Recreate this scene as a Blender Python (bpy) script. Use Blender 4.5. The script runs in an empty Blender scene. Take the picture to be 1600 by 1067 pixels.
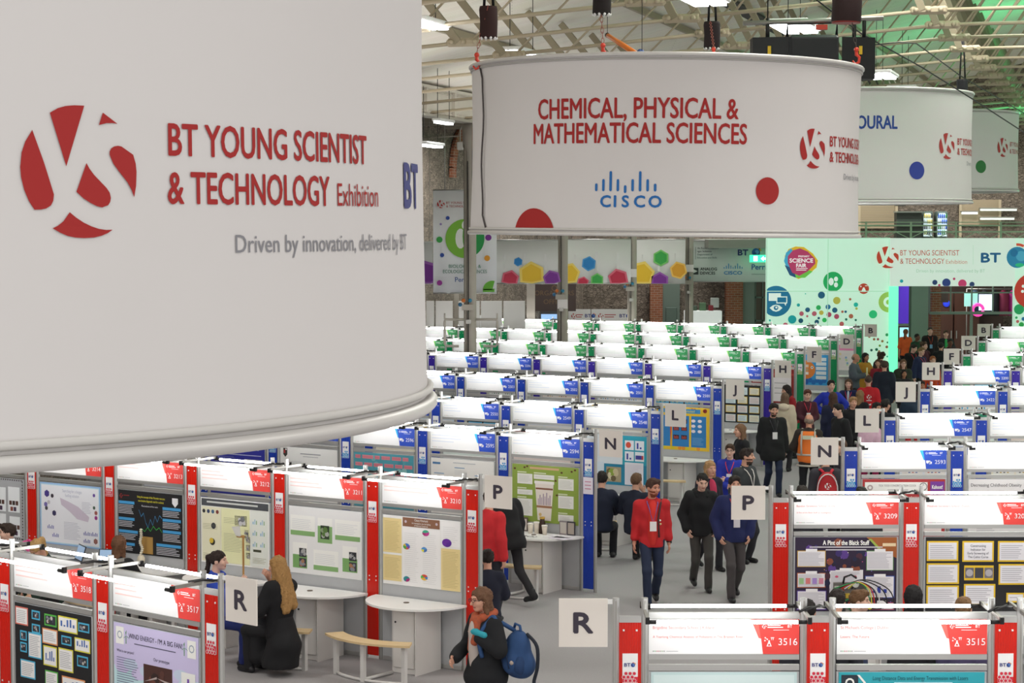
import bpy, math, random
import numpy as np
from mathutils import Vector, Matrix
rnd = random.Random(7)
sc = bpy.context.scene
# ---------------------------------------------------------------- camera, world, exposure
FPX, PITCH, CAMZ = 3200.0, math.atan((533.5 - 357.3) / 3200.0), 5.16
cam = bpy.data.objects.new('camera', bpy.data.cameras.new('camera'))
sc.collection.objects.link(cam); sc.camera = cam
cam.data.sensor_width = 36.0; cam.data.lens = 36.0 * FPX / 1600.0
cam.data.clip_end = 400
cam.location = (0, 0, CAMZ); cam.rotation_euler = (math.pi / 2 - PITCH, 0, 0)
sc.view_settings.view_transform = 'Standard'; sc.view_settings.look = 'None'
sc.view_settings.gamma = 1.0; sc.view_settings.use_curve_mapping = False
sc.view_settings.exposure = 0.68
sc.cycles.use_denoising = True
sc.cycles.max_bounces = 6; sc.cycles.diffuse_bounces = 3; sc.cycles.sample_clamp_indirect = 6.0
w = bpy.data.worlds.new('world'); sc.world = w; w.use_nodes = True
w.node_tree.nodes['Background'].inputs[0].default_value = (1.0, 0.975, 0.94, 1)
w.node_tree.nodes['Background'].inputs[1].default_value = 0.66
TUBE_STRENGTH = 15.0

def area_light(name, loc, rot, size, power, col=(1, 0.97, 0.93), sy=None):
    l = bpy.data.lights.new(name, 'AREA'); l.energy = power; l.color = col; l.size = size
    if sy: l.shape = 'RECTANGLE'; l.size_y = sy
    o = bpy.data.objects.new(name, l); sc.collection.objects.link(o)
    o.location = loc; o.rotation_euler = rot
    return o
# added fill lights over the near aisles (above the frame) and down both sides
for i, (x, y) in enumerate([(-9, 12), (3, 15), (-7, 22), (9, 20), (-3, 6), (7, 8)]):
    area_light('overhead_fill', (x, y, 8.1), (0, 0, 0), 2.2, 130)
for i, (x, y, z) in enumerate([(24, 30, 8.3), (28, 44, 8.3), (32, 60, 8.3), (-16, 34, 8.0), (-12, 52, 8.0), (30, 78, 8.2)]):
    area_light('overhead_fill', (x, y, z), (0, 0, 0), 2.6, 650)
# added fill: down from the ridge onto the floor, up onto the cream roof
for (x, y) in [(4.5, 24), (7.0, 32), (9.5, 40)]: area_light('floor_fill', (x, y, 10.9), (0, 0, 0), 3.0, 190)
for (x, y, z, e) in [(-5.0, 18, 6.9, 65), (-3.6, 29, 7.4, 65), (-2.4, 39, 7.6, 65), (-.5, 50, 7.8, 55), (2.5, 62, 7.9, 25), (6.5, 22, 7.6, 35)]:
    area_light('roof_fill', (x, y, z), (math.pi, 0, -0.295), 5.0, e, sy=9.0)
# fill lights added for the dark side aisle, the gallery and the foyer
for (x, y, z, e) in [(-1.2, 60, 7.9, 130), (2.4, 68, 7.9, 160), (6.2, 77, 7.9, 160), (13, 76.5, 8.6, 150), (18, 76.5, 8.4, 130), (16.0, 76.6, 4.2, 90)]:
    area_light('far_bay_fill', (x, y, z), (0, 0, 0), 1.6, e)
# green stage floods thrown at the roof and the lightbox wall
for (x, y, z, e, rx, ry) in [(17, 60, 6.6, 190, 180, -25), (8, 36, 9.9, 60, 180, -15), (5.2, 29, 9.6, 55, 180, -10), (22, 48, 6.8, 150, 180, 0), (14, 40, 7.2, 60, 180, 0)]:
    area_light('green_flood_lamp', (x, y, z), (math.radians(rx), math.radians(ry), 0), 0.6, e, (0.05, 1.0, 0.35))

# ---------------------------------------------------------------- projection helpers (photo pixel -> place in the hall)
_c, _s = math.cos(PITCH), math.sin(PITCH)
def ray(u, v):
    a, b = (u - 800) / FPX, (533.5 - v) / FPX
    return Vector((a, _c + b * _s, -_s + b * _c))
def P(u, v, Y):
    d = ray(u, v); return Vector((0, 0, CAMZ)) + d * (Y / d.y)
def G(u, v, z=0.0):
    d = ray(u, v); return Vector((0, 0, CAMZ)) + d * ((z - CAMZ) / d.z)
def YH(v, H):
    """depth of a point of height H seen on picture row v"""
    d = ray(800, v); return (H - CAMZ) / d.z * d.y

# ---------------------------------------------------------------- materials
def s2l(c):
    return c / 12.92 if c <= 0.04045 else ((c + 0.055) / 1.055) ** 2.4
def hexc(h):
    h = h.lstrip('#'); return tuple(s2l(int(h[i:i + 2], 16) / 255) for i in (0, 2, 4)) + (1,)
_M = {}
def mat(h, rough=0.6, metal=0.0, emit=0.0, noise=0.0, nscale=20.0, alpha=1.0, trans=0.0, name=None, bump=0.0):
    k = (h, rough, metal, emit, noise, nscale, alpha, trans, bump)
    if k in _M: return _M[k]
    m = bpy.data.materials.new(name or 'finish_' + h.strip('#')); m.use_nodes = True
    nt = m.node_tree; b = nt.nodes['Principled BSDF']
    col = hexc(h)
    b.inputs['Base Color'].default_value = col; b.inputs['Roughness'].default_value = rough
    b.inputs['Metallic'].default_value = metal
    if emit:
        b.inputs['Emission Color'].default_value = col; b.inputs['Emission Strength'].default_value = emit
    if alpha < 1: b.inputs['Alpha'].default_value = alpha
    if trans: b.inputs['Transmission Weight'].default_value = trans
    if noise or bump:
        tc = nt.nodes.new('ShaderNodeTexCoord'); n = nt.nodes.new('ShaderNodeTexNoise')
        n.inputs['Scale'].default_value = nscale; n.inputs['Detail'].default_value = 4
        nt.links.new(tc.outputs['Object'], n.inputs['Vector'])
        if noise:
            mx = nt.nodes.new('ShaderNodeMix'); mx.data_type = 'RGBA'
            mx.inputs[6].default_value = tuple(c * (1 - noise) for c in col[:3]) + (1,)
            mx.inputs[7].default_value = tuple(min(1, c * (1 + noise)) for c in col[:3]) + (1,)
            nt.links.new(n.outputs['Fac'], mx.inputs[0]); nt.links.new(mx.outputs[2], b.inputs['Base Color'])
        if bump:
            bp = nt.nodes.new('ShaderNodeBump'); bp.inputs['Strength'].default_value = bump; bp.inputs['Distance'].default_value = 0.02
            nt.links.new(n.outputs['Fac'], bp.inputs['Height']); nt.links.new(bp.outputs[0], b.inputs['Normal'])
    _M[k] = m
    return m
def pattern_mat(name, c1, c2, mortar, scale, bw=0.5, bh=0.25, ms=0.02, rough=0.7, space='Generated', noise=0.0, rot=None, off=0.5):
    m = bpy.data.materials.new(name); m.use_nodes = True; nt = m.node_tree; b = nt.nodes['Principled BSDF']
    b.inputs['Roughness'].default_value = rough
    tc = nt.nodes.new('ShaderNodeTexCoord'); br = nt.nodes.new('ShaderNodeTexBrick')
    br.inputs['Color1'].default_value = hexc(c1); br.inputs['Color2'].default_value = hexc(c2); br.inputs['Mortar'].default_value = hexc(mortar)
    br.inputs['Scale'].default_value = scale; br.inputs['Brick Width'].default_value = bw; br.inputs['Row Height'].default_value = bh
    br.inputs['Mortar Size'].default_value = ms; br.offset = off
    src = tc.outputs[space]
    if rot:
        mp = nt.nodes.new('ShaderNodeMapping'); mp.inputs['Rotation'].default_value = rot
        nt.links.new(src, mp.inputs['Vector']); src = mp.outputs[0]
    nt.links.new(src, br.inputs['Vector'])
    out = br.outputs['Color']
    if noise:
        n = nt.nodes.new('ShaderNodeTexNoise'); n.inputs['Scale'].default_value = 1.3; n.inputs['Detail'].default_value = 6
        nt.links.new(tc.outputs['Object'], n.inputs['Vector'])
        mx = nt.nodes.new('ShaderNodeMix'); mx.data_type = 'RGBA'; mx.blend_type = 'MULTIPLY'; mx.inputs[0].default_value = noise
        nt.links.new(out, mx.inputs[6]); nt.links.new(n.outputs['Color'], mx.inputs[7]); out = mx.outputs[2]
    nt.links.new(out, b.inputs['Base Color'])
    return m
def rubble_mat(name, c1, c2, joint, scale, nrm):
    m = bpy.data.materials.new(name); m.use_nodes = True; nt = m.node_tree; b = nt.nodes['Principled BSDF']; b.inputs['Roughness'].default_value = .9
    tc = nt.nodes.new('ShaderNodeTexCoord'); mp = nt.nodes.new('ShaderNodeMapping'); mp.inputs['Scale'].default_value = (scale, scale, scale * 1.9); nt.links.new(tc.outputs['Object'], mp.inputs['Vector'])
    v = nt.nodes.new('ShaderNodeTexVoronoi'); nt.links.new(mp.outputs[0], v.inputs['Vector']); v2 = nt.nodes.new('ShaderNodeTexVoronoi'); v2.feature = 'DISTANCE_TO_EDGE'; nt.links.new(mp.outputs[0], v2.inputs['Vector'])
    n = nt.nodes.new('ShaderNodeTexNoise'); n.inputs['Scale'].default_value = 2.0; n.inputs['Detail'].default_value = 6; nt.links.new(tc.outputs['Object'], n.inputs['Vector'])
    sp = nt.nodes.new('ShaderNodeSeparateColor'); nt.links.new(v.outputs['Color'], sp.inputs[0])
    mx = nt.nodes.new('ShaderNodeMix'); mx.data_type = 'RGBA'; mx.inputs[6].default_value = hexc(c1); mx.inputs[7].default_value = hexc(c2); nt.links.new(sp.outputs[0], mx.inputs[0])
    m3 = nt.nodes.new('ShaderNodeMix'); m3.data_type = 'RGBA'; m3.blend_type = 'OVERLAY'; m3.inputs[0].default_value = .6; nt.links.new(mx.outputs[2], m3.inputs[6]); nt.links.new(n.outputs['Fac'], m3.inputs[7])
    gt = nt.nodes.new('ShaderNodeMath'); gt.operation = 'LESS_THAN'; gt.inputs[1].default_value = .05; nt.links.new(v2.outputs['Distance'], gt.inputs[0])
    m2 = nt.nodes.new('ShaderNodeMix'); m2.data_type = 'RGBA'; m2.inputs[7].default_value = hexc(joint); nt.links.new(gt.outputs[0], m2.inputs[0]); nt.links.new(m3.outputs[2], m2.inputs[6]); nt.links.new(m2.outputs[2], b.inputs['Base Color'])
    return m
ALU = mat('#c4c4c2', 0.38, 0.75, name='aluminium')
ALUD = mat('#a8a6a0', 0.42, 0.7, name='aluminium_satin')
WHITE = mat('#f2f2f0', 0.55, name='white_laminate')
SIGNW = mat('#f6f6f6', 0.6, name='header_board_white')
PAPER = mat('#f3f3ee', 0.7, name='paper_white')
GREYB = mat('#b4b6b8', 0.75, name='grey_panel', noise=0.05, nscale=9)
BLACK = mat('#141416', 0.5, name='black_plastic')
TUBE = mat('#ffffff', 0.4, emit=TUBE_STRENGTH, name='fluorescent_glow')
WOOD = mat('#dcc193', 0.5, name='birch_ply', noise=0.08, nscale=14)
CARPET = mat('#a19e9f', 0.95, name='grey_carpet', noise=0.10, nscale=55, bump=0.15)
# ---------------------------------------------------------------- mesh builder
class MB:
    def __init__(s):
        s.v, s.f, s.m, s.sm, s.mats = [], [], [], [], []
        s.T = None; s.map = None; s.subs = []
    def sub(s, name):
        g = MB(); g.map = s.map; s.subs.append((name, g)); return g
    def mi(s, m):
        if m not in s.mats: s.mats.append(m)
        return s.mats.index(m)
    def add(s, vs, fs, m, smooth=False):
        o = len(s.v); k = s.mi(m)
        if s.T is not None: vs = [s.T @ Vector(v) for v in vs]
        s.v += [tuple(v) for v in vs]
        for f in fs: s.f.append(tuple(i + o for i in f)); s.m.append(k); s.sm.append(smooth)
    def box(s, c, d, m, rz=0.0, bev=0.0):
        x, y, z = d[0] / 2, d[1] / 2, d[2] / 2
        if bev:
            b = min(bev, x * .9, y * .9, z * .9); vs = []; fs = []
            for sx in (-1, 1):
                for sy in (-1, 1):
                    for sz in (-1, 1):
                        vs += [(sx * x, sy * (y - b), sz * (z - b)), (sx * (x - b), sy * y, sz * (z - b)), (sx * (x - b), sy * (y - b), sz * z)]
            ix = lambda a, b_, c_: ((a > 0) * 4 + (b_ > 0) * 2 + (c_ > 0)) * 3
            for q in (-1, 1):
                fs.append([ix(q, a, b_) + 0 for a, b_ in ((-1, -1), (1, -1), (1, 1), (-1, 1))][::q])
                fs.append([ix(a, q, b_) + 1 for a, b_ in ((-1, -1), (-1, 1), (1, 1), (1, -1))][::q])
                fs.append([ix(a, b_, q) + 2 for a, b_ in ((-1, -1), (1, -1), (1, 1), (-1, 1))][::q])
                for r in (-1, 1):
                    fs.append([ix(q, r, -1), ix(q, r, 1), ix(q, r, 1) + 1, ix(q, r, -1) + 1])
                    fs.append([ix(q, -1, r), ix(q, 1, r), ix(q, 1, r) + 2, ix(q, -1, r) + 2])
                    fs.append([ix(-1, q, r) + 1, ix(1, q, r) + 1, ix(1, q, r) + 2, ix(-1, q, r) + 2])
                    for t in (-1, 1): fs.append([ix(q, r, t), ix(q, r, t) + 1, ix(q, r, t) + 2])
        else:
            vs = [(a * x, b * y, e * z) for a in (-1, 1) for b in (-1, 1) for e in (-1, 1)]
            fs = [(0, 1, 3, 2), (4, 6, 7, 5), (0, 4, 5, 1), (2, 3, 7, 6), (0, 2, 6, 4), (1, 5, 7, 3)]
        cr, sr = math.cos(rz), math.sin(rz)
        s.add([(c[0] + p[0] * cr - p[1] * sr, c[1] + p[0] * sr + p[1] * cr, c[2] + p[2]) for p in vs], fs, m)
    def tube(s, pts, r, m, n=8, caps=True, smooth=True, closed=False):
        pts = [Vector(p) for p in pts]; N = len(pts); rs = r if isinstance(r, (list, tuple)) else [r] * N
        vs, fs = [], []; up = None
        for i, p in enumerate(pts):
            d = (pts[(i + 1) % N] - pts[i - 1]) if closed else (pts[min(i + 1, N - 1)] - pts[max(i - 1, 0)])
            d = d.normalized() if d.length > 1e-9 else Vector((0, 0, 1))
            if up is None: up = Vector((0, 0, 1)) if abs(d.z) < .9 else Vector((1, 0, 0))
            a = d.cross(up); a.normalize(); b = a.cross(d); b.normalize(); up = b
            for k in range(n):
                t = 2 * math.pi * (k + .5) / n; vs.append(p + a * (math.cos(t) * rs[i]) + b * (math.sin(t) * rs[i]))
        for i in range(N if closed else N - 1):
            j = (i + 1) % N
            for k in range(n): fs.append((i * n + k, i * n + (k + 1) % n, j * n + (k + 1) % n, j * n + k))
        s.add(vs, fs, m, smooth)
        if caps and not closed:
            o = len(s.v) - len(vs)
            for q in ([o + k for k in range(n)][::-1], [o + (N - 1) * n + k for k in range(n)]):
                s.f.append(tuple(q)); s.m.append(s.mi(m)); s.sm.append(False)
    def prism(s, pts, z0, z1, m, smooth=False):
        n = len(pts); vs = [(x, y, z0) for x, y in pts] + [(x, y, z1) for x, y in pts]
        s.add(vs, [tuple(range(n))[::-1], tuple(range(n, 2 * n))], m)
        o = len(s.v) - 2 * n
        for i in range(n):
            s.f.append((o + i, o + (i + 1) % n, o + n + (i + 1) % n, o + n + i)); s.m.append(s.mi(m)); s.sm.append(smooth)
    def ball(s, c, r, m, n=10, k=7):
        if not isinstance(r, (tuple, list)): r = (r, r, r)
        vs = [(c[0], c[1], c[2] - r[2])]; fs = []
        for i in range(1, k):
            a = -math.pi / 2 + math.pi * i / k
            for j in range(n):
                t = 2 * math.pi * j / n; vs.append((c[0] + r[0] * math.cos(a) * math.cos(t), c[1] + r[1] * math.cos(a) * math.sin(t), c[2] + r[2] * math.sin(a)))
        vs.append((c[0], c[1], c[2] + r[2]))
        for j in range(n): fs.append((0, 1 + (j + 1) % n, 1 + j)); fs.append((len(vs) - 1, 1 + (k - 2) * n + j, 1 + (k - 2) * n + (j + 1) % n))
        for i in range(k - 2):
            for j in range(n): fs.append((1 + i * n + j, 1 + i * n + (j + 1) % n, 1 + (i + 1) * n + (j + 1) % n, 1 + (i + 1) * n + j))
        s.add(vs, fs, m, True)
    # flat prints: x, y on the sheet, layer = how many coats above it
    def flat(s, pts, fs, m, layer=1):
        s.add([s.map(x, y, layer) for x, y in pts], fs, m)
    def rect(s, x, y, w_, h, m, layer=1, nx=1):
        for i in range(nx):
            a, b = x + w_ * i / nx, x + w_ * (i + 1) / nx
            s.flat([(a, y), (b, y), (b, y + h), (a, y + h)], [(0, 1, 2, 3)], m, layer)
    def disc(s, x, y, r, m, layer=1, n=24, ry=None, a0=0.0, a1=360.0, ymin=None):
        ry = ry or r; full = a1 - a0 >= 360
        p = [(x + r * math.cos(R(a0 + (a1 - a0) * i / n)), y + ry * math.sin(R(a0 + (a1 - a0) * i / n))) for i in range(n if full else n + 1)]
        if ymin is not None: p = [(a, max(b, ymin)) for a, b in p]
        if not full: p.append((x, y))
        s.flat(p, [tuple(range(len(p)))], m, layer)
    def sdisc(s, x, y, r, m, layer=1, n=16, ymin=-1e9):
        f = lambda a: r * math.sqrt(max(0, 1 - a * a))
        for i in range(n):
            a, b = math.cos(math.pi * (n - i) / n), math.cos(math.pi * (n - i - 1) / n)
            p = [(x + a * r, max(y - f(a), ymin)), (x + b * r, max(y - f(b), ymin)), (x + b * r, max(y + f(b), ymin)), (x + a * r, max(y + f(a), ymin))]
            s.flat(p, [(0, 1, 2, 3)], m, layer)
    def ring(s, x, y, r0, r1, m, layer=1, n=24, a0=0, a1=360):
        p = []
        for i in range(n + 1):
            t = R(a0 + (a1 - a0) * i / n); p += [(x + r0 * math.cos(t), y + r0 * math.sin(t)), (x + r1 * math.cos(t), y + r1 * math.sin(t))]
        s.flat(p, [(2 * i, 2 * i + 1, 2 * i + 3, 2 * i + 2) for i in range(n)], m, layer)
    def poly(s, pts, m, layer=1):
        s.flat(pts, [tuple(range(len(pts)))], m, layer)
    def text(s, body, x, y, cap, m, align='l', layer=2, bold=0.0, xs=1.0):
        V, F, wd = glyphs(body, 0.0)
        k = cap; ox = {'l': 0, 'c': -wd / 2, 'r': -wd}[align]; e = bold * k
        for i, (dx, dy) in enumerate([(0, 0)] if not bold else [(0, 0), (-e, 0), (e, 0), (0, e), (0, -e), (-e * .7, e * .7), (e * .7, -e * .7)]):
            s.flat([(x + (vx + ox) * k * xs + dx, y + vy * k + dy) for vx, vy in V], F, m, layer + .05 * i)
        return wd * k * xs
    def hexa(s, x, y, r, m, layer=1, rot=30, sq=1.0):
        s.poly([(x + r * math.cos(R(rot + 60 * i)), y + sq * r * math.sin(R(rot + 60 * i))) for i in range(6)], m, layer)
    def lines(s, x, y, w_, h, m, step, th=None, layer=2, ragged=0.25, indent=0.0):
        th = th or step * .45; yy = y + h - step
        while yy > y - 1e-6:
            k = w_ * (1 - ragged * rnd.random()); s.rect(x, yy, k, th, m, layer); yy -= step
    def mesh(s, name):
        me = bpy.data.meshes.new(name); me.from_pydata(s.v, [], s.f)
        for m in s.mats: me.materials.append(m)
        me.polygons.foreach_set('material_index', s.m); me.polygons.foreach_set('use_smooth', s.sm); me.update()
        return me
R = math.radians
def smooth(pts, n=5):
    P_ = [Vector(p) for p in pts]; out = []
    for i in range(len(P_) - 1):
        a, b, c, d = P_[max(i - 1, 0)], P_[i], P_[i + 1], P_[min(i + 2, len(P_) - 1)]
        for k in range(n):
            t = k / n; out.append(.5 * (2 * b + (c - a) * t + (2 * a - 5 * b + 4 * c - d) * t * t + (3 * b - a - 3 * c + d) * t ** 3))
    return out + [P_[-1]]
_G = {}
def glyphs(body, bold=0.0):
    k = (body, bold)
    if k not in _G:
        c = bpy.data.curves.new('t', 'FONT'); c.body = body; c.size = 1.0; c.resolution_u = 3; c.offset = bold; c.dimensions = '2D'; c.fill_mode = 'FRONT'
        o = bpy.data.objects.new('t', c); me = o.to_mesh()
        V = [(v.co.x / .682, v.co.y / .682) for v in me.vertices]; F = [tuple(p.vertices) for p in me.polygons]
        mn = min((v[0] for v in V), default=0); V = [(a - mn, b) for a, b in V]
        _G[k] = (V, F, max((v[0] for v in V), default=0)); o.to_mesh_clear()
        bpy.data.objects.remove(o); bpy.data.curves.remove(c)
    return _G[k]
def link(name, data, parent=None, loc=None, rz=None):
    o = bpy.data.objects.new(name, data); sc.collection.objects.link(o)
    if parent is not None: o.parent = parent
    if loc is not None: o.location = loc
    if rz is not None: o.rotation_euler = (0, 0, rz)
    return o
def obj(name, mb, parent=None, loc=None, rz=None):
    return link(name, mb.mesh(name) if isinstance(mb, MB) else mb, parent, loc, rz)
def tag(o, label=None, cat=None, group=None, kind=None):
    if label: o['label'] = label
    if cat: o['category'] = cat
    if group: o['group'] = group
    if kind: o['kind'] = kind
    return o
def wallmap(y0=0.0, lay=0.0012):
    """prints facing -y"""
    return lambda x, y, l: (x, y0 - lay * l, y)
# ---------------------------------------------------------------- marks used on signs
_LG = [[(137,220),(180,335),(215,445),(212,468),(203,484),(185,495),(165,499),(140,500),(120,470),(103,430),(92,385),(90,350),(96,300),(110,262)],
 [(205,158),(235,141),(265,132),(300,128),(340,128),(265,345)], [(415,150),(475,188),(455,186),(430,187),(398,195)],
 [(440,300),(441,288),(448,277),(460,270),(475,267),(490,269),(540,298),(550,330),(553,360),(550,410),(541,452),(530,425),(513,398),(480,362),(455,332)],
 [(345,332),(357,352),(375,374),(400,397),(425,420),(438,437),(442,455),(439,470),(430,482),(405,490),(385,486),(360,475),(330,458),(303,435)],
 [(275,508),(300,527),(330,545),(360,558),(390,567),(420,571),(447,570),(425,583),(400,592),(370,598),(330,600),(295,598),(265,592),(235,580),(208,565),(228,556),(250,540)]]
def ys_logo(mb, x, y, h, m, layer=1):
    for pl in _LG: mb.poly([(x + (a - 322) / 473 * h, y - (b - 364) / 473 * h) for a, b in pl], m, layer)
def bt_globe(mb, x, y, r, layer=1):
    mb.disc(x, y, r, mat('#2a4f9e'), layer, 20); mb.disc(x + .25 * r, y + .1 * r, r * .5, mat('#5f87c6'), layer + 1, 16)
    mb.disc(x - .3 * r, y - .25 * r, r * .38, mat('#1f3a86'), layer + 1, 14)
    mb.ring(x, y, r * 1.08, r * 1.35, mat('#d8402f'), layer, 8, 62, 100); mb.ring(x, y, r * 1.08, r * 1.42, mat('#d98a2b'), layer, 8, 15, 55)
BTBLUE = '#2b2f7c'
def bt(mb, x, y, cap, layer=2, globe=True):
    wd = mb.text('BT', x, y, cap, mat(BTBLUE), layer=layer, bold=.03, xs=1.15)
    if globe: bt_globe(mb, x + wd + cap * .75, y + cap * .45, cap * .62, layer)
SCH = dict(red=dict(strip='#d8200f', tag='#e8453f', edge='#e8453f', hexc='#d81f3c'), blue=dict(strip='#1f43b4', tag='#2b51c4', edge='#35b4ea', hexc='#1f9ad6'),
           violet=dict(strip='#3d2aa6', tag='#2b51c4', edge='#35b4ea', hexc='#1f9ad6'), green=dict(strip='#0c9a5c', tag='#2f9d57', edge='#8fd66a', hexc='#8fae3a'))
W, XR = 1.4437, 1.222      # booth pitch, local x of its right post
ZH0, ZH1 = 1.895, 2.165    # header board
HW0, HW1 = .033, XR - .033
def _m(fn, *a, **k):
    b = MB(); fn(b, *a, **k); return b
# shared meshes
b = MB(); b.tube([(0, 0, 0), (0, 0, 2.33)], .027, ALU, 8, smooth=False); b.box((0, -.026, 1.16), (.009, .006, 2.3), ALUD); POST = b.mesh('post')
b = MB(); b.box(((HW0 + HW1) / 2, 0, 2.195), (HW1 - HW0, .03, .05), ALU); TOPR = b.mesh('top_rail')
b = MB(); b.box(((HW0 + HW1) / 2, 0, 1.873), (HW1 - HW0, .03, .04), ALU); BOTR = b.mesh('bottom_rail')
b = MB(); b.box(((HW0 + HW1) / 2, 0, .90), (HW1 - HW0, .02, 1.72), GREYB); b.box(((HW0 + HW1) / 2, 0, 1.792), (HW1 - HW0, .034, .045), ALU)
b.box(((HW0 + HW1) / 2, 0, .03), (HW1 - HW0, .03, .05), ALU); BOARD = b.mesh('panel_board')
def tube_mesh(y, z):
    b = MB(); b.tube([(.07, y, z), (XR - .09, y, z)], .0135, TUBE, 8, caps=False)
    for a, c in ((.0, .07), (XR - .09, XR - .02)): b.tube([(a, y, z), (c, y, z)], .0155, BLACK, 8)
    return b.mesh('fluorescent_tube')
TUBF, TUBB = tube_mesh(-.33, 2.205), tube_mesh(.33, 2.205)
b = MB(); b.box((0, 0, 2.228), (.022, .66, .028), ALUD)
for y in (-.33, .33): b.box((0, y, 2.215), (.03, .035, .05), BLACK)
ARM = b.mesh('lamp_arm')
b = MB(); b.tube([(-.05, -.12, 2.245), (.03, -.05, 2.262), (.09, .03, 2.25), (.13, .05, 2.262), (.18, .08, 2.24)], .011, BLACK, 5)
b.tube([(.0, -.1, 2.25), (.1, -.04, 2.27), (.17, .06, 2.25)], .008, BLACK, 5); CABLE = b.mesh('cable_bundle')
def strip_mesh(col):
    s = SCH[col]; x0, x1 = XR + .026, W - .026; xm = (x0 + x1) / 2
    b = MB(); b.box((xm, 0, 1.09), (x1 - x0, .016, 2.1), mat(s['strip'], .25, name=col + '_polycarbonate'))
    for i in range(9): b.box((x0 + (x1 - x0) * (i + .5) / 9, -.009, 1.09), (.003, .003, 2.1), mat(s['strip'], .4, name=col + '_rib'))
    b.box((xm, 0, 2.165), (x1 - x0, .026, .05), ALU)
    for dx in (-.05, .05):
        for z in (2.08, 1.0, .95): b.box((xm + dx, -.012, z), (.014, .004, .014), WHITE)
    g = MB(); g.map = wallmap(-.014); g.box((xm, -.012, 1.775), (.118, .006, .25), SIGNW)
    g.rect(xm - .059, 1.65, .118, .07, mat(s['hexc']), 3)
    for i in range(4):
        for j in range(4):
            xx, yy = xm - .048 + .032 * i + (.016 if j % 2 else 0), 1.662 + .028 * j
            if abs(xx - xm) < .05 and rnd.random() < (1, 1, .8, .6)[j]: g.hexa(xx, yy, .0165, mat(s['hexc']) , 4, 30); g.ring(xx, yy, .0135, .0168, SIGNW, 5, 6)
    bt(g, xm - .045, 1.80, .026, 4)
    return b.mesh('divider_strip'), g.mesh('sponsor_plate')
STRIP = {k: strip_mesh(k) for k in SCH}
TAGX = HW1
def tag_mesh(col, num):
    s = SCH[col]; m = mat(s['tag'], .55); g = MB(); g.map = wallmap(-.0085)
    g.poly([(TAGX - .37, ZH1), (TAGX - .31, ZH0 + .125), (TAGX - .293, ZH0 + .12), (TAGX - .278, ZH0), (TAGX, ZH0), (TAGX, ZH1)], m, 1)
    if col != 'red': g.poly([(TAGX - .372, ZH1), (TAGX - .312, ZH0 + .123), (TAGX - .298, ZH0 + .12), (TAGX - .325, ZH1)], mat(s['edge']), 2)
    else: g.poly([(TAGX - .372, ZH1), (TAGX - .312, ZH0 + .125), (TAGX - .295, ZH0 + .12), (TAGX - .315, ZH1 - .03)], mat('#f06a60'), 2)
    g.text(num, TAGX - .015, ZH0 + .07, .052, SIGNW, 'r', 3)
    ys_logo(g, TAGX - .27, ZH1 - .055, .035, SIGNW, 3); g.rect(TAGX - .245, ZH1 - .05, .1, .008, SIGNW, 3); g.rect(TAGX - .245, ZH1 - .066, .12, .008, SIGNW, 3)
    g.text('BT', TAGX - .09, ZH1 - .064, .022, SIGNW, 'l', 3, bold=.03); g.rect(TAGX - .2, ZH1 - .085, .12, .004, SIGNW, 3)
    x, y = TAGX - .232, ZH0 + .075
    if col == 'red':   # flask, molecule and pi
        g.poly([(x - .02, y - .015), (x + .02, y - .015), (x + .006, y + .02), (x + .006, y + .032), (x - .006, y + .032), (x - .006, y + .02)], SIGNW, 3)
        g.poly([(x - .011, y - .009), (x + .011, y - .009), (x + .004, y + .006), (x - .004, y + .006)], m, 4)
        for dx, dy in ((-.03, .052), (-.014, .04), (-.032, .03)): g.disc(x + dx, y + dy, .006, SIGNW, 3, 8)
        g.poly([(x - .032, y + .05), (x - .03, y + .054), (x - .012, y + .042), (x - .014, y + .038)], SIGNW, 3)
        g.rect(x + .012, y + .05, .026, .005, SIGNW, 3); g.rect(x + .017, y + .034, .004, .018, SIGNW, 3); g.rect(x + .029, y + .034, .004, .018, SIGNW, 3)
    elif col == 'green':
        g.disc(x - .01, y + .02, .03, SIGNW, 3, 12, a0=90, a1=270); g.poly([(x - .005, y - .01), (x + .02, y - .01), (x + .02, y + .03), (x - .005, y + .05)], SIGNW, 3)
        g.disc(x - .008, y + .018, .009, m, 4, 8)
    else:
        g.poly([(x - .045, y + .04), (x + .01, y + .04), (x + .01, y + .005), (x - .02, y + .005), (x - .03, y - .008), (x - .03, y + .005), (x - .045, y + .005)], SIGNW, 3)
        g.poly([(x - .01, y + .028), (x + .032, y + .024), (x + .03, y - .005), (x - .005, y - .012)], SIGNW, 3)
        g.ring(x, y + .008, .008, .013, m, 4, 8)
    return g.mesh('number_tag')
HTEXT = {'3515': [('St Michaels College | Dublin', .022), ('Lasers: The Future', .02)],
         '3516': [('Brigidine Secondary School | Kildare', .022), ('A Yearlong Chemical Analysis of Pollutants in The Bracken River', .018)],
         '3209': [('Bandon Grammar School | Cork', .022), ('A Pint of the Black Stuff: an investigation', .016)], '3208': [('Malahide Secondary School | Dublin', .022)]}
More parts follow.
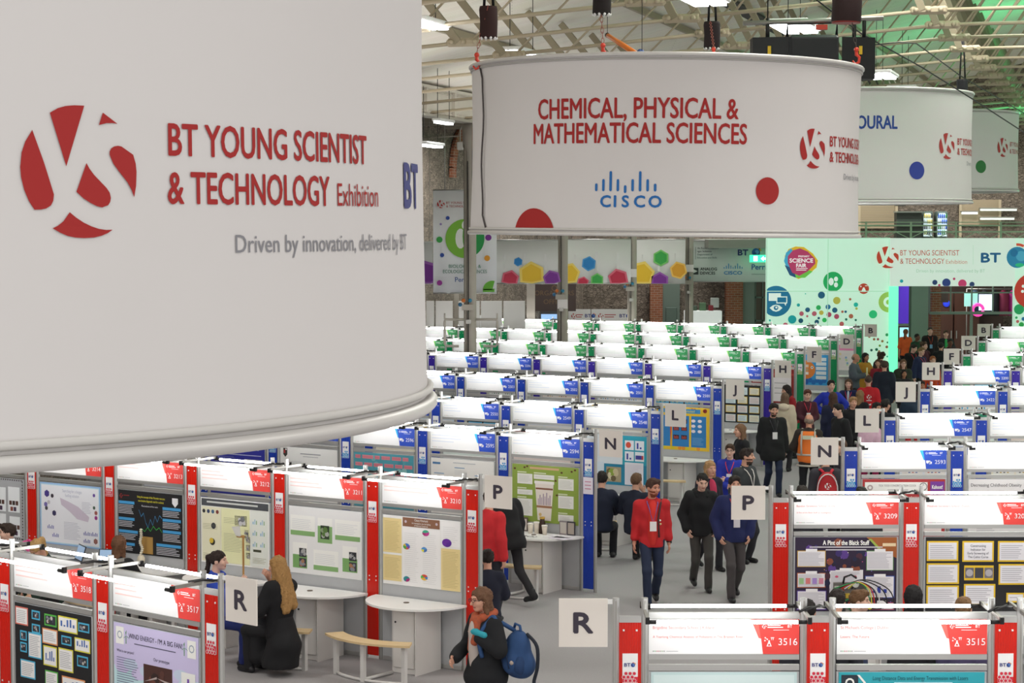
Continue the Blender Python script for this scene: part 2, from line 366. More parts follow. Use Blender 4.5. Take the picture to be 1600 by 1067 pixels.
def header_mesh(col, num):
    g = MB(); g.map = wallmap(-.007); g.box(((HW0 + HW1) / 2, 0, (ZH0 + ZH1) / 2), (HW1 - HW0, .012, ZH1 - ZH0), SIGNW)
    m = mat(('#e27f7a' if num in HTEXT else '#f7d5d1') if col == 'red' else '#dbe2f0' if col != 'green' else '#e2eee4')
    y = ZH1 - .075
    for t, cap in HTEXT.get(num, [])[:2]:
        wd = glyphs(t, 0)[2] * cap; g.text(t, HW0 + .03, y, cap, m, layer=1, xs=min(1, .76 / wd)); y -= .07
    if num not in HTEXT:
        for k in range(2 + rnd.randint(0, 1)): g.rect(HW0 + .03, y, .25 + .45 * rnd.random(), .012, m, 1); y -= .045
    for k in range(7): g.rect(HW0 + .03 + .014 * k, ZH0 + .018, .008, .008, mat(['#7b8', '#79c', '#c77', '#cb7', '#999', '#97b', '#888'][k].replace('#', '#').ljust(7, '8')), 1)
    g.rect(HW0 + .135, ZH0 + .02, .09, .004, mat('#b0b0b4'), 1)
    return g.mesh('header_board')
BOOTH = {}
def booth(p, th, col, num, label, ends='', mirror=False, cable=True):
    """p: where the right post stands; strip on the right (slanted block) or on the left (mirror: straight block)"""
    d = Vector((math.cos(th), -math.sin(th), 0)); o = Vector((p[0], p[1], 0)) - d * XR
    t = link('exhibition_booth', None, None, o, -th); tag(t, label, 'booth', col + ' tagged exhibition booths')
    link('post', POST, t); link('post', POST, t, (XR, 0, 0))
    link('top_rail', TOPR, t); h = obj('header_board', header_mesh(col, num), t); obj('number_tag', tag_mesh(col, num), h)
    link('bottom_rail', BOTR, t); link('panel_board', BOARD, t)
    for q in (TUBF, TUBB): link('fluorescent_tube', q, t)
    for x in (0, XR): link('lamp_arm', ARM, t, (x, 0, 0))
    if cable: link('cable_bundle', CABLE, t, (XR if not mirror else XR, 0, 0))
    sx = -W if mirror else 0.0
    s = link('divider_strip', STRIP[col][0], t, (sx, 0, 0)); link('sponsor_plate', STRIP[col][1], s)
    if ends: link('post', POST, t, (-(W - XR) if mirror else W, 0, 0))
    BOOTH[num] = t; t['_o'] = tuple(o)
    del t['_o']
    return t
ORD = 'first second third fourth fifth sixth seventh eighth ninth tenth eleventh twelfth'.split()
PITCHM = W
# slanted block: row letter -> (x, y of the first listed right post, angle, colour, numbers, index of the first, count)
ROWS = {'R': (-3.651, 17.804, 40.98, 'red', ['3519', '3518', '3517'], -1), 'P': (-6.586, 27.631, 33.28, 'red', ['3216', '3215', '3214', '3213', '3212', '3211', '3210'], -1),
 'N': (-2.639, 31.349, 32.92, 'blue', ['2599', '2598', '2597', '2596', '2595', '2594'], -2), 'L': (-1.42, 35.67, 31.98, 'blue', ['2552', '2551', '2550', '2549', '2548'], -1),
 'J': (-1.138, 41.713, 31.27, 'blue', ['2505', '2504', '2503', '2502', '2501', '2500'], -1), 'H': (-2.004, 48.731, 30.78, 'violet', ['2209', '2208', '2207', '2206', '2205', '2204', '2203', '2201'], -1),
 'F': (-1.762, 54.659, 31.36, 'green', ['1570', '1569', '1568', '1567', '1566', '1565', '1564', '1563'], 0), 'D': (-1.587, 60.614, 28.38, 'green', ['1524', '1523', '1522', '1521', '1520', '1519', '1518', '1517', '1516'], 0),
 'B': (-2.514, 67.784, 27.83, 'green', ['1111', '1110', '1109', '1108', '1107', '1106', '1105', '1104', '1103', '1102', '1101'], 0)}
ROWEND = {}
for r, (x, y, th, col, nums, i0) in ROWS.items():
    th = R(th); d = Vector((math.cos(th), -math.sin(th), 0)); n = len(nums)
    for k, num in enumerate(nums):
        q = Vector((x, y, 0)) + d * W * (i0 + k); last = k == n - 1
        pos = 'next to the aisle at the %s sign' % r if last else '%s from the aisle' % ORD[n - 1 - k]
        booth(q, th, col, num, '%s-striped booth tagged %s, %s in slanted row %s' % (col, num, pos, r), 'e' if last else '', cable=(r in 'RPNLJHFDB'))
        if last: ROWEND[r] = (q + d * (W - XR), d, th)
RIGHT = {'R': (2.241, 15.6, 'red', ['3516', '3515', '3514']), 'P': (4.304, 22.5, 'red', ['3209', '3208', '3207']), 'N': (5.947, 27.75, 'blue', ['2593', '2592']), 'L': (7.297, 32.2, 'blue', ['2547', '2546']),
 'J': (9.0, 37.9, 'blue', ['2422', '2421']), 'H': (10.59, 43.4, 'violet', ['2200', '2199']), 'F': (12.1, 48.4, 'green', ['1562', '1561']), 'D': (13.79, 54.2, 'green', ['1515']), 'B': (15.76, 61.0, 'green', ['1100'])}
REND = {}
for r, (x, y, col, nums) in RIGHT.items():
    for k, num in enumerate(nums):
        pos = 'next to the aisle at the %s sign' % r if k == 0 else '%s from the aisle' % ORD[k]
        booth((x + W * k, y), 0.0, col, num, '%s-striped booth tagged %s, %s in straight row %s' % (col, num, pos, r), 'e' if k == 0 else '', True)
    REND[r] = Vector((x - XR - (W - XR), y, 0))
# aisle letter signs: a white board hung beside the end post from a short bracket
def letter_sign(letter, p, th, side, label):
    t = link('aisle_letter_sign', None, None, (p[0], p[1], 0), -th); tag(t, label, 'sign', 'white aisle letter signs')
    S = .375; x0 = .062 if side > 0 else -.062 - S
    b = MB(); b.box((x0 + S / 2, 0, 2.137), (S, .014, S), mat('#e9e2da', .6, name='sign_board_white')); obj('sign_board', b, t)
    g = MB(); g.map = wallmap(-.0085)
    V = glyphs(letter, .035)[2]; g.text(letter, x0 + S / 2, 2.137 - .075, .15, mat('#3b3442'), 'c', 1, bold=.05, xs=1.22); obj('sign_letter', g, t)
    b = MB(); b.box(((x0 + S if side < 0 else 0.0) + (.03 if side < 0 else .03), 0, 2.30), (.07, .012, .035), WHITE); obj('bracket', b, t)
for r, (p, d, th) in ROWEND.items(): letter_sign(r, p, th, 1, 'white square sign with letter %s on the end post of the slanted row' % r)
for r, p in REND.items(): letter_sign(r, p, 0.0, -1, 'white square sign with letter %s on the end post of the straight row' % r)
# ---------------------------------------------------------------- posters on the booth boards
def bw(num, x, y, z=0.0):
    t = BOOTH[num]; a = t.rotation_euler[2]
    return Vector((t.location.x + x * math.cos(a) - y * math.sin(a), t.location.y + x * math.sin(a) + y * math.cos(a), z)), a
def hx(c): return mat(c, .65)
INK = '#a3a5ad'
def poster(num, base, label, fn, x0=.05, x1=XR - .05, z0=.93, z1=1.755, name='research_poster'):
    p, a = bw(num, x0, -.0135, z0); w_, h_ = x1 - x0, z1 - z0
    g = MB(); g.map = wallmap(-.002); g.box((w_ / 2, 0, h_ / 2), (w_, .004, h_), hx(base))
    if fn: fn(g, w_, h_)
    o = obj(name, g, None, p, a); tag(o, label, 'poster', 'research posters on the booths'); return o
def card(g, x, y, w_, h_, edge, fill='#f2f0ee', e=.018, ink=INK, text=True, step=.03):
    g.rect(x, y, w_, h_, hx(edge), 1); g.rect(x + e, y + e, w_ - 2 * e, h_ - 2 * e, hx(fill), 2)
    if text: g.lines(x + e * 2, y + e * 1.8, w_ - 4 * e, h_ - 3.6 * e, hx(ink), step * .75, step * .2, 3)
def pic(g, x, y, w_, h_, cols, edge=None, layer=2):
    if edge: g.rect(x - .014, y - .014, w_ + .028, h_ + .028, hx(edge), layer - 1)
    g.rect(x, y, w_, h_, hx(cols[0]), layer)
    for k in range(7):
        a, b = rnd.random(), rnd.random(); r = .1 + .2 * rnd.random()
        cx, cy = x + w_ * (.2 + .6 * a), y + h_ * (.2 + .6 * b); rr = min(w_, h_) * r
        rr = min(rr, cx - x, x + w_ - cx, cy - y, y + h_ - cy)
        g.disc(cx, cy, rr, hx(cols[1 + k % (len(cols) - 1)]), layer + 1 + k * .2, 7)
def bars(g, x, y, w_, h_, cols, vals, layer=3):
    n = len(vals)
    for i, v in enumerate(vals): g.rect(x + w_ * (i + .2) / n, y, w_ / n * .55, h_ * v, hx(cols[i % len(cols)]), layer)
def curve(g, x, y, w_, h_, vals, c, th=.008, layer=3):
    n = len(vals) - 1
    for i in range(n):
        a, b = (x + w_ * i / n, y + h_ * vals[i]), (x + w_ * (i + 1) / n, y + h_ * vals[i + 1])
        g.poly([(a[0], a[1] - th), (b[0], b[1] - th), (b[0], b[1] + th), (a[0], a[1] + th)], hx(c), layer)
def pie(g, x, y, r, cols, layer=3):
    a = 20.0
    for i, c in enumerate(cols):
        k = 360 / len(cols) * (1.3 if i % 2 == 0 else .7); k = min(k, 380 - a) if i < len(cols) - 1 else 380 - a
        g.disc(x, y, r, hx(c), layer, 10, ry=r * .72, a0=a, a1=a + k - .01); a += k
def p3518(g, w_, h_):
    X = lambda u: u * w_; Y = lambda v: h_ - v * h_
    for (u, v, a, b, e, kind) in [(.01, .04, .17, .2, '#e0796a', 't'), (.23, .05, .11, .1, '#4fb3d8', 'i'), (.40, .06, .16, .13, '#58b84a', 'i'), (.58, .05, .25, .17, '#e0d84a', 'c'), (.84, .08, .14, .1, '#4fb3d8', 'i'),
       (.23, .2, .11, .1, '#4fb3d8', 'i'), (.37, .22, .2, .17, '#e59a62', 't'), (.07, .3, .09, .11, '#4fb3d8', 'i'), (.18, .3, .18, .28, '#4fb3d8', 't'), (.62, .26, .13, .1, '#4fb3d8', 'i'), (.79, .25, .2, .15, '#e0d84a', 'c'),
       (.07, .43, .09, .11, '#4fb3d8', 'i'), (.38, .41, .18, .22, '#e0d84a', 'c'), (.58, .4, .19, .25, '#e0d84a', 't'), (.82, .44, .14, .12, '#4fb3d8', 'i'), (.07, .62, .2, .2, '#4fb3d8', 't'), (.4, .68, .17, .2, '#58b84a', 't'), (.62, .7, .3, .2, '#e59a62', 'c')]:
        x, y, cw, ch = X(u), Y(v + b), X(a), b * h_
        if kind == 'i': pic(g, x + .014, y + .014, cw - .028, ch - .028, ['#2d2f36', '#8a8d95', '#4a4f60', '#c9c4bc', '#7a4c3a'], e)
        else:
            card(g, x, y, cw, ch, e, e=.012, text=kind == 't', step=.022)
            if kind == 'c': bars(g, x + .03, y + .05, cw - .06, ch * .5, ['#4a6fb4'], [.7, .2, .9, 1, .4])
def p3517(g, w_, h_):
    g.rect(0, h_ * .55, w_, h_ * .45, hx('#cfc6ea'), 1); g.rect(0, 0, w_, h_ * .55, hx('#c4e3ea'), 1)
    for k in range(9): g.disc(w_ * (.1 + .1 * k), h_ * (.54 + .05 * math.sin(k * 2.1)), .1, hx('#c9d6ea' if k % 2 else '#d3c9ec'), 1.3 + .1 * k, 12, ry=.05)
    for x in (.03, w_ - .14): g.rect(x, h_ - .18, .11, .15, PAPER, 2.5); g.ring(x + .055, h_ - .1, .025, .035, hx('#9aa6b8'), 3, 8)
    for x in (.17, w_ - .18):
        for a in (90, 210, 330): g.poly([(x, h_ - .1), (x + .05 * math.cos(R(a)) + .008, h_ - .1 + .05 * math.sin(R(a))), (x + .03 * math.cos(R(a + 14)), h_ - .1 + .03 * math.sin(R(a + 14)))], hx('#3f9a3f'), 3)
        g.rect(x - .004, h_ - .17, .008, .07, hx('#3f9a3f'), 3)
    g.text("WIND ENERGY - I'M A BIG FAN!", w_ / 2 + .0, h_ - .115, .042, hx('#2d2a45'), 'c', 3, xs=.82)
    g.lines(w_ * .25, h_ - .16, w_ * .5, .03, hx('#5a5672'), .03, .008, 3, .05)
    g.text('What is our project?', .04, h_ - .25, .024, hx('#3a3755'), layer=3, xs=.8); g.lines(.04, h_ - .55, .3, .27, hx('#6f6f90'), .021, .006, 3)
    g.text('Our prototype', w_ * .48, h_ - .27, .028, hx('#3a3755'), layer=3, xs=.85); pic(g, w_ * .36, h_ - .52, .38, .21, ['#4a2a24', '#5a342c', '#6b3d32', '#33201c'], None, 3)
    g.poly([(w_ * .37, h_ - .46), (w_ * .52, h_ - .42), (w_ * .52, h_ - .4)], hx('#b9a8a4'), 6); g.poly([(w_ * .52, h_ - .41), (w_ * .7, h_ - .46), (w_ * .7, h_ - .43)], hx('#b9a8a4'), 6)
    g.text('How it works?', .04, h_ - .63, .024, hx('#3a3755'), layer=3, xs=.8); g.lines(.04, h_ - .8, .45, .15, hx('#6f6f90'), .021, .006, 3)
    for y in (h_ - .47, h_ - .68): g.rect(w_ - .22, y, .18, .16, PAPER, 3); bars(g, w_ - .2, y + .02, .14, .1, ['#c25a3c', '#7b4bb0', '#d09a2a'], [.5, .9, .3], 4)
def p3215(g, w_, h_):
    for k in range(26): g.rect(w_ * k / 26, h_ - .022, w_ / 52, .016, hx('#3a2c2c'), 2); g.rect(w_ * k / 26, .006, w_ / 52, .016, hx('#3a2c2c'), 2)
    for k in range(20): g.rect(w_ - .022, h_ * k / 20, .016, h_ / 40, hx('#3a2c2c'), 2)
    for (x, y, a, b) in [(.74, .45, .2, .42), (.76, .05, .18, .33), (.5, .45, .2, .4), (.5, .05, .2, .36), (.2, .4, .25, .45), (.2, .05, .25, .3)]:
        g.rect(x * w_, y * h_, a * w_, b * h_, hx('#eef2f4'), 1)
        for k in range(3): g.rect((x + .02 + .055 * k) * w_, (y + .12) * h_, .045 * w_, .07 * h_, hx('#5a3c34' if k != 1 else '#3a2a26'), 2)
        for k in range(2): g.rect((x + .04 + .055 * k) * w_, (y + .02) * h_, .045 * w_, .07 * h_, hx(['#8a4a3c', '#46324a'][k]), 2)
def p3214(g, w_, h_):
    g.rect(.0, .0, w_, h_, hx('#8fb8e6'), 1); g.rect(.015, .015, w_ - .03, h_ - .03, hx('#b9dcee'), 1.5); g.rect(.03, .03, w_ - .06, h_ - .06, hx('#eef0f6'), 2)
    g.text('Searching for a biogas', w_ * .54, h_ - .11, .04, hx('#b6b9cc'), 'c', 3, xs=.7); g.text('fuelling solution', w_ * .54, h_ - .17, .04, hx('#b6b9cc'), 'c', 3, xs=.7)
    for (x, y, r, c) in [(.12, .82, .05, '#4a3a8a'), (.21, .79, .03, '#3a3340'), (.1, .64, .035, '#7a6fb4'), (.15, .68, .03, '#c9c6cc'), (.11, .58, .03, '#4a4a52'), (.24, .51, .04, '#3a3560'), (.9, .86, .025, '#6a4aa0'), (.9, .66, .025, '#42594a'), (.93, .58, .03, '#a05a55'), (.93, .5, .03, '#a03c8c'), (.92, .12, .04, '#9a6a62')]: g.hexa(x * w_, y * h_, r, hx(c), 3)
    g.poly([(.34 * w_, .77 * h_), (.48 * w_, .72 * h_), (.64 * w_, .65 * h_), (.82 * w_, .5 * h_), (.8 * w_, .42 * h_), (.62 * w_, .45 * h_), (.5 * w_, .56 * h_), (.36 * w_, .66 * h_)], hx('#cfc4d4'), 3)
    g.lines(.4 * w_, .1 * h_, .28 * w_, .3 * h_, hx('#c3c4d2'), .02, .006, 3); g.lines(.7 * w_, .55 * h_, .16 * w_, .2 * h_, hx('#c3c4d2'), .02, .006, 3)
    for (x, y) in [(.2, .12), (.12, .25), (.72, .2), (.84, .2), (.72, .08)]: bars(g, x * w_, y * h_, .13, .06, ['#6f74b4'], [.6, .9, .5, .8, .7])
def p3213(g, w_, h_):
    ys_logo(g, .06, h_ - .08, .06, hx('#b03030'), 2); g.rect(.1, h_ - .075, .1, .01, hx('#8a2a2a'), 2)
    g.text('Using the concept of the Vitruvian man as a', w_ * .52, h_ - .085, .026, hx('#d8cf3a'), 'c', 2, bold=.02, xs=.72); g.text('non invasive diagnostic tool for scoliosis', w_ * .52, h_ - .135, .026, hx('#d8cf3a'), 'c', 2, bold=.02, xs=.72)
    g.poly([(w_ - .17, h_ - .05), (w_ - .07, h_ - .05), (w_ - .07, h_ - .12), (w_ - .12, h_ - .17), (w_ - .17, h_ - .12)], hx('#e9e9ec'), 2)
    for (x, y, a, b) in [(.01, .62, .25, .16), (.01, .4, .25, .12), (.01, .2, .3, .12), (.7, .62, .28, .12), (.7, .44, .28, .12), (.7, .24, .28, .14), (.6, .02, .38, .14), (.01, .02, .25, .1)]:
        g.rect(x * w_, (y + b) * h_, a * w_, .045 * h_, hx('#49a0d8'), 2); g.lines(x * w_, y * h_, a * w_, b * h_, hx('#c9cad0'), .021, .009, 2)
    g.text('Fluctuations of the ratio', w_ * .5, h_ * .76, .02, hx('#e2e2e6'), 'c', 2)
    curve(g, .33 * w_, .42 * h_, .36 * w_, .3 * h_, [.95, .6, .8, .3, .05, .5, .2, .7, .4, .75, .6], '#4f9ad0', .005); curve(g, .33 * w_, .34 * h_, .36 * w_, .14 * h_, [.1, .5, .2, .7, .3, .9, .5, .8, .3], '#3fae4a', .005)
    g.rect(.355 * w_, .02 * h_, .19 * w_, .27 * h_, hx('#b08a4a'), 2)
def p3212(g, w_, h_):
    g.rect(.01, h_ - .1, w_ - .02, .09, hx('#4a4d52'), 2); g.rect(.1, h_ - .06, w_ * .75, .022, hx('#c9ccc8'), 3)
    g.rect(.015, .02, w_ * .28, h_ - .13, hx('#e9e6c9'), 2); g.rect(w_ * .3, .02, w_ * .42, h_ - .13, hx('#e8e8b9'), 2); g.rect(w_ * .73, .02, w_ * .25, h_ - .13, hx('#e6eae2'), 2)
    for k in range(4): g.disc(.05 + .075 * k, h_ - .17, .026, hx(['#2a2a2e', '#3c4a6a', '#4a6a8a', '#7a3c34'][k]), 3, 8)
    g.disc(.21, h_ - .35, .04, hx('#3a3c44'), 3, 12); g.disc(.19, .27, .045, hx('#2f3026'), 3, 12); g.disc(.175, .285, .035, hx('#d8b83a'), 4, 12)
    pic(g, w_ * .5, h_ - .32, .2, .13, ['#1c1c20', '#c9c9cc', '#7a7c82']); pic(g, w_ * .64, h_ - .48, .07, .12, ['#3a3a3e', '#9a9a9c', '#6a6c70'])
    for k in range(3): pic(g, w_ * .66, .1 + .1 * k, .07, .08, ['#24242a', '#8a8c92', '#b9b2a8'])
    for k in range(3):
        for j in range(2): bars(g, w_ * (.76 + .11 * j), h_ - .28 - .14 * k, .08, .07, ['#7ab0d4', '#a9c9dc', '#8cb88a'], [.5, .9, .7])
    g.rect(w_ * .77, .2, .13, .03, hx('#4a4c3a'), 3)
    for (x, y, a, b) in [(.03, .5, .22, .12), (.34, .62, .22, .12), (.34, .2, .3, .3), (.03, .06, .25, .1), (.76, .05, .2, .12)]: g.lines(x * w_, y * h_, a * w_, b * h_, hx('#b4b48e'), .02, .005, 3)
def p3211(g, w_, h_):
    for (x, y, a, b, k) in [(.02, .57, .34, .3, 0), (.4, .49, .2, .37, 1), (.64, .56, .34, .3, 0), (.05, .08, .2, .38, 2), (.34, .08, .34, .3, 0), (.74, .1, .2, .38, 2)]:
        g.rect(x * w_, y * h_, a * w_, b * h_, PAPER, 1)
        if k == 0: g.rect(x * w_, y * h_, a * w_, .07 * h_, hx('#86b070'), 2); g.lines((x + .02) * w_, (y + .1) * h_, (a - .05) * w_, (b - .14) * h_, hx('#d6d8dc'), .022, .005, 2)
        if k == 1: g.rect(x * w_, y * h_, a * w_, .25 * h_, hx('#86b070'), 2); pic(g, (x + .04) * w_, (y + .06) * h_, .12 * w_, .2 * h_, ['#2c3a26', '#5a7a3c', '#8a9a7a', '#b0b4ac'], None, 3)
        if k == 2: g.rect(x * w_, y * h_, a * w_, .2 * h_, hx('#7aa864'), 2); pic(g, (x + .09) * w_, (y + .17) * h_, .1 * w_, .13 * h_, ['#2a2c30', '#a8a8a8', '#5a5c64'], None, 3); pic(g, (x + .09) * w_, (y + .02) * h_, .1 * w_, .13 * h_, ['#3a3c44', '#8a8c94', '#a87a5a'], None, 3)
def p3210(g, w_, h_):
    for (x, y, a, b) in [(.0, .46, .245, .5), (.0, .05, .245, .38), (.755, .0, .245, .6)]: g.rect(x * w_, y * h_, a * w_, b * h_, hx('#ecd79a'), 1); g.lines((x + .02) * w_, (y + .03) * h_, (a - .04) * w_, (b - .06) * h_, hx('#cdb87c'), .018, .005, 2)
    for (x, y, a, b) in [(.26, .0, .24, .84), (.5, .0, .24, .84), (.76, .63, .24, .35)]: g.rect(x * w_, y * h_, a * w_, b * h_, hx('#f4f3f2'), 1); g.lines((x + .02) * w_, (y + .05) * h_, (a - .05) * w_, (b - .1) * h_, hx('#dadada'), .024, .004, 2)
    g.rect(.26 * w_, .86 * h_, .48 * w_, .13 * h_, hx('#8a5f48'), 2); g.text('Classy Khartoid', .5 * w_, .945 * h_, .026, PAPER, 'c', 3, xs=.8); g.text('An Investigation into the Styling', .5 * w_, .905 * h_, .018, PAPER, 'c', 3, xs=.8); g.text('of Historical Sweetness', .5 * w_, .872 * h_, .018, PAPER, 'c', 3, xs=.8)
    for x in (.3, .7): g.hexa(x * w_, .93 * h_, .018, hx('#c9b8c4'), 3)
    pie(g, .56 * w_, .79 * h_, .05, ['#3fae8a', '#b0307a', '#c23c94']); pie(g, .31 * w_, .57 * h_, .05, ['#3f7ad0', '#e0c23a', '#4fae4a', '#d8643a', '#7a4ab0']); pie(g, .54 * w_, .55 * h_, .042, ['#5a9ad8', '#e8e04a', '#4a7ac0'])
    pie(g, .83 * w_, .68 * h_, .068, ['#6a2aa0', '#5a2494']); pie(g, .31 * w_, .1 * h_, .046, ['#2f8a94', '#b0307a']); pie(g, .54 * w_, .15 * h_, .05, ['#d8503a', '#4ab04a', '#e8b43a', '#3f8ad0'])
def p2598(g, w_, h_):
    g.text('IS SOCIAL MEDIA BAD FOR US?', w_ * .5, h_ - .1, .045, PAPER, 'c', 2, bold=.02, xs=.75); g.rect(.03, h_ - .19, w_ - .1, .012, hx('#c9cdea'), 2); g.lines(.1, h_ - .45, w_ * .45, .24, hx('#8a90d0'), .02, .006, 2)
    g.rect(w_ * .63, h_ * .2, w_ * .33, h_ * .5, PAPER, 2); bars(g, w_ * .66, h_ * .25, w_ * .26, h_ * .35, ['#2a2a34', '#d8503a'], [.2, .4, .9, .7, .5, .9]); g.rect(w_ * .86, h_ - .1, .04, .05, PAPER, 2)
def p2597(g, w_, h_):
    g.poly([(.06, h_ - .02), (.14, h_ - .02), (.14, h_ - .12), (.1, h_ - .16), (.06, h_ - .12)], hx('#33322e'), 2); g.rect(.07, h_ - .1, .03, .05, hx('#b03030'), 3); g.rect(.1, h_ - .05, .03, .02, PAPER, 3)
    g.rect(.4, h_ - .1, .4, .014, hx('#9a9aa0'), 2); g.rect(.45, h_ - .14, .3, .01, hx('#b8b8bc'), 2)
    for (x, y, a, b) in [(.1, .55, .35, .2), (.68, .5, .28, .2), (.1, .1, .35, .3), (.68, .1, .28, .3)]: g.lines(x * w_, y * h_, a * w_, b * h_, hx('#c4c4c8'), .02, .005, 2)
    g.rect(.43 * w_, .1 * h_, .18 * w_, .55 * h_, hx('#202226'), 2); g.rect(.45 * w_, .15 * h_, .14 * w_, .45 * h_, PAPER, 3); g.lines(.46 * w_, .3 * h_, .11 * w_, .2 * h_, hx('#c4c4c8'), .022, .008, 4)
def p2596(g, w_, h_):
    for k in range(26): g.disc(w_ * (.06 + .88 * rnd.random()), h_ * (.06 + .88 * rnd.random()), .05, hx(['#3f8fa0', '#6fb4bc', '#579fae', '#8fc4c4'][k % 4]), 1 + k * .02, 9)
    for r_ in range(5):
        x = .03
        while x < w_ - .1:
            a = .08 + .14 * rnd.random(); a = min(a, w_ - .02 - x); yy = h_ - .09 - .115 * r_
            if r_ > 2 and x < w_ * .3: x += a; continue
            g.rect(x, yy, a, .055, hx('#d88a94'), 3)
            for q in range(int(a / .02)): g.rect(x + .006 + .02 * q, yy + .012, .008, .032, hx('#c25a72'), 4)
            x += a + .03
    for x in (.45, .85): g.rect(x * w_, .03, .13, .12, PAPER, 3); g.rect(x * w_ + .03, .05, .03, .05, hx('#b04a44'), 4)
def p2595(g, w_, h_):
    g.rect(.03, h_ - .09, .14, .03, hx('#4a7aa8'), 2); g.rect(.4, h_ - .06, .4, .012, hx('#b9bcc0'), 2)
    for (x, y) in [(.05, .6), (.38, .72), (.7, .6), (.38, .4), (.05, .2), (.7, .25), (.4, .1)]: g.rect(x * w_, (y + .12) * h_, .16 * w_, .012, hx('#7aa0c4'), 2); g.lines(x * w_, y * h_, .24 * w_, .1 * h_, hx('#cfcfd0'), .02, .005, 2)
    ys_logo(g, .38 * w_, .62 * h_, .06, hx('#c25a4a'), 2); g.disc(.55 * w_, .5 * h_, .025, hx('#d8973a'), 2, 10)
def p2594(g, w_, h_):
    for (x, y) in [(.04, .92), (.19, .95), (.23, .97), (.75, .9), (.9, .93), (.95, .96), (.66, .75), (.68, .5), (.05, .1), (.92, .05)]: g.disc(x * w_, y * h_, .02, hx('#5a3020'), 2, 8, ry=.014)
    g.rect(.27 * w_, .93 * h_, .44 * w_, .03, hx('#d0a884'), 2)
    for (x, y, a, b) in [(.08, .66, .23, .18), (.08, .47, .23, .09), (.08, .1, .23, .3), (.7, .6, .23, .2), (.7, .28, .23, .22), (.7, .05, .23, .12), (.33, .76, .31, .08)]: g.rect(x * w_, y * h_, a * w_, b * h_, hx('#ecece6'), 2); g.lines((x + .02) * w_, (y + .02) * h_, (a - .04) * w_, (b - .04) * h_, hx('#c4c6bc'), .02, .005, 3); g.rect(x * w_, (y + b + .015) * h_, a * .6 * w_, .016, hx('#dfe6c4'), 2)
    c = .49; g.poly([((c - .14) * w_, .68 * h_), ((c + .14) * w_, .68 * h_), ((c + .1) * w_, .04 * h_), ((c - .1) * w_, .04 * h_)], hx('#efe6dc'), 2); g.rect((c - .15) * w_, .68 * h_, .3 * w_, .05 * h_, hx('#f6f2ec'), 3)
    g.rect((c - .13) * w_, .58 * h_, .26 * w_, .03 * h_, hx('#8a5a42'), 3); g.rect((c - .115) * w_, .26 * h_, .23 * w_, .04 * h_, hx('#a8785a'), 3); bars(g, (c - .1) * w_, .31 * h_, .2 * w_, .22 * h_, ['#b9a4b8', '#a48fa4'], [.5, .8, .6, .9, .7, 1, .6, .8]); g.disc((c - .06) * w_, .14 * h_, .025, hx('#d8b87a'), 3, 10)
    g.text('YES', .78 * w_, .05 * h_ - .02, .03, hx('#3c5a24'), layer=4)
def p2548(g, w_, h_):
    g.rect(0, 0, w_, h_ * .42, hx('#1f7fa0'), 1); g.rect(.0, h_ * .42, w_ * .6, h_ * .58, hx('#dfe6ec'), 1.5)
    for (x, y, k) in [(.64, .72, 0), (.81, .72, 1), (.64, .5, 1), (.81, .5, 2)]:
        g.rect(x * w_, y * h_, .15 * w_, .19 * h_, hx('#e6ecf2'), 2)
        if k == 0: g.disc((x + .06) * w_, (y + .1) * h_, .05, hx('#d8503a'), 3, 14)
        if k == 1: bars(g, (x + .02) * w_, (y + .03) * h_, .1 * w_, .12 * h_, ['#2a3a9a'], [1, .3])
        if k == 2: g.rect((x + .01) * w_, (y + .04) * h_, .12 * w_, .08 * h_, hx('#3a3c94'), 3); g.rect((x + .11) * w_, (y + .04) * h_, .03 * w_, .08 * h_, hx('#d8503a'), 3)
    g.rect(.64 * w_, .02 * h_, .31 * w_, .45 * h_, hx('#e4e2ea'), 2); g.lines(.66 * w_, .04 * h_, .27 * w_, .4 * h_, hx('#c9c6d4'), .022, .005, 3)
    pic(g, .33 * w_, .06 * h_, .25 * w_, .3 * h_, ['#a89a7a', '#d8cfb0', '#6a5a3c', '#c9bc94', '#8aa03c'], None, 3); g.rect(.04 * w_, .05 * h_, .25 * w_, .4 * h_, hx('#d6e2ec'), 2)
def p2500(g, w_, h_):
    for k in range(14): g.disc(w_ * (.05 + .9 * rnd.random()), h_ * (.05 if k % 2 else .93) , .04, hx(['#c8402c', '#e8902a', '#7a2a3a', '#d8c82a'][k % 4]), 1.5, 9)
    g.rect(.03 * w_, .86 * h_, .8 * w_, .1 * h_, hx('#3f8fc4'), 2); g.text('e Solution?', .5 * w_, .885 * h_, .04, hx('#e0d84a'), layer=3, bold=.02)
    for (x, a) in [(.04, .22), (.3, .32), (.66, .28)]: g.rect(x * w_, .08 * h_, a * w_, .72 * h_, hx('#2f7fc0'), 2)
    for x in (.32, .47):
        for y in (.25, .45, .62): g.rect(x * w_, y * h_, .11 * w_, .1 * h_, hx('#2a2a3a'), 3); bars(g, (x + .01) * w_, (y + .01) * h_, .09 * w_, .07 * h_, ['#c8503c'], [1, .8, 1, .9], 4)
    for x in (.7, .82):
        for y in (.45, .57, .69): g.disc(x * w_, y * h_, .045, hx('#efe6ec'), 3, 12, ry=.03)
    g.lines(.68 * w_, .12 * h_, .22 * w_, .2 * h_, hx('#8ab8dc'), .025, .006, 3); g.poly([(.27 * w_, .1 * h_), (.3 * w_, .7 * h_), (.25 * w_, .7 * h_)], hx('#d8643a'), 2)
def psheets(g, w_, h_, edge='#e8c42a', cream='#cfe6ea'):
    for i in range(4):
        for j in range(4): card(g, (.02 + .25 * i) * w_, (.03 + .24 * j) * h_, .21 * w_, .19 * h_, [edge, cream][(i + j) % 2], ['#f0ead0', '#dcecee', '#eee0dc'][(i * 2 + j) % 3], .01, step=.03)
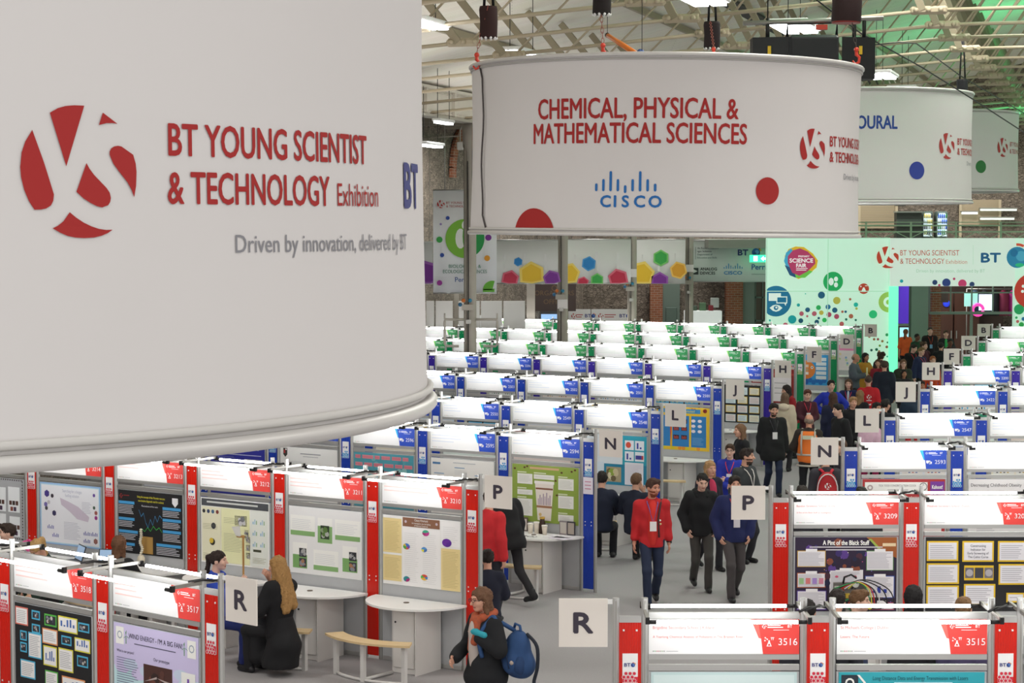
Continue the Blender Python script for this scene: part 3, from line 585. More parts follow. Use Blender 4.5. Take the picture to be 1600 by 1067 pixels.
def p1563(g, w_, h_):
    g.rect(0, h_ * .82, w_, h_ * .06, hx('#b03a34'), 1); g.rect(.32 * w_, .05 * h_, .62 * w_, .7 * h_, hx('#efeaea'), 2)
    for k in range(4): g.rect(.03 * w_, (.06 + .18 * k) * h_, .25 * w_, .12 * h_, hx('#d8c4bc'), 2); g.rect(.08 * w_, (.08 + .18 * k) * h_, .06 * w_, .08 * h_, hx('#7a2a24'), 3)
    for k, c in enumerate(['#7a2a6a', '#a02a4a', '#2a8a3a']): g.disc(.45 * w_, (.3 + .15 * k) * h_, .035, hx(c), 3, 10); g.rect(.55 * w_, (.28 + .15 * k) * h_, .3 * w_, .02, hx('#b8b4b4'), 3)
def p1516(g, w_, h_):
    for k in range(10): g.disc(w_ * (.1 + .09 * k), .08 + .05 * (k % 2), .07, hx('#1f6fc0'), 1.5, 8)
    g.disc(.4 * w_, .5 * h_, .32, hx('#e8883a'), 2, 20, ry=.26); g.poly([(.0 * w_, .25 * h_), (.16 * w_, .5 * h_), (.0, .75 * h_)], hx('#e0762c'), 2.5)
    for i in range(3):
        for j in range(3): g.rect((.15 + .13 * i) * w_, (.34 + .12 * j) * h_, .1 * w_, .09 * h_, hx(['#efe0cc', '#3a2a24', '#f2f0ea', '#c9a47a'][(i + j) % 4]), 3)
    g.disc(.6 * w_, .58 * h_, .04, PAPER, 4, 10); g.disc(.6 * w_, .58 * h_, .02, BLACK, 5, 8)
    for k in range(5): g.rect(.7 * w_, (.2 + .15 * k) * h_, .26 * w_, .11 * h_, hx('#e6f0f6'), 3)
    for k in range(4): g.rect((.1 + .12 * k) * w_, .05 * h_, .03, .16 * h_, hx('#2a4fa8'), 4)
def p1101(g, w_, h_):
    g.rect(0, .72 * h_, w_, .2 * h_, hx('#e88ab8'), 1); g.rect(.04, .75 * h_, w_ * .4, .1 * h_, hx('#f4d8e4'), 2)
    for k in range(14): g.disc(w_ * (.08 + .84 * rnd.random()), h_ * (.06 + .6 * rnd.random()), .035, hx(['#e8d8a8', '#8ab0d8', '#e0a0a8', '#c4dca8'][k % 4]), 2 + .05 * k, 9)
    g.lines(.1 * w_, .05 * h_, .8 * w_, .6 * h_, hx('#d8d4d4'), .05, .006, 2)
def p3515(g, w_, h_):
    g.rect(.02, h_ - .14, .13, .12, hx('#24303c'), 2); g.ring(.085, h_ - .08, .022, .036, PAPER, 3, 10)
    g.poly([(.14, h_ - .02), (.19, h_ - .08), (.14, h_ - .14), (.16, h_ - .14), (.21, h_ - .08), (.16, h_ - .02)], PAPER, 3)
    g.text('Long Distance Data and Energy Transmission with Lasers', w_ * .56, h_ - .06, .03, hx('#14505c'), 'c', 3, xs=.72); g.rect(w_ * .38, h_ - .09, w_ * .4, .012, hx('#d8eef0'), 3)
    g.lines(.05, .05, w_ * .4, h_ - .3, hx('#d2eef2'), .025, .007, 2)
def p3516(g, w_, h_):
    g.rect(.02, .02, w_ - .04, h_ - .04, hx('#d6e8e8'), 1); g.text('Pollutants of the river', w_ * .5, h_ - .3, .05, hx('#3a6a72'), 'c', 2, xs=.8); g.lines(.05, .1, w_ * .4, h_ - .5, hx('#8ab0b4'), .025, .007, 2)
def p3209(g, w_, h_):
    for k in range(40): g.disc(w_ * (.06 + .88 * rnd.random()), h_ * (.08 + .85 * rnd.random()), .02 + .04 * rnd.random(), hx(['#3a2a6a', '#24182e', '#5a3a8a', '#1c2040', '#8a4a34', '#4a2434'][k % 6]), 1 + .01 * k, 7)
    for k in range(46): g.disc(w_ * (.03 + .94 * rnd.random()), h_ * (.05 + .9 * rnd.random()), .006, hx(['#d8a05a', '#8a6ad8', '#d85a8a', '#e8e0d0'][k % 4]), 1.6, 5)
    g.poly([(.7 * w_, h_), (w_, h_), (w_, .72 * h_), (.86 * w_, .8 * h_)], hx('#a05a2a'), 1.7); g.poly([(.72 * w_, .98 * h_), (.75 * w_, .98 * h_), (.86 * w_, .82 * h_), (.83 * w_, .82 * h_)], hx('#9ab04a'), 1.8)
    g.text('A Pint of the Black Stuff', .5 * w_, h_ - .085, .05, PAPER, 'c', 3, bold=.035, xs=.72)
    g.rect(.14 * w_, h_ - .115, .72 * w_, .012, hx('#d8d4da'), 3); g.rect(.3 * w_, h_ - .145, .4 * w_, .012, hx('#d8d4da'), 3); g.rect(.86 * w_, h_ - .1, .13 * w_, .035, hx('#e8d0a8'), 3)
    for (x, y, a, b, e) in [(.02, .6, .28, .22, '#d0a84a'), (.02, .32, .28, .2, '#c06a3a'), (.02, .02, .29, .26, '#5a3aa0'), (.34, .02, .33, .54, '#f0eef0'), (.7, .55, .27, .27, '#5a8a4a'), (.69, .18, .29, .3, '#3a5ab0'), (.73, .02, .25, .1, '#b03a5a')]:
        card(g, x * w_, y * h_, a * w_, b * h_, e, '#e9e6ea', .008, '#a8a4b0', True, .02); g.rect((x + a * .3) * w_, (y + b - .015) * h_, a * .4 * w_, .04 * h_, hx('#f4f2f4'), 4)
    for k in range(4): g.rect((.04 + .065 * k) * w_, .37 * h_, .045 * w_, .08 * h_, hx(['#9ac48a', '#d87a7a', '#a88ad0', '#d88aa0'][k]), 5)
    for k in range(3): g.disc((.41 + .09 * k) * w_, .47 * h_, .02, hx(['#d85a7a', '#e8a0b0', '#c43a5a'][k]), 5, 10, ry=.012)
    bars(g, .74 * w_, .25 * h_, .18 * w_, .1 * h_, ['#2a3a9a'], [.3, .9, .5], 5)
def p3208(g, w_, h_):
    for (x, y, a, b) in [(.01, .68, .31, .27), (.36, .67, .31, .28), (.71, .67, .31, .28), (.01, .37, .32, .28), (.72, .36, .3, .28), (.01, .05, .32, .3), (.38, .08, .31, .29), (.8, .12, .18, .13)]:
        a = min(a, .99 - x); card(g, x * w_, y * h_, a * w_, b * h_, '#e6bf2c', '#e9e7ec', .018, '#a4a2ac', not (x == .36), .03)
    for k, t in enumerate(['Constructing', 'Indicator for', 'Early Screening of', 'The Celtic Curse']): g.text(t, .515 * w_, (.87 - .05 * k) * h_, .026, hx('#4a4a58'), 'c', 4, xs=.85)
    g.rect(.38 * w_, .42 * h_, .29 * w_, .2 * h_, hx('#e6bf2c'), 2)
    for k in range(3): g.rect((.39 + .095 * k) * w_, .45 * h_, .085 * w_, .14 * h_, hx(['#6a6670', '#3f3f46', '#77737a'][k]), 3); (g.disc((.4325 + .095 * k) * w_, .52 * h_, .04, hx('#b4b0b4'), 4, 14) if k != 1 else None)
def p2593(g, w_, h_):
    g.rect(.03, h_ - .2, w_ * .76, .16, PAPER, 2); g.text('TICK TOCK CONCENTRATION CLOCK', w_ * .42, h_ - .1, .026, hx('#5a5358'), 'c', 3, xs=.75); g.rect(w_ * .3, h_ - .15, w_ * .25, .008, hx('#9a9498'), 3)
    g.ring(w_ * .735, h_ - .1, .045, .054, hx('#4a4448'), 4, 18); g.rect(w_ * .733, h_ - .1, .005, .035, hx('#4a4448'), 4); g.ring(.1, h_ - .115, .02, .04, hx('#b8a8a8'), 3, 12)
    g.rect(w_ * .82, h_ - .21, w_ * .17, .18, hx('#7a3a9a'), 2); g.text('Kahoot!', w_ * .905, h_ - .13, .05, PAPER, 'c', 3, bold=.03, xs=.62)
    g.text('Introduction', w_ * .5, h_ - .26, .03, PAPER, layer=3); g.rect(.04, .05, w_ * .44, h_ - .33, hx('#f0e4e2'), 2); g.rect(w_ * .52, .05, w_ * .44, h_ - .33, hx('#f0e4e2'), 2)
def p2592(g, w_, h_):
    g.text('Decreasing Childhood Obesity', .03, h_ - .1, .042, hx('#3f3f46'), layer=2, xs=.9); g.rect(.15, h_ - .2, .2, .012, hx('#8a8a90'), 2)
    for x in (.45, .72): bars(g, x * w_, .25 * h_, .2 * w_, .4 * h_, ['#c8503c', '#3f6ac0'], [.5, .9, .7, .4])
    g.lines(.1 * w_, .1 * h_, .25 * w_, .5 * h_, hx('#b4b4b8'), .025, .006, 2)
POSTERS = [('3518', '#17171a', 'black poster of small colour-framed sheets and photos on booth tagged 3518', p3518), ('3517', '#c9d4ea', 'lilac and pale blue wind energy poster with green turbines', p3517),
 ('3215', '#a9abae', 'grey poster with dark checked border and rows of brown photos', p3215), ('3214', '#8fb8e6', 'blue-bordered white poster with purple hexagon pictures and a map', p3214),
 ('3213', '#19191c', 'black poster with yellow title and a line graph', p3213), ('3212', '#f2f2ee', 'pale yellow poster in three columns with a dark title band', p3212),
 ('3211', '#e9e9e8', 'white board of separate sheets with green lower bands', p3211), ('3210', '#efeeec', 'white and buff poster with brown title and small pie charts', p3210),
 ('2598', '#2b2f9a', 'dark blue social media poster with a white bar chart', p2598), ('2597', '#ededea', 'white poster with a school crest and a black phone drawing', p2597),
 ('2596', '#4a9aaa', 'teal painted poster covered in pink cut-out words', p2596), ('2595', '#ebe9e4', 'cream poster with scattered small blue headings', p2595),
 ('2594', '#8fa646', 'olive green poster with a large paper coffee cup', p2594), ('2548', '#2aa0b8', 'teal poster with white graph squares and a seed photo behind the N sign', p2548),
 ('2500', '#e8c030', 'yellow poster with blue text panels behind the L sign', p2500), ('2201', '#1d1d20', 'black poster of pale sheets with yellow edges behind the J sign', psheets),
 ('1563', '#8f2420', 'dark red poster with white panel behind the H sign', p1563), ('1516', '#35a0dc', 'bright blue poster with a big orange fish behind the F sign', p1516),
 ('1101', '#ece4e4', 'pink-topped pale poster with dotted pictures behind the D sign', p1101), ('3515', '#2ea6b4', 'turquoise laser transmission poster with a dark crest', p3515),
 ('3516', '#c4dcdc', 'pale mint poster on booth tagged 3516', p3516), ('3209', '#2a1c38', 'dark purple poster titled A Pint of the Black Stuff', p3209),
 ('3208', '#18181b', 'black poster with sheets mounted on yellow card', p3208), ('2593', '#b4383a', 'red poster about a concentration clock with a purple corner', p2593), ('2592', '#eceaea', 'white childhood obesity poster with red and blue bars', p2592)]
for num, base, label, fn in POSTERS: poster(num, base, label, fn)
def pgen(seed):
    def f(g, w_, h_):
        r = random.Random(seed); pal = [['#2a4a9a', '#e8e4e0', '#c8503c'], ['#c8a02a', '#f0f0ea', '#3a3a40'], ['#2a8a6a', '#eef0ee', '#8a8a90'], ['#7a2424', '#e8e0d8', '#d8b05a'], ['#4aa8d8', '#f2f2f2', '#2a2a2e'], ['#202226', '#5ab0d8', '#d8d040']][seed % 6]
        g.rect(.02, h_ - .16, w_ - .04, .13, hx(pal[0]), 1); g.rect(.15, h_ - .12, w_ * .6, .03, hx(pal[1]), 2)
        for i in range(3):
            for j in range(2): g.rect(w_ * (.03 + .32 * i), h_ * (.05 + .38 * j), w_ * .29, h_ * .33, hx(pal[1]), 1); bars(g, w_ * (.06 + .32 * i), h_ * (.08 + .38 * j), w_ * .2, h_ * .15, [pal[2], pal[0]], [r.random() for _ in range(4)], 2)
    return f
GEN = ['dark blue headed', 'mustard headed', 'teal headed', 'maroon headed', 'sky blue headed', 'black headed']
for k, num in enumerate(['2599', '2551', '2550', '2549', '2504', '2503', '2502', '2501', '2206', '2205', '2204', '2203', '2547', '2546', '2422', '2421', '2200', '1562', '1515', '1564', '1517', '1102']):
    l = BOOTH[num]['label'].split(', ')
    poster(num, ['#dfe3ea', '#f0ead8', '#e4efe8', '#eadcd6', '#e0eef6', '#2a2c30'][k % 6], '%s poster on the booth %s' % (GEN[k % 6], l[1].replace('next to the aisle at', 'at')), pgen(k))
# ---------------------------------------------------------------- the hall
AZ = R(16.9); DV, PV = Vector((math.sin(AZ), math.cos(AZ), 0)), Vector((math.cos(AZ), -math.sin(AZ), 0))
def hall(s_, a_, z=0.0): q = PV * s_ + DV * a_; return Vector((q.x, q.y, z))
def hallT(): return Matrix(((PV.x, DV.x, 0, 0), (PV.y, DV.y, 0, 0), (0, 0, 1, 0), (0, 0, 0, 1)))
b = MB(); b.box((6, 42, -.05), (70, 96, .1), CARPET); tag(obj('floor', b), 'grey carpet hall floor', kind='structure')
STONE = rubble_mat('rubble_stone', '#94877a', '#6a6055', '#4e4740', 1.5, 0)
BRICK = pattern_mat('brown_brick', '#a8694a', '#935a40', '#b09a84', 1.0, .24, .09, .008, .85, 'Object', .3, (R(90), 0, 0))
STONEL = STONE
b = MB(); b.box((0, 0, 4.6), (.4, 70, 9.2), STONEL)
o = obj('wall_left', b, None, hall(-20.7, 42)); o.rotation_euler = (0, 0, -AZ); tag(o, kind='structure')
YE = 80.0
b = MB(); b.box((14, YE + .2, 7.2), (60, .4, 14.4), STONE); tag(obj('wall_far', b), kind='structure')
# brick arch on the side wall above the boards
b = MB()
for k in range(15):
    a = math.pi * k / 14; b.T = hallT() @ Matrix.Translation((-20.42, 62.2, 6.9)) @ Matrix.Rotation(a, 4, 'X') ; b.box((0, 1.35, 0), (.1, .42, .3), BRICK)
b.T = None; tag(obj('trim_1', b), kind='structure')
# iron columns with pipes, valves and boxes
COLC = mat('#a9a297', .6, name='column_grey_paint', noise=.06, nscale=6)
cols = [((-1.0, 50.0), 'first iron column, beside the biological sciences banner'), ((1.44, 57.6), 'second iron column along the banner line'), ((3.85, 65.4), 'third iron column along the banner line'), ((6.35, 73.2), 'fourth iron column, beside the sponsors banner')]
for k, ((x, y), lab) in enumerate(cols):
    t = link('iron_column', None, None, (x, y, 0)); tag(t, lab, 'column', 'iron columns along the side aisle')
    b = MB(); b.tube([(0, 0, 0), (0, 0, .3), (0, 0, .32), (0, 0, 7.0), (0, 0, 7.15), (0, 0, 7.7)], [.2, .19, .135, .13, .2, .22], COLC, 16); obj('shaft', b, t)
    b = MB(); b.tube([(-.14, -.1, .4), (-.14, -.1, 7.2)], .035, mat('#8d867b', .6), 6); b.tube([(-.07, -.15, 1.2), (-.06, -.16, 4.2), (-.08, -.15, 6.8)], .012, BLACK, 5); obj('conduit', b, t)
    b = MB(); b.box((-.08, -.18, 3.25), (.28, .12, .14), COLC)
    for dx, c in ((-.18, '#c46a2a'), (-.02, '#2f7fa0'), (-.26, '#2f6a90')): b.ball((dx, -.26, 3.42 - (.1 if dx < -.2 else 0)), .05, mat(c))
    b.box((-.06, -.2, 2.9), (.12, .1, .1), ALUD); b.box((-.1, -.2, 1.72), (.16, .1, .22), mat('#8d9297', .5)); b.box((-.1, -.2, 1.47), (.18, .12, .2), ALUD); obj('valve_box', b, t)
    if k == 0:
        b = MB()
        for s in (-1, 1): b.tube([(s * .12, -.1, 2.95), (s * .62, -.12, 2.95), (s * .64, -.12, 2.9), (s * .64, -.12, 2.35), (s * .6, -.12, 2.3), (s * .3, -.12, 2.3)], .03, COLC, 6); b.tube([(s * .64, -.12, 3.1), (s * .64, -.12, 2.95)], .02, COLC, 6)
        obj('pipe_bracket', b, t)
    if k > 0:
        b = MB(); b.box((-.02, -.17, 3.05 if k == 1 else 3.75), (.28, .02, .26), mat('#e9e4e2')); obj('notice_plate', b, t)
# riveted girder on the column heads
b = MB(); T = hallT(); b.T = T; GIR = mat('#c4beb2', .6, name='girder_paint', noise=.05, nscale=5); SC = -15.5
b.box((SC, 45, 8.05), (.12, 62, .62), GIR)
for z in (7.74, 8.38): b.box((SC, 45, z), (.34, 62, .06), GIR)
for a in range(16, 76, 2): b.box((SC + .08, a, 8.05), (.12, .1, .6), GIR)
for a in np.arange(38, 60, .11):
    for z in (7.83, 8.29): b.box((SC + .075, float(a), z), (.03, .05, .05), GIR)
tag(obj('trim_2', b), kind='structure')
# roof: two boarded slopes, purlins, trusses
ROOFM = pattern_mat('cream_roof_boards', '#e9e4d8', '#e3ddd0', '#c4beb0', 1.0, 4.0, .16, .006, .85, 'Object', .12)
A0, A1, SR, ZR, ZE = 8, 93, -.6, 12.6, 8.45
for nm, sa, sb in (('ceiling_left', -15.7, SR), ('ceiling_right', SR, 21.0)):
    za = ZR - (abs(sa - SR) * (ZR - ZE) / 14.9); zb = ZR - (abs(sb - SR) * (ZR - ZE) / 14.9)
    b = MB(); b.T = hallT(); b.add([(sa, A0, za), (sb, A0, zb), (sb, A1, zb), (sa, A1, za), (sa, A0, za + .12), (sb, A0, zb + .12), (sb, A1, zb + .12), (sa, A1, za + .12)], [(0, 3, 2, 1), (4, 5, 6, 7), (0, 1, 5, 4), (2, 3, 7, 6), (1, 2, 6, 5), (3, 0, 4, 7)], ROOFM)
    tag(obj('ceiling', b), kind='structure').name = nm
b = MB(); b.T = hallT(); b.box((-18.3, 46, 8.42), (5.2, 76, .1), mat('#7d776c', .8, name='side_aisle_boards')); b.T = hallT()
for a in range(10, 84, 2): b.box((-18.3, a, 8.3), (5.2, .12, .16), mat('#8f897c', .7))
tag(obj('ceiling_side', b), kind='structure')
zr = lambda s_: ZR - abs(s_ - SR) * (ZR - ZE) / 14.9
TRM = mat('#b3a68d', .6, name='truss_paint'); TRW = mat('#948a73', .65, name='truss_strut_paint')
b = MB(); b.T = hallT()
for s_ in (-13, -10.2, -7.4, -4.6, -1.8, .8, 3.4, 6.2, 9, 11.8): b.box((s_, (A0 + A1) / 2, zr(s_) - .1), (.08, A1 - A0, .14), TRW)
tag(obj('trim_3', b), kind='structure')
b = MB(); b.T = hallT()
for s_, wd in ((-8.9, .5), (5.0, .35), (7.6, .3)): b.box((s_, (A0 + A1) / 2 - (12 if s_ < 0 else 0), zr(s_) - .03), (wd, (A1 - A0) * .9, .05), mat('#2c2a27', .7))
tag(obj('trim_4', b), kind='structure')
chord = [(-15.5, 7.8), (-10.5, 8.19), (-6.9, 8.47), (-3.3, 8.74), (2.1, 8.74), (5.7, 8.47), (9.3, 8.19), (14.3, 7.8)]
b = MB()
for p, q in zip(chord, chord[1:]): b.tube([(p[0], 0, p[1]), (q[0], 0, q[1])], .032, TRM, 6)
for i, (s_, z) in enumerate(chord[1:-1]):
    out = -1 if s_ < SR else 1
    b.box((s_, 0, z), (.62, .1, .14), TRM, bev=.04)
    for dx in (-.2, .0, .2): b.ball((s_ + dx, -.07, z), .045, TRM, 6, 4)
    b.tube([(s_ + .1 * out, 0, z), (s_ + 1.15 * out, 0, zr(s_ + 1.15 * out) - .05)], .085, TRW, 4, smooth=False)
    b.tube([(s_ - .1 * out, 0, z), (s_ - 2.5 * out, 0, zr(s_ - 2.5 * out) - .05)], .022, TRM, 5)
b.tube([(-3.3, 0, 8.74), (SR, 0, ZR - .3)], .026, TRM, 5); b.tube([(2.1, 0, 8.74), (SR, 0, ZR - .3)], .026, TRM, 5)
TR = b.mesh('roof_truss')
for k in range(21):
    a = 34.4 + 2.5 * (k - 5)
    o = link('roof_truss', TR, None, hall(0, a)); o.rotation_euler = (0, 0, -AZ); tag(o, 'cream iron roof truss with bolted joints, one of the run across the hall', 'truss', 'cream iron roof trusses', 'structure')
# twin tube ceiling lights hung at truss height
def ceil_light(u, v, z, L, Wd, az, lab, two=True):
    p = G(u, v, z); t = link('ceiling_light', None, None, p, az); tag(t, lab, 'light', 'hanging ceiling lights')
    b = MB(); b.box((0, 0, .05), (Wd + .06, L, .07), WHITE, bev=.02); obj('housing', b, t)
    b = MB()
    for dx in ((-.25, .25) if two else (0,)): b.box((dx * Wd, 0, .0), (Wd * (.38 if two else .8), L * .96, .05), mat('#f8fbff', .4, emit=9.0))
    obj('diffuser', b, t)
    b = MB()
    for y in (-L * .4, L * .4): b.tube([(0, y, .08), (0, y, 1.3)], .008, BLACK, 4)
    obj('hanging_wire', b, t)
for u, v, z, L, Wd, az, lab, two in [(815, 86, 8.3, 1.8, .45, -AZ, 'bright ceiling light above the chemical sciences banner', True), (1241, 44, 8.3, 1.5, .6, -AZ, 'twin ceiling light above the black stage speakers', True), (1374, 119, 8.3, 1.4, .6, -AZ, 'twin ceiling light in front of the green roof', True), (1414, 142, 8.3, 1.6, .6, -AZ, 'smaller twin ceiling light nearest the far gable', True),
  (664, 39, 8.2, 1.2, .4, -AZ, 'ceiling light peeking past the big drum banner', True), (1097, 0, 8.2, 1.2, .5, -AZ, 'ceiling light cut by the top edge over the drum banner', True), (693, 192, 7.5, 1.0, .16, -AZ, 'thin strip light under the riveted girder', False), (673, 228, 7.0, 1.2, .22, -AZ, 'strip light in front of the dark stone wall', False)]:
    ceil_light(u, v, z, L, Wd, az, lab, two)
# ---------------------------------------------------------------- drum banners
CLOTH = mat('#dad7d5', .85, name='banner_fabric', noise=.025, nscale=1.2)
def cloth_mat():
    m = mat('#dcd9d8', .9, name='drum_fabric', noise=.03, nscale=1.1, bump=.35)
    return m
def drum(center, Rr, z0, z1, face, label, deco, roll=0.0, kind_m=None, seed=0, wamp=.0007, off=.0055):
    t = link('drum_banner', None, None, (center[0], center[1], z0)); tag(t, label, 'banner', 'hanging drum banners'); t.rotation_euler = (0, roll, 0)
    H_ = z1 - z0; b = MB(); N, K = 128, 8; rr = random.Random(seed); ph = [rr.random() * 6.28 for _ in range(6)]
    def rad(a, k):
        zf = k / K; wv = sum(math.sin(a * f + ph[i] + zf * 1.3 * (i - 2)) / (i + 1.5) for i, f in enumerate((9, 14, 23, 31)))
        return Rr * (1 + wamp * wv * math.sin(math.pi * zf)) - .02 * math.sin(math.pi * zf)
    vs = []
    for k in range(K + 1):
        for i in range(N): a = 2 * math.pi * i / N; q = rad(a, k); vs.append((q * math.cos(a), q * math.sin(a), H_ * k / K))
    fs = [(k * N + i, k * N + (i + 1) % N, (k + 1) * N + (i + 1) % N, (k + 1) * N + i) for k in range(K) for i in range(N)]
    b.add(vs, fs, kind_m or cloth_mat(), True); sk = obj('fabric_skin', b, t)
    b = MB(); C = lambda z, r: [(r * math.cos(2 * math.pi * i / 96), r * math.sin(2 * math.pi * i / 96), z) for i in range(96)]
    for z in (.0, H_): b.tube(C(z, Rr + .012), .026, mat('#d4d2cf', .45, .3), 8, closed=True)
    b.tube(C(H_ - .05, Rr + .008), .012, mat('#b4b2ae', .5), 6, closed=True); b.tube(C(.05, Rr + .01), .014, mat('#cfcdc9', .6), 6, closed=True)
    obj('hoop', b, t)
    b = MB()
    for a in (0, math.pi / 2): b.tube([(Rr * math.cos(a), Rr * math.sin(a), H_), (-Rr * math.cos(a), -Rr * math.sin(a), H_)], .03, ALUD, 6)
    obj('cross_bar', b, t)
    # face: bearing of the middle of the print, counted from the drum's axis
    def mp(x, y, l):
        a = face + x / Rr; q = Rr + off + .0005 * l - .02 * math.sin(math.pi * (y - z0) / H_)
        return (q * math.sin(a), -q * math.cos(a), y - z0)
    made = []
    def part(nm): g = MB(); g.map = mp; made.append((nm, g)); return g
    deco(part)
    for nm, g in made: obj(nm, g, t)
    return t
RED = mat('#a8201f', .7, name='print_red'); REDB = mat('#b23a38', .7, name='print_faded_red'); BLU = mat('#2b4a9a', .7); CIS = mat('#1f6cb4', .7)
GREYT = mat('#8a8a90', .7)
def aim(c): return math.atan2(-c[0], c[1])   # bearing (from the drum axis) of the side turned to the camera; 0 = -y
# big near drum: print placed along the arc (metres from the point nearest the camera)
cb = (7.92 * math.sin(R(-20)), 7.92 * math.cos(R(-20)))
def fit(g, t, x, y, cap, m, wd, align='l', bold=0.0): g.text(t, x, y, cap, m, align, 1, bold, xs=wd / (glyphs(t, 0)[2] * cap))
def ys_lockup(part, x0, yc, h, capx, m, ext=True):
    ys_logo(part('printed_logo'), x0, yc, h, m, 1)
def deco_big(part):
    ys_logo(part('printed_logo'), .834, 5.315, .362, RED, 1); g = part('printed_title')
    fit(g, 'BT YOUNG SCIENTIST', 1.1226, 5.368, .088, RED, .967, bold=.022); fit(g, '& TECHNOLOGY', 1.118, 5.232, .088, RED, .715, bold=.022)
    g = part('printed_subtitle'); fit(g, 'Exhibition', 1.118 + .765, 5.232, .07, RED, .30)
    g = part('printed_slogan'); fit(g, 'Driven by innovation, delivered by BT', 1.37, 5.09, .052, GREYT, 1.12)
    g = part('printed_initials'); g.text('BT', 2.47, 5.235, .145, mat(BTBLUE), 'l', 1, .04, 1.1)
drum(cb, 2.4, 4.53, 7.0, aim(cb), 'huge white drum banner with red young scientist logo, close overhead', deco_big, 0, None, 3, .0002, .0028)
c1 = (25.6 * math.sin(R(4.21)), 25.6 * math.cos(R(4.21)))
def deco1(part):
    g = part('printed_title'); fit(g, 'CHEMICAL, PHYSICAL &', -.36, 6.405, .222, RED, 2.42, 'c', .022); fit(g, 'MATHEMATICAL SCIENCES', -.34, 6.125, .222, RED, 2.60, 'c', .022)
    g = part('sponsor_bar_logo')
    for i, (hh, yy) in enumerate([(.06, 0), (.11, 0), (.2, 0), (.11, 0), (.06, -.02), (.11, 0), (.2, 0), (.11, 0), (.06, 0)]):
        x = -.78 + .0855 * i; g.rect(x - .015, 5.6 - .01 + yy, .03, hh, CIS, 1); g.disc(x, 5.6 + hh - .01 + yy, .015, CIS, 1, 8); g.disc(x, 5.59 + yy, .015, CIS, 1, 8)
    g = part('sponsor_name')
    for ch, x in zip('CISCO', (-.725, -.563, -.47, -.33, -.165)): g.text(ch, x, 5.40, .125, CIS, 'l', 1, .045, 1.05)
    part('red_half_dot').sdisc(-1.62, 5.07, .31, RED, 1, 20, 5.13); part('red_dot').sdisc(1.24, 5.60, .155, RED, 1)
    x0 = 1.93; ys_logo(part('printed_logo'), x0, 6.1, .46, RED, 1); g = part('printed_lettering'); g.text('BT YOUNG SCIENTIST', x0 + .33, 6.14, .115, RED, layer=1, bold=.03, xs=.85); g.text('& TECHNOLOGY', x0 + .33, 5.96, .115, RED, layer=1, bold=.03, xs=.85)
    g = part('printed_slogan'); g.text('Exhibition', x0 + 1.28, 5.96, .09, REDB, layer=1, xs=.85); g = part('printed_motto'); g.text('Driven by innovation', x0 + .7, 5.76, .07, GREYT, layer=1)
    g = part('rainbow_dots_pattern')
    for k, c in enumerate(['#c8302a', '#e8a02a', '#3a4aa8', '#6a2a8a', '#2a8a3a']): g.disc(-3.62 + .05 * (k % 2), 6.3 - .12 * k, .09, mat(c), 1, 12)
d1 = drum(c1, 2.4, 5.09, 7.12, aim(c1), 'white drum banner titled chemical, physical and mathematical sciences', deco1, R(.6), None, 11)
b = MB(); pts = []
for k in range(14):
    z = .06 + 1.93 * k / 13; a = aim(c1) - 1.12 + .012 * math.sin(k * .9) + (.05 if k == 0 else 0) - (.04 if k == 13 else 0); pts.append((2.415 * math.sin(a), -2.415 * math.cos(a), z))
b.tube(pts, .011, mat('#4a4444'), 5); obj('seam_cord', b, d1)
c2 = (42 * math.sin(R(9.35)), 42 * math.cos(R(9.35)))
def deco2(part):
    g = part('printed_title'); fit(g, 'SOCIAL & BEHAVIOURAL', -.45, 7.06, .24, BLU, 2.7, 'c', .03); g.text('SCIENCES', -.9, 6.7, .22, BLU, 'c', 1, .03)
    part('blue_dot').sdisc(1.33, 6.27, .17, mat('#2f419c'), 1); x0 = 2.12; ys_logo(part('printed_logo'), x0, 6.75, .5, REDB, 1); g = part('printed_lettering')
    g.text('BT YOUNG SCIENTIST', x0 + .36, 6.79, .12, REDB, layer=1, bold=.03); g.text('& TECHNOLOGY', x0 + .36, 6.6, .12, REDB, layer=1, bold=.03); g = part('printed_slogan'); g.text('Driven by', x0 + .85, 6.4, .08, GREYT, layer=1)
drum(c2, 2.4, 5.68, 7.83, aim(c2), 'white drum banner with blue lettering and blue dot behind the first', deco2, 0, None, 5)
c3 = (55 * math.sin(R(11.35)), 55 * math.cos(R(11.35)))
def deco3(part):
    part('printed_title').text('ECOLOGICAL', -1.4, 7.6, .22, mat('#2c7a3c'), 'c', 1); part('green_dot').sdisc(1.5, 6.72, .16, mat('#2c7a3c'), 1); x0 = 2.3; ys_logo(part('printed_logo'), x0, 7.22, .48, REDB, 1)
    g = part('printed_lettering'); g.text('BT YOUNG SCIENTIST', x0 + .36, 7.26, .11, REDB, layer=1); g.text('& TECHNOLOGY', x0 + .36, 7.08, .11, REDB, layer=1)
drum(c3, 2.4, 6.13, 8.15, aim(c3), 'farthest white drum banner with a green dot', deco3, 0, None, 8)
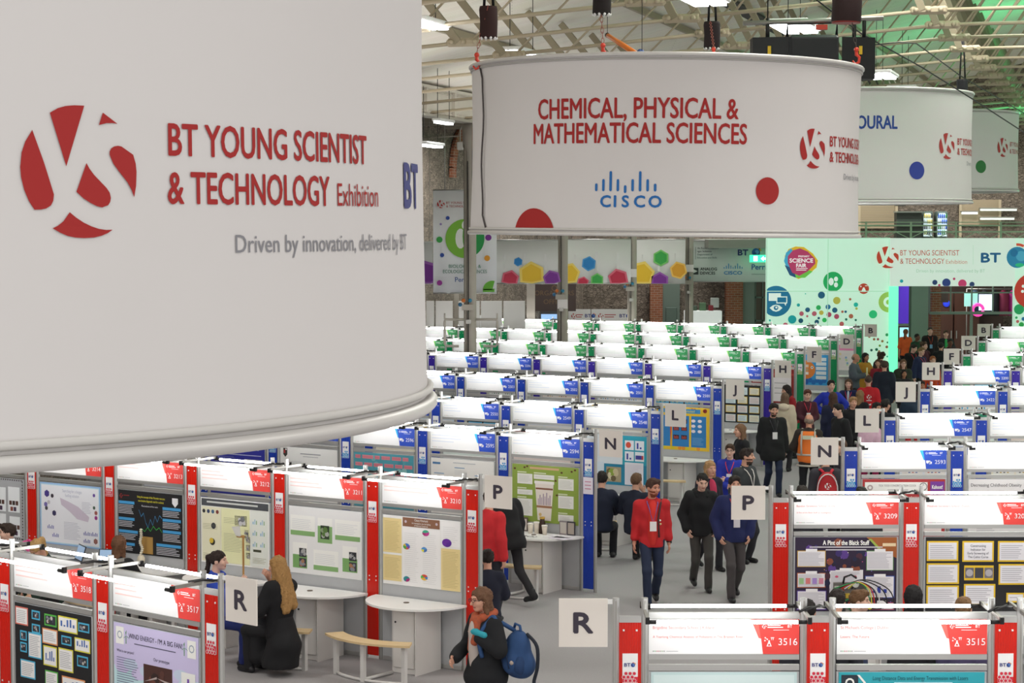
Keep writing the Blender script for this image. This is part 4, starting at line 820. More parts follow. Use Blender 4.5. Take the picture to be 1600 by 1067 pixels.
# chain hoists: a bagged motor, chain and red hook over each drum rim
def chain(b, p, q, m, step=.06, r=.008):
    p, q = Vector(p), Vector(q); n = max(2, int((q - p).length / step)); d = (q - p) / n
    for i in range(n):
        c = p + d * (i + .5); ax = Vector((1, 0, 0)) if i % 2 else Vector((0, 1, 0)); e = d.normalized() * step * .62
        b.tube([c - e + ax * r, c - e * .2 + ax * r * 2.2, c + e + ax * r, c + e - ax * r, c + e * .2 - ax * r * 2.2, c - e - ax * r], r * .5, m, 4, closed=True)
def hook(b, p, m):
    x, y, z = p
    b.tube([(x, y, z + .17), (x, y, z + .11), (x + .035, y, z + .08), (x + .03, y, z + .02), (x - .015, y, z), (x - .045, y, z + .04)], [.022, .022, .018, .018, .015, .01], m, 6); b.ball((x, y, z + .17), .032, m, 8, 5)
HRED = mat('#d8402a', .4)
def hoist(u, v0, v1, Y, uh, vh, lab, bag='#2a1614', wpx=29, tube_=False, Yh=None):
    Yh = Yh or Y; top, bot = P(u, v0, Y), P(u, v1, Y); hk = P(uh, vh, Yh); rd = wpx / FPX * Y / 2
    t = link('chain_hoist', None, None, (bot.x, bot.y, bot.z)); tag(t, lab, 'hoist', 'bagged chain hoists'); o = bot; hh = top.z - bot.z
    b = MB(); b.tube([(0, 0, 0), (0, 0, .02), (rd * .06, 0, hh * .5), (0, 0, hh - .04), (0, 0, hh)], [rd * .92, rd, rd, rd * 1.04, rd * .96], mat(bag, .8, noise=.2, nscale=5), 16); obj('motor_bag', b, t)
    b = MB()
    if tube_: b.tube([(0, 0, -.004), (0, 0, .05)], rd * .97, mat('#8a2a22', .5), 16)
    else:
        for k in range(10): a = k * .628; b.ball((rd * .9 * math.cos(a), rd * .9 * math.sin(a), 0), .018, WHITE, 6, 4)
    obj('bag_rim', b, t)
    b = MB()
    for dx in (-.05, .06): b.tube([(dx, 0, hh), (dx * .6, 0, hh + .5), (0, 0, 9.2 - o.z)], .018, BLACK, 5)
    obj('sling', b, t)
    h = hk - o; b = MB(); x0 = -rd * .5 if h.length > .5 else 0
    chain(b, (x0 * .6, -rd * 1.02, hh), (h.x, h.y, h.z + .19), mat('#a8584a' if not tube_ else '#55504c', .5, .3)); obj('lift_chain', b, t)
    b = MB(); hook(b, (h.x, h.y, h.z), HRED); obj('hook', b, t)
hoist(763, 10, 60, 24.8, 745, 108, 'dark red bagged hoist with red hook at the first drum rim', '#301512', 28)
hoist(940, -32, 23, 24.0, 942, 94, 'black bagged hoist hanging in front of the middle of the first drum', '#1c1413', 29)
hoist(1112, 34, 76, 30, 1115, 96, 'dark bagged hoist behind the first drum top', '#24171a', 25, Yh=29)
hoist(1322, -30, 36, 24.6, 1338, 100, 'round hoist tub with a red underside beside the stage speakers', '#2a1716', 46, True)
hoist(1503, 124, 153, 42, 1506, 158, 'black hoist tub above the second drum rim', '#15161a', 17, True)
# stage speaker rig above the first drum
q = P(1270, 83, 30.5); t = link('stage_speaker_rig', None, None, q); t.scale = (1.22, 1.22, 1.22); tag(t, 'black stage speakers on a truss bar above the first drum', 'speaker rig')
b = MB(); b.box((-.02, 0, .02), (.6, .5, .36), mat('#26282c', .4), bev=.03); b.box((-.02, -.26, 0), (.54, .02, .3), mat('#1c1d20', .7)); obj('centre_speaker', b, t)
for s in (-1, 1):
    b = MB(); b.prism([(s * .32, -.2), (s * .74, -.1), (s * .74, .2), (s * .4, .3)] if s > 0 else [(s * .4, .3), (s * .74, .2), (s * .74, -.1), (s * .32, -.2)], -.32 if s > 0 else -.2, .18, mat('#131417', .6)); obj('side_speaker', b, t)
    b = MB(); b.box((s * .55, -.18, .02), (.04, .01, .1), mat('#d8b020')); obj('warning_label', b, t)
b = MB(); b.tube([(-.85, 0, .36), (.85, 0, .42)], .03, ALUD, 8); b.tube([(-.3, .1, .2), (-.3, .05, .36), (.3, .05, .38), (.3, .1, .2)], .02, BLACK, 6)
for x in (-.55, .5, .62): b.tube([(x, 0, .15), (x, 0, .42)], .025, BLACK, 6)
b.box((.1, 0, .31), (.14, .08, .06), HRED); obj('truss_bar', b, t)
b = MB(); b.tube([(-.55, 0, .4), (-.55, 0, 2.4)], .01, BLACK, 4); b.tube([(.5, 0, .4), (.5, 0, 2.4)], .01, BLACK, 4); obj('suspension_cable', b, t)
# orange lamp pole lying above the drum
p, q = P(949, 55, 27), P(1003, 90, 26.2); b = MB(); b.tube([p, p.lerp(q, .3), p.lerp(q, .32), q], [.03, .03, .036, .036], mat('#d8762a', .35), 8); b.ball(p, .034, BLACK, 8, 5); d = p.lerp(q, .96); b.ball((d.x, d.y, d.z + .05), .05, mat('#3a5a90'), 8, 6)
b.tube([p, (p.x, p.y, 9.0)], .006, BLACK, 4); b.tube([q, (q.x, q.y, 9.0)], .006, BLACK, 4); tag(obj('orange_pole', b), 'orange pole hung at a slant above the first drum', 'pole')
def swag(name, pts, r, lab, m=BLACK):
    b = MB(); b.tube(pts, r, m, 5); tag(obj(name, b), lab, 'cable')
swag('roof_cable', [P(1276, 0, 30), P(1345, 52, 32), P(1440, 105, 34), P(1520, 155, 36), P(1605, 210, 38)], .012, 'long black cable slanting down across the green roof')
swag('roof_cable', [P(1345, 72, 36), P(1405, 66, 37), P(1432, 68, 38), P(1500, 118, 41), P(1605, 180, 46)], .012, 'second black cable that dips from the far truss behind the drum')
# ---------------------------------------------------------------- hanging flat banners
def sheet(name, p, w_, h_, az, label, fn, cat='banner', base='#e4e4e2', grp=None, curvy=.02):
    t = link(name, None, None, p, az); tag(t, label, cat, grp)
    b = MB(); n = 12; vs = []
    for j in range(2):
        for i in range(n + 1): vs.append((w_ * i / n, .0 + curvy * math.sin(i * 1.7) * (1 - .7 * j), h_ * j))
    vs += [(x, y + .006, z) for x, y, z in vs]; m = 2 * (n + 1)
    b.add(vs, [(i, i + 1, n + 2 + i, n + 1 + i) for i in range(n)] + [(m + i + 1, m + i, m + n + 1 + i, m + n + 2 + i) for i in range(n)] + [(i, m + i, m + i + 1, i + 1) for i in range(n)] + [(n + 1 + i, n + 2 + i, m + n + 2 + i, m + n + 1 + i) for i in range(n)], mat(base, .8, name='banner_sheet'), True); obj('fabric_sheet', b, t)
    b = MB()
    for z in (0, h_): b.tube([(0, 0, z), (w_, 0, z)], .016, ALU, 6)
    obj('rod', b, t)
    g = MB(); g.map = lambda x, y, l: (x, -curvy - .004 - .002 * l, y); fn(g, w_, h_)
    for nm, g2 in ([('printed_pattern', g)] if g.v else []) + g.subs: obj(nm, g2, t)
    return t
def gem(g, x, y, r, c, layer=1, ymin=0.0, rot=20):
    pts = [(x + r * math.cos(R(rot + 60 * i)), max(y + r * math.sin(R(rot + 60 * i)), ymin)) for i in range(6)]; g.poly(pts, mat(c), layer)
    lite = {'#c22a48': '#dc6a80', '#e6bc2a': '#f0d46a', '#7a2a94': '#9a5ab0', '#1f7fc4': '#4a9ad4', '#3aa84a': '#7ac86a', '#e0a02a': '#f0c460'}[c]
    for i in range(6):
        a, b_ = pts[i], pts[(i + 1) % 6]; g.poly([a, b_, (b_[0] * .8 + x * .2, max(b_[1] * .8 + y * .2, ymin)), (a[0] * .8 + x * .2, max(a[1] * .8 + y * .2, ymin))], mat(lite), layer + 1)
def gems(lst):
    def f(g, w_, h_):
        for x, y, r, c in lst: gem(g, x * w_, y * h_, r, c, 1, 0.0, 10 + 40 * x)
    return f
colp = [Vector((x, y, 0)) for (x, y), _ in cols]
def strung(u0, u1, v0, v1, Y, lst, lab):
    p, q = P(u0, v1, Y), P(u1, v0, Y)
    t = sheet('hanging_banner', (p.x, Y, p.z), q.x - p.x, q.z - p.z, 0, lab, gems(lst), grp='hexagon pattern banners', base='#dedfdb')
    b = MB()
    for x in (.08, q.x - p.x - .08): b.tube([(x, 0, q.z - p.z), (x, 0, 8.3 - p.z)], .008, ALUD, 4)
    obj('hanging_wire', b, t)
strung(776, 872, 375, 443, 57.0, [(.35, .5, .13, '#1f7fc4'), (.22, .1, .26, '#c22a48'), (.57, .2, .38, '#e6bc2a'), (.9, .1, .26, '#7a2a94')], 'white banner with red, yellow and purple hexagons between first and second columns')
strung(886, 986, 374, 443, 64.8, [(.34, .45, .24, '#1f7fc4'), (.03, .22, .36, '#e6bc2a'), (.25, .02, .2, '#c22a48'), (.47, .08, .22, '#3aa84a'), (.8, .1, .34, '#c22a48')], 'white banner with blue, green and red hexagons between second and third columns')
strung(994, 1071, 374, 443, 72.6, [(.1, .2, .5, '#e6bc2a'), (.5, .58, .3, '#3aa84a'), (.48, .05, .34, '#7a2a94'), (.86, .3, .32, '#e0a02a')], 'white banner with green, purple and orange hexagons between third and fourth columns')
strung(620, 676, 378, 443, 53.5, [(.85, .2, .4, '#7a2a94'), (.3, .2, .4, '#e6bc2a')], 'white banner with a purple hexagon beside the big drum')
def pbio(g, w_, h_):
    g0 = g; g = g0.sub('printed_logo'); ys_logo(g, .2, h_ - .36, .2, REDB, 1); g.text('BT YOUNG SCIENTIST', .34, h_ - .35, .055, REDB); g.text('& TECHNOLOGY', .34, h_ - .44, .055, REDB)
    g = g0.sub('plant_emblem'); g.disc(w_ * .5, h_ * .53, .5, mat('#7fbf3a'), 1, 32); g.disc(w_ * .5, h_ * .53, .5, mat('#1f9a4a'), 2, 24, a0=-65, a1=65)
    g.disc(w_ * .43, h_ * .53, .13, mat('#eef2ea'), 3, 14, ry=.26); g.disc(w_ * .57, h_ * .53, .13, mat('#eef2ea'), 3, 14, ry=.26); g.disc(w_ * .5, h_ * .66, .08, mat('#eef2ea'), 3, 12, ry=.12); g.disc(w_ * .5, h_ * .55, .06, mat('#5aa83a'), 4, 12, ry=.28)
    for x, y, r_, c in [(.1, .52, .08, '#3aa84a'), (.23, .73, .05, '#2a4aa0'), (.12, .67, .03, '#9a8ac0'), (.14, .37, .055, '#2a4aa0'), (.85, .34, .075, '#e8a02a'), (.1, .1, .07, '#9a2a94'), (.87, .54, .08, '#7a2a94'), (.7, .76, .05, '#e0502a')]: g0.sub('printed_dot').disc(x * w_, y * h_, r_, mat(c), 2, 14)
    g = g0.sub('green_quarter_disc'); g.disc(w_ * .93, h_ * .03, .24, mat('#6ab83a'), 1, 24, a0=75, a1=180); g.rect(w_ * .93 - .24, .03, .3, .08, mat('#6ab83a'), 1)
    g = g0.sub('printed_title'); t = mat('#2a7a5a'); g.text('BIOLOGICAL &', w_ * .5, h_ * .245, .085, t, 'c', 2); g.text('ECOLOGICAL SCIENCES', w_ * .5, h_ * .195, .085, t, 'c', 2, xs=.84); g = g0.sub('sponsor_name'); g.text('Perrigo', w_ * .5, h_ * .11, .12, mat('#24509a'), 'c', 2)
p = P(677, 458, 52.6); q = P(776, 297, 52.6); sheet('hanging_banner', (p.x, p.y, p.z), q.x - p.x, q.z - p.z, 0, 'tall white banner with green plant circle behind the first column', pbio, grp='vertical banners', base='#eceef0')
b = MB()
for x in (.3, 1.3): b.tube([(p.x + x, 52.6, q.z), (p.x + x, 52.6, 8.34)], .012, ALUD, 5)
tag(obj('banner_wire', b), 'pair of wires holding the tall biological sciences banner', 'wire')
def pspon(g, w_, h_):
    g0 = g; g = g0.sub('department_lettering'); t = mat('#4c6a6a')
    for k, s in enumerate(['An Roinn Oideachais', 'agus Scileanna', 'Department of', 'Education and Skills']): g.text(s, .24, h_ - .3 - .115 * k, .062, t if k > 1 else mat('#3a4a50'), layer=2)
    g.rect(.17, h_ - .68, .012, .45, t, 2); g = g0.sub('triangle_logo'); g.poly([(.05, .26), (.28, .26), (.28, .5), (.05, .5)], mat('#22302c'), 2); g.poly([(.09, .3), (.09, .46), (.25, .38)], mat('#d4dad4'), 3)
    g.text('ANALOG', .35, .41, .1, mat('#22302c'), bold=.03, xs=1.0); g.text('DEVICES', .35, .26, .1, mat('#22302c'), bold=.03, xs=1.0)
    g = g0.sub('bar_logo')
    for i, hh in enumerate([.06, .11, .19, .11, .06, .11, .19, .11, .06]): g.rect(1.2 + .082 * i, .47, .03, hh, mat('#3f8fc0'), 2)
    g.text('CISCO', 1.54, .26, .12, mat('#2f7fb4'), 'c', bold=.045, xs=1.3); g = g0.sub('globe_logo'); g.text('BT', 1.72, .96, .2, mat('#222a66'), bold=.05, xs=1.15); bt_globe(g, 2.37, 1.06, .15, 2)
    g = g0.sub('sponsor_name'); g.text('Perrigo', 2.22, .44, .19, mat('#24509a'), bold=.02); g.rect(2.22, .26, .7, .01, t, 2)
p = P(1079, 440, 74.5); q = P(1201, 376, 74.5); sheet('hanging_banner', (p.x, p.y, p.z), q.x - p.x + .35, q.z - p.z, 0, 'grey-green sponsors banner beside the lightbox wall', pspon, grp='vertical banners', base='#ccd6cf', curvy=.01)
p = P(1186, 404, 74.0); t = link('exit_sign', None, None, p); tag(t, 'green glowing exit sign with arrow below the sponsor globe', 'sign')
b = MB(); b.box((0, 0, 0), (.68, .06, .26), mat('#2fd08a', .4, emit=1.6)); obj('sign_box', b, t); g = MB(); g.map = wallmap(-.032); W1 = mat('#e8fff4', .4, emit=2.0)
g.rect(-.2, -.09, .14, .18, W1, 1); g.poly([(.06, 0), (.16, .09), (.16, .035), (.26, .035), (.26, -.035), (.16, -.035), (.16, -.09)], W1, 1); obj('pictogram', g, t)
b = MB(); b.tube([(0, 0, .13), (0, 0, 2.2)], .01, BLACK, 4); obj('hanging_wire', b, t)
# ---------------------------------------------------------------- lightbox wall with the entrance
YW = 72.0
LBX = mat('#c4ead4', .5, emit=.36, name='backlit_pale_green'); LBH = mat('#cfe2d6', .5, emit=.36, name='backlit_header')
def wx(u): return P(u, 400, YW).x
def wz(v): return P(1400, v, YW).z
t = link('lightbox_wall', None, None, (wx(1198), YW, 0)); tag(t, 'pale green glowing exhibition wall with dots and the entrance header', 'wall panel'); O = Vector((wx(1198), YW, 0))
def lb(u0, v0, u1, v1, m, name, dy=0.0, th=.3, floor=False):
    b = MB(); x0, x1 = wx(u0), wx(u1); z1, z0 = wz(v0), (0 if floor else wz(v1)); b.box(((x0 + x1) / 2 - O.x, dy + th / 2, (z0 + z1) / 2), (x1 - x0, th, z1 - z0), m); return obj(name, b, t)
zmid = 455
for k, (u0, u1) in enumerate([(1198, 1293.5), (1294, 1389.5)]):
    lb(u0, 372, u1, zmid - .5, LBX, 'light_panel'); lb(u0, zmid, u1, 0, LBX, 'light_panel', floor=True)
lb(1390, 372, 1585, 447, LBH, 'entrance_header', -.12); lb(1585, 372, 1680, 0, LBX, 'light_panel', -.1, floor=True)
lb(1389.5, 447.5, 1403.5, 0, mat('#6af0b0', .5, emit=.75, name='backlit_green_pillar'), 'green_pillar', -.1, floor=True)
mat0 = mat
def mat(c, r=.6, **k): k.setdefault('emit', .3); return mat0(c, r, **k)   # prints on a lightbox glow with it
fr = mat('#b0d6c2', .5)  # frame is no light source; glow added to lighten its lines
b = MB()
for u in (1198, 1293.7, 1389.6): b.box((wx(u) - O.x, -.01, 2.4), (.03, .03, 4.8), fr)
for v in (372, zmid): b.box(((wx(1198) + wx(1390)) / 2 - O.x, -.01, wz(v)), (wx(1390) - wx(1198), .03, .03), fr)
obj('panel_frame', b, t)
g = MB(); g.map = lambda x, y, l: (wx(x) - O.x, (-.125 if x > 1389.5 else -.004) - .002 * l, wz(y))
def dot(u, v, r, c, layer=1, n=20, **k): g.disc(u, v, r, mat(c), layer, n, **k)
TEAL = '#1a6f94'
g.poly([(max(1198.6, 1213 + 24 * math.cos(R(q))), 470.5 + 24 * math.sin(R(q))) for q in range(0, 360, 10)], mat(TEAL), 1); dot(1302, 440, 15.5, '#1fa65c', 1, 28); dot(1350, 451, 8.3, '#b0402c', 1, 20); dot(1389.4, 472, 16, '#9ac05a', 1, 24, a0=90, a1=270)
W2 = mat('#dff2e8', .6); M2 = mat(TEAL)
for a, c_, d_, e, m, l in [(1201.5, 458, 19, 12, W2, 2), (1213.5, 463, 17, 11, W2, 3), (1215, 464.5, 14, 8, M2, 4)]: g.rect(a, c_, d_, e, m, l)
g.poly([(1226, 474), (1228, 478), (1229, 474)], W2, 3)
g.poly([(1203, 481), (1208, 477), (1213, 476), (1218, 477), (1223, 481), (1218, 485.5), (1213, 487), (1208, 485.5)], W2, 3); dot(1213, 481, 3.6, TEAL, 4); dot(1213.6, 480.4, 1.6, '#e6f4ee', 5)
g.disc(1299, 440, 4, W2, 2, 12, ry=6); g.disc(1306.5, 436, 3.2, W2, 2, 10, ry=4); g.disc(1306.5, 445, 3.2, W2, 2, 10, ry=4); g.poly([(1346, 456), (1354, 456), (1351, 449), (1349, 449)], W2, 2); g.rect(1352, 446, 4, 1, W2, 2); dot(1345.5, 447.5, 1.2, '#efe0dc', 2)
g.ring(1389, 472, 4, 8, W2, 2, 16, 90, 270)
rr = random.Random(4)
for (u, v, r, c) in [(1284, 461, 5.5, '#1f5a7a'), (1308, 469.5, 5.8, '#b0b04a'), (1259, 459, 1, '#1fa0a0'), (1248, 476.5, 2.6, '#1fa0a0'), (1262.5, 484, 3.8, '#1f5a7a'), (1279.5, 480.5, 3.8, '#2aa65a'), (1294.5, 479.5, 4, '#1f6a94'), (1253, 490, 3.6, '#b05a6a'), (1273, 490, 3.8, '#b05a6a'), (1284, 488.5, 3.6, '#b8b04a'), (1296, 491.5, 4, '#a84a62'), (1305, 484.5, 4.2, '#1f5a7a'), (1308, 494.5, 4, '#a84a62'), (1330.5, 494, 3.6, '#a8604a'), (1338, 476, 3.6, '#1fb0a0'), (1329, 467.5, 2, '#a8604a'), (1238.5, 499, 6.6, '#149a9c'), (1252, 501, 3.8, '#16506a'), (1277, 503, 3.6, '#16506a'), (1289, 500, 3.6, '#2ab05a'), (1365, 491, 6.5, '#2ac07a'), (1316, 506, 3.6, '#b05a5a'), (1323, 499, 2, '#1f6a5a'), (1338, 500, 1.8, '#1f6a5a'), (1203.5, 500.5, 1.6, '#1fa0a0'), (1228, 508, 4, '#b05a6a'), (1317, 487, 2, '#a8604a'), (1322, 487, 2, '#1f5a7a'), (1339, 482, 2, '#a8b04a'), (1262, 494, 1.8, '#b05a6a'), (1280, 497, 2, '#16506a'),
    (1359.5, 526, 1.9, '#8a5a3a'), (1367, 530, 2, '#8a5a3a'), (1373, 530, 2, '#8a4a4a'), (1380, 533, 2, '#8a6a3a'), (1387, 523, 2.4, '#2a8a5a'), (1388, 535, 2, '#16604a'), (1387, 542, 2.2, '#8a4a3a'), (1376, 540, 1.8, '#6a8a3a'), (1363, 547, 2, '#16504a'), (1371, 546, 2.3, '#16604a'), (1375, 549, 2, '#8a6a4a'), (1388, 557, 8, '#1a9a8a')]:
    if u + r > 1389.4: r = 1389.4 - u + .0
    if r > .4: dot(u, v, r, c, 1.2)
# science fair badge
for pts, c, l in [([(1228, 412), (1226, 400), (1232, 389), (1243, 385), (1256, 386), (1270, 396), (1278, 407), (1276, 418), (1262, 430), (1248, 436), (1236, 430)], '#d8b02a', 1), ([(1225, 408), (1228, 395), (1236, 388), (1244, 400), (1240, 428), (1232, 424)], '#3fa0c8', 1.4), ([(1232, 424), (1244, 434), (1258, 434), (1270, 424), (1256, 420)], '#6ac24a', 1.6), ([(1226, 414), (1234, 430), (1244, 434), (1240, 420)], '#24507a', 1.7), ([(1231, 411), (1231, 400), (1239, 391), (1250, 388), (1262, 393), (1273, 404), (1274, 412), (1262, 424), (1249, 431), (1238, 426)], '#b03a64', 2)]: g.poly(pts, mat(c), l)
class _F: pass
def ptext(s, u, v, cap, m, align='l', layer=3, bold=0.0, xs=1.0):
    V, F, wd = glyphs(s, 0.0); ox = {'l': 0, 'c': -wd / 2}[align]; [g.flat([(u + (x + ox) * cap * xs + dx * bold * cap, v - y * cap + dy * bold * cap) for x, y in V], F, m, layer + .05 * i_) for i_, (dx, dy) in enumerate([(0, 0)] if not bold else [(0, 0), (1, 0), (-1, 0), (0, 1), (0, -1)])]
W3 = mat('#f4f0f2', .6)
ptext('PRIMARY', 1256, 402, 3, W3, 'c', bold=.03); ptext('SCIENCE', 1252, 410, 6, W3, 'c', bold=.05, xs=1.08); ptext('FAIR', 1252, 417.5, 5.5, W3, 'c', bold=.05); g.rect(1244, 419, 18, 1, W3, 3); g.rect(1244, 421.5, 16, 1, W3, 3)
for pl in _LG: g.poly([(1385.5 + (a - 322) / 473 * 34, 402 + (b_ - 364) / 473 * 34) for a, b_ in pl], mat('#b8402c'), 61)
RW = mat('#b04a3a')
ptext('BT YOUNG SCIENTIST', 1405.5, 399, 8.2, RW, layer=2, xs=92 / (glyphs('BT YOUNG SCIENTIST', 0)[2] * 8.2)); ptext('& TECHNOLOGY', 1405.5, 412, 8.2, RW, layer=2, xs=69 / (glyphs('& TECHNOLOGY', 0)[2] * 8.2)); ptext('Exhibition', 1477, 412, 6.4, mat('#c08a7a'), layer=2, xs=33 / (glyphs('Exhibition', 0)[2] * 6.4))
ptext('Driven by innovation, delivered by BT', 1431, 425.5, 5, mat('#a4c0b0'), layer=2, xs=107 / (glyphs('Driven by innovation, delivered by BT', 0)[2] * 5)); g.rect(1519, 383, .5, 30, mat('#b0ccbc'), 2)
ptext('BT', 1532, 409.5, 14, mat('#1a5a84'), layer=2, bold=.05, xs=1.35)
dot(1588, 402, 16.5, '#2a7fa4', 2, 24); dot(1594, 400, 8, '#4aa0bc', 3); dot(1583, 395, 6, '#1f6a94', 3); g.ring(1588, 402, 18, 22, mat('#c8503a'), 2, 8, -95, -60); dot(1592, 414, 7, '#2ab07a', 3, ry=3)
for (u, v, r, c) in [(1408, 439, 2.7, '#149aa4'), (1460, 441, 4, '#2a3f6a'), (1478, 441.5, 6.6, '#2a3f7a'), (1490, 435.5, 2, '#b03a64'), (1503, 443, 6.6, '#c03a6a'), (1518, 444, 4, '#2a3f6a'), (1467, 445.5, 2, '#b03a64')]: g.disc(u, v, r, mat(c), 2, 18, a0=0) if v + r < 446.8 else g.poly([(u + r * math.cos(R(q)), min(v + r * math.sin(R(q)), 446.8)) for q in range(0, 360, 20)], mat(c), 2)
g.disc(1612, 455, 28, mat('#b83a2c'), 2, 30); g.tube if False else None
for a, b_ in ((1598, 447), (1602, 456), (1597, 455)): g.disc(a, b_, 2.4, W2, 3, 10)
for (u, v, r, c) in [(1592, 483, 8, '#1f9a5a'), (1599, 498, 3, '#1f6a94'), (1590, 502, 2.4, '#b05a5a'), (1588, 496, 2, '#1f9a5a'), (1596, 507, 4, '#2a9a4a')]: dot(u, v, r, c, 2)
obj('printed_graphics', g, t)
mat = mat0
# ---------------------------------------------------------------- far end: mezzanine, shutters, fridges, foyer
GRN = mat('#8aa386', .5, name='green_ironwork')
b = MB(); b.box((17, 76.6, 4.62), (20, 7.2, .3), mat('#8a8f84', .7)); tag(obj('trim_5', b), kind='structure')
t = link('mezzanine_railing', None, None, (13, 73.0, 4.77)); tag(t, 'green lattice iron railing along the upper gallery', 'railing')
b = MB()
for z in (.02, .28, .5, .62): b.box((2.5, 0, z), (13.5, .06, .05 if z < .6 else .03), GRN)
obj('rail', b, t)
b = MB()
for k in range(14):
    x = -3.6 + .95 * k; b.tube([(x, 0, .04), (x + .47, 0, .27), (x + .95, 0, .04)], .02, GRN, 4)
obj('lattice', b, t)
for k in range(9): b = MB(); b.box((-3.6 + 1.6 * k, 0, .33), (.06, .07, .62), GRN); obj('post', b, t)
SHUT = mat('#b9a88c', .55, name='beige_shutter')
def shutter(u0, u1, v0, v1, lab, Y=79.92):
    p, q = P(u0, v1, Y), P(u1, v0, Y); t = link('roller_shutter', None, None, (p.x, Y, p.z)); tag(t, lab, 'shutter', 'beige roller shutters'); b = MB(); h = q.z - p.z; n = 24
    for k in range(n): b.box(((q.x - p.x) / 2, 0, h * (k + .5) / n), (q.x - p.x, .05, h / n * .8), SHUT)
    b.box(((q.x - p.x) / 2, .03, h / 2), (q.x - p.x, .02, h), mat('#8a7c66')); obj('slat_curtain', b, t)
    for x in (0, q.x - p.x): b = MB(); b.box((x, -.02, (h - p.z + 4.77) / 2), (.1, .1, h + p.z - 4.77), mat('#c4b498')); obj('guide_rail', b, t)
shutter(1342, 1401, 290, 357, 'wide beige roller shutter on the gallery below the second drum'); shutter(1500, 1562, 312, 352, 'beige roller shutter beside the stone wall on the gallery')
for u0, u1, c, c2, lab in [(1441, 1459, '#e8d46a', '#3a2a2a', 'lit drinks fridge with yellow and dark bottles'), (1463, 1482, '#3a6ae0', '#2a8a4a', 'lit drinks fridge with blue and green bottles')]:
    p, q = P(u0, 374, 78), P(u1, 330, 78); w_, h = q.x - p.x, q.z - 4.77; t = link('drinks_fridge', None, None, (p.x, 78, 4.77)); tag(t, lab, 'fridge', 'gallery drinks fridges')
    b = MB(); b.box((w_ / 2, .3, h / 2), (w_, .5, h), mat('#5a6a64', .5), bev=.05); obj('cabinet', b, t)
    b = MB(); b.prism([(.05, .1), (w_ - .05, .1), (w_ - .05, h - .2), (w_ - .12, h - .07), (.12, h - .07), (.05, h - .2)], 0, .02, mat('#cfe4ea', .3, emit=.55)); o = obj('lit_window', b, t); o.rotation_euler = (R(90), 0, 0); o.location = (0, .05, 0)
    for r_ in range(4):
        b = MB()
        for k in range(5): b.tube([(w_ * (.18 + .16 * k), .0, .16 + .21 * r_), (w_ * (.18 + .16 * k), .0, .28 + .21 * r_), (w_ * (.18 + .16 * k), .0, .31 + .21 * r_), (w_ * (.18 + .16 * k), .0, .34 + .21 * r_)], [.026, .026, .012, .012], mat([c, c2, '#d8dce0', c][(r_ + k // 2) % 4]), 6)
        tag(obj('bottle_row', b, t), kind='stuff')
t = link('bar_counter', None, None, P(1400, 373, 77.5)); tag(t, 'dark bar counter unit beside the gallery fridges', 'counter'); t.location.z = 4.77
b = MB(); b.box((.5, .3, .5), (.95, .5, 1.0), mat('#2c332f', .5)); b.box((.5, .02, .62), (.95, .06, .25), mat('#3f4a44', .4)); obj('counter_body', b, t); b = MB(); b.box((.5, .28, 1.02), (1.0, .6, .05), mat('#7a847c', .3)); obj('counter_top', b, t)
b = MB(); b.box((.2, .3, 1.3), (.36, .3, .1), mat('#2a2f22'))
for k in range(14): b.ball((.05 + .03 * k, .3 + .05 * math.sin(k * 3), 1.38 + .05 * math.sin(k * 2.3)), .06, mat(['#5a7a3a', '#c8b49a', '#a04a3a'][k % 3]), 6, 4)
obj('planter', b, t)
for u, v, Yk, wd, lab in [(1515, 333, 79.7, .6, 'gallery strip light beside the fridges'), (1560, 328, 79.7, 1.4, 'long pale strip light over the stone gallery wall'), (1558, 342, 79.7, 1.3, 'lower pale strip light over the stone gallery wall')]:
    p = P(u, v, Yk); t = link('gallery_strip_light', None, None, p); tag(t, lab, 'light', 'gallery strip lights'); b = MB(); b.box((0, 0, 0), (wd, .12, .07), mat('#e6f2e8', .4, emit=1.5 if wd < 1 else .5)); obj('diffuser', b, t); b = MB(); b.box((0, .04, .06), (wd + .06, .2, .05), ALUD)
    for s in (-.3, .3): b.box((s * wd, .17, .06), (.04, .3, .04), ALUD)
    obj('wall_bracket', b, t)
# foyer behind the entrance
b = MB(); b.box((16.2, 79.3, 2.3), (5.6, .3, 4.4), mat('#3c2c24', .7)); tag(obj('wall_foyer', b), kind='structure')
PIL = mat('#7c8c80', .6, name='grey_green_pillar')
b = MB(); b.box(((P(1421, 500, 75).x + P(1449, 500, 75).x) / 2, 75, 2.23), (.62, .5, 4.46), PIL); tag(obj('pillar_1', b), kind='structure')
b = MB(); b.box((P(1461, 500, 76).x, 76, 2.23), (.35, .4, 4.46), BRICK); tag(obj('pillar_2', b), kind='structure')
t = link('foyer_screen', None, None, (P(1452, 490, 75.4).x, 75.4, 0)); tag(t, 'steel framed glazed foyer screen with a bar across the entrance', 'screen'); wl = P(1584, 490, 75.4).x - P(1452, 490, 75.4).x
z0 = P(1500, 489, 75.4).z; b = MB(); b.box((wl / 2, 0, z0), (wl, .1, .1), PIL)
for k in range(5): b.box((wl * k / 4, 0, (z0 + 4.45) / 2), (.05, .06, 4.45 - z0), PIL)
b.box((wl / 2, 0, z0 + .75), (wl, .05, .05), PIL); b.box((1.55, 0, z0 / 2), (.1, .08, z0), PIL); obj('frame', b, t)
for k, (x, c, e) in enumerate([(.9, '#3a2f2a', 0), (2.0, '#9adcd0', .5), (2.55, '#c8d8f0', .9)]):
    b = MB(); b.box((x - .2, 1.2, z0 + .55 - .1 * k), (.5, .05, .4 + .1 * k), mat(c, .4, emit=e)); obj('shop_window', b, t)
t = link('foyer_doors', None, None, (P(1490, 500, 78.6).x, 78.6, 0)); tag(t, 'dark brown double doors at the back of the foyer', 'door')
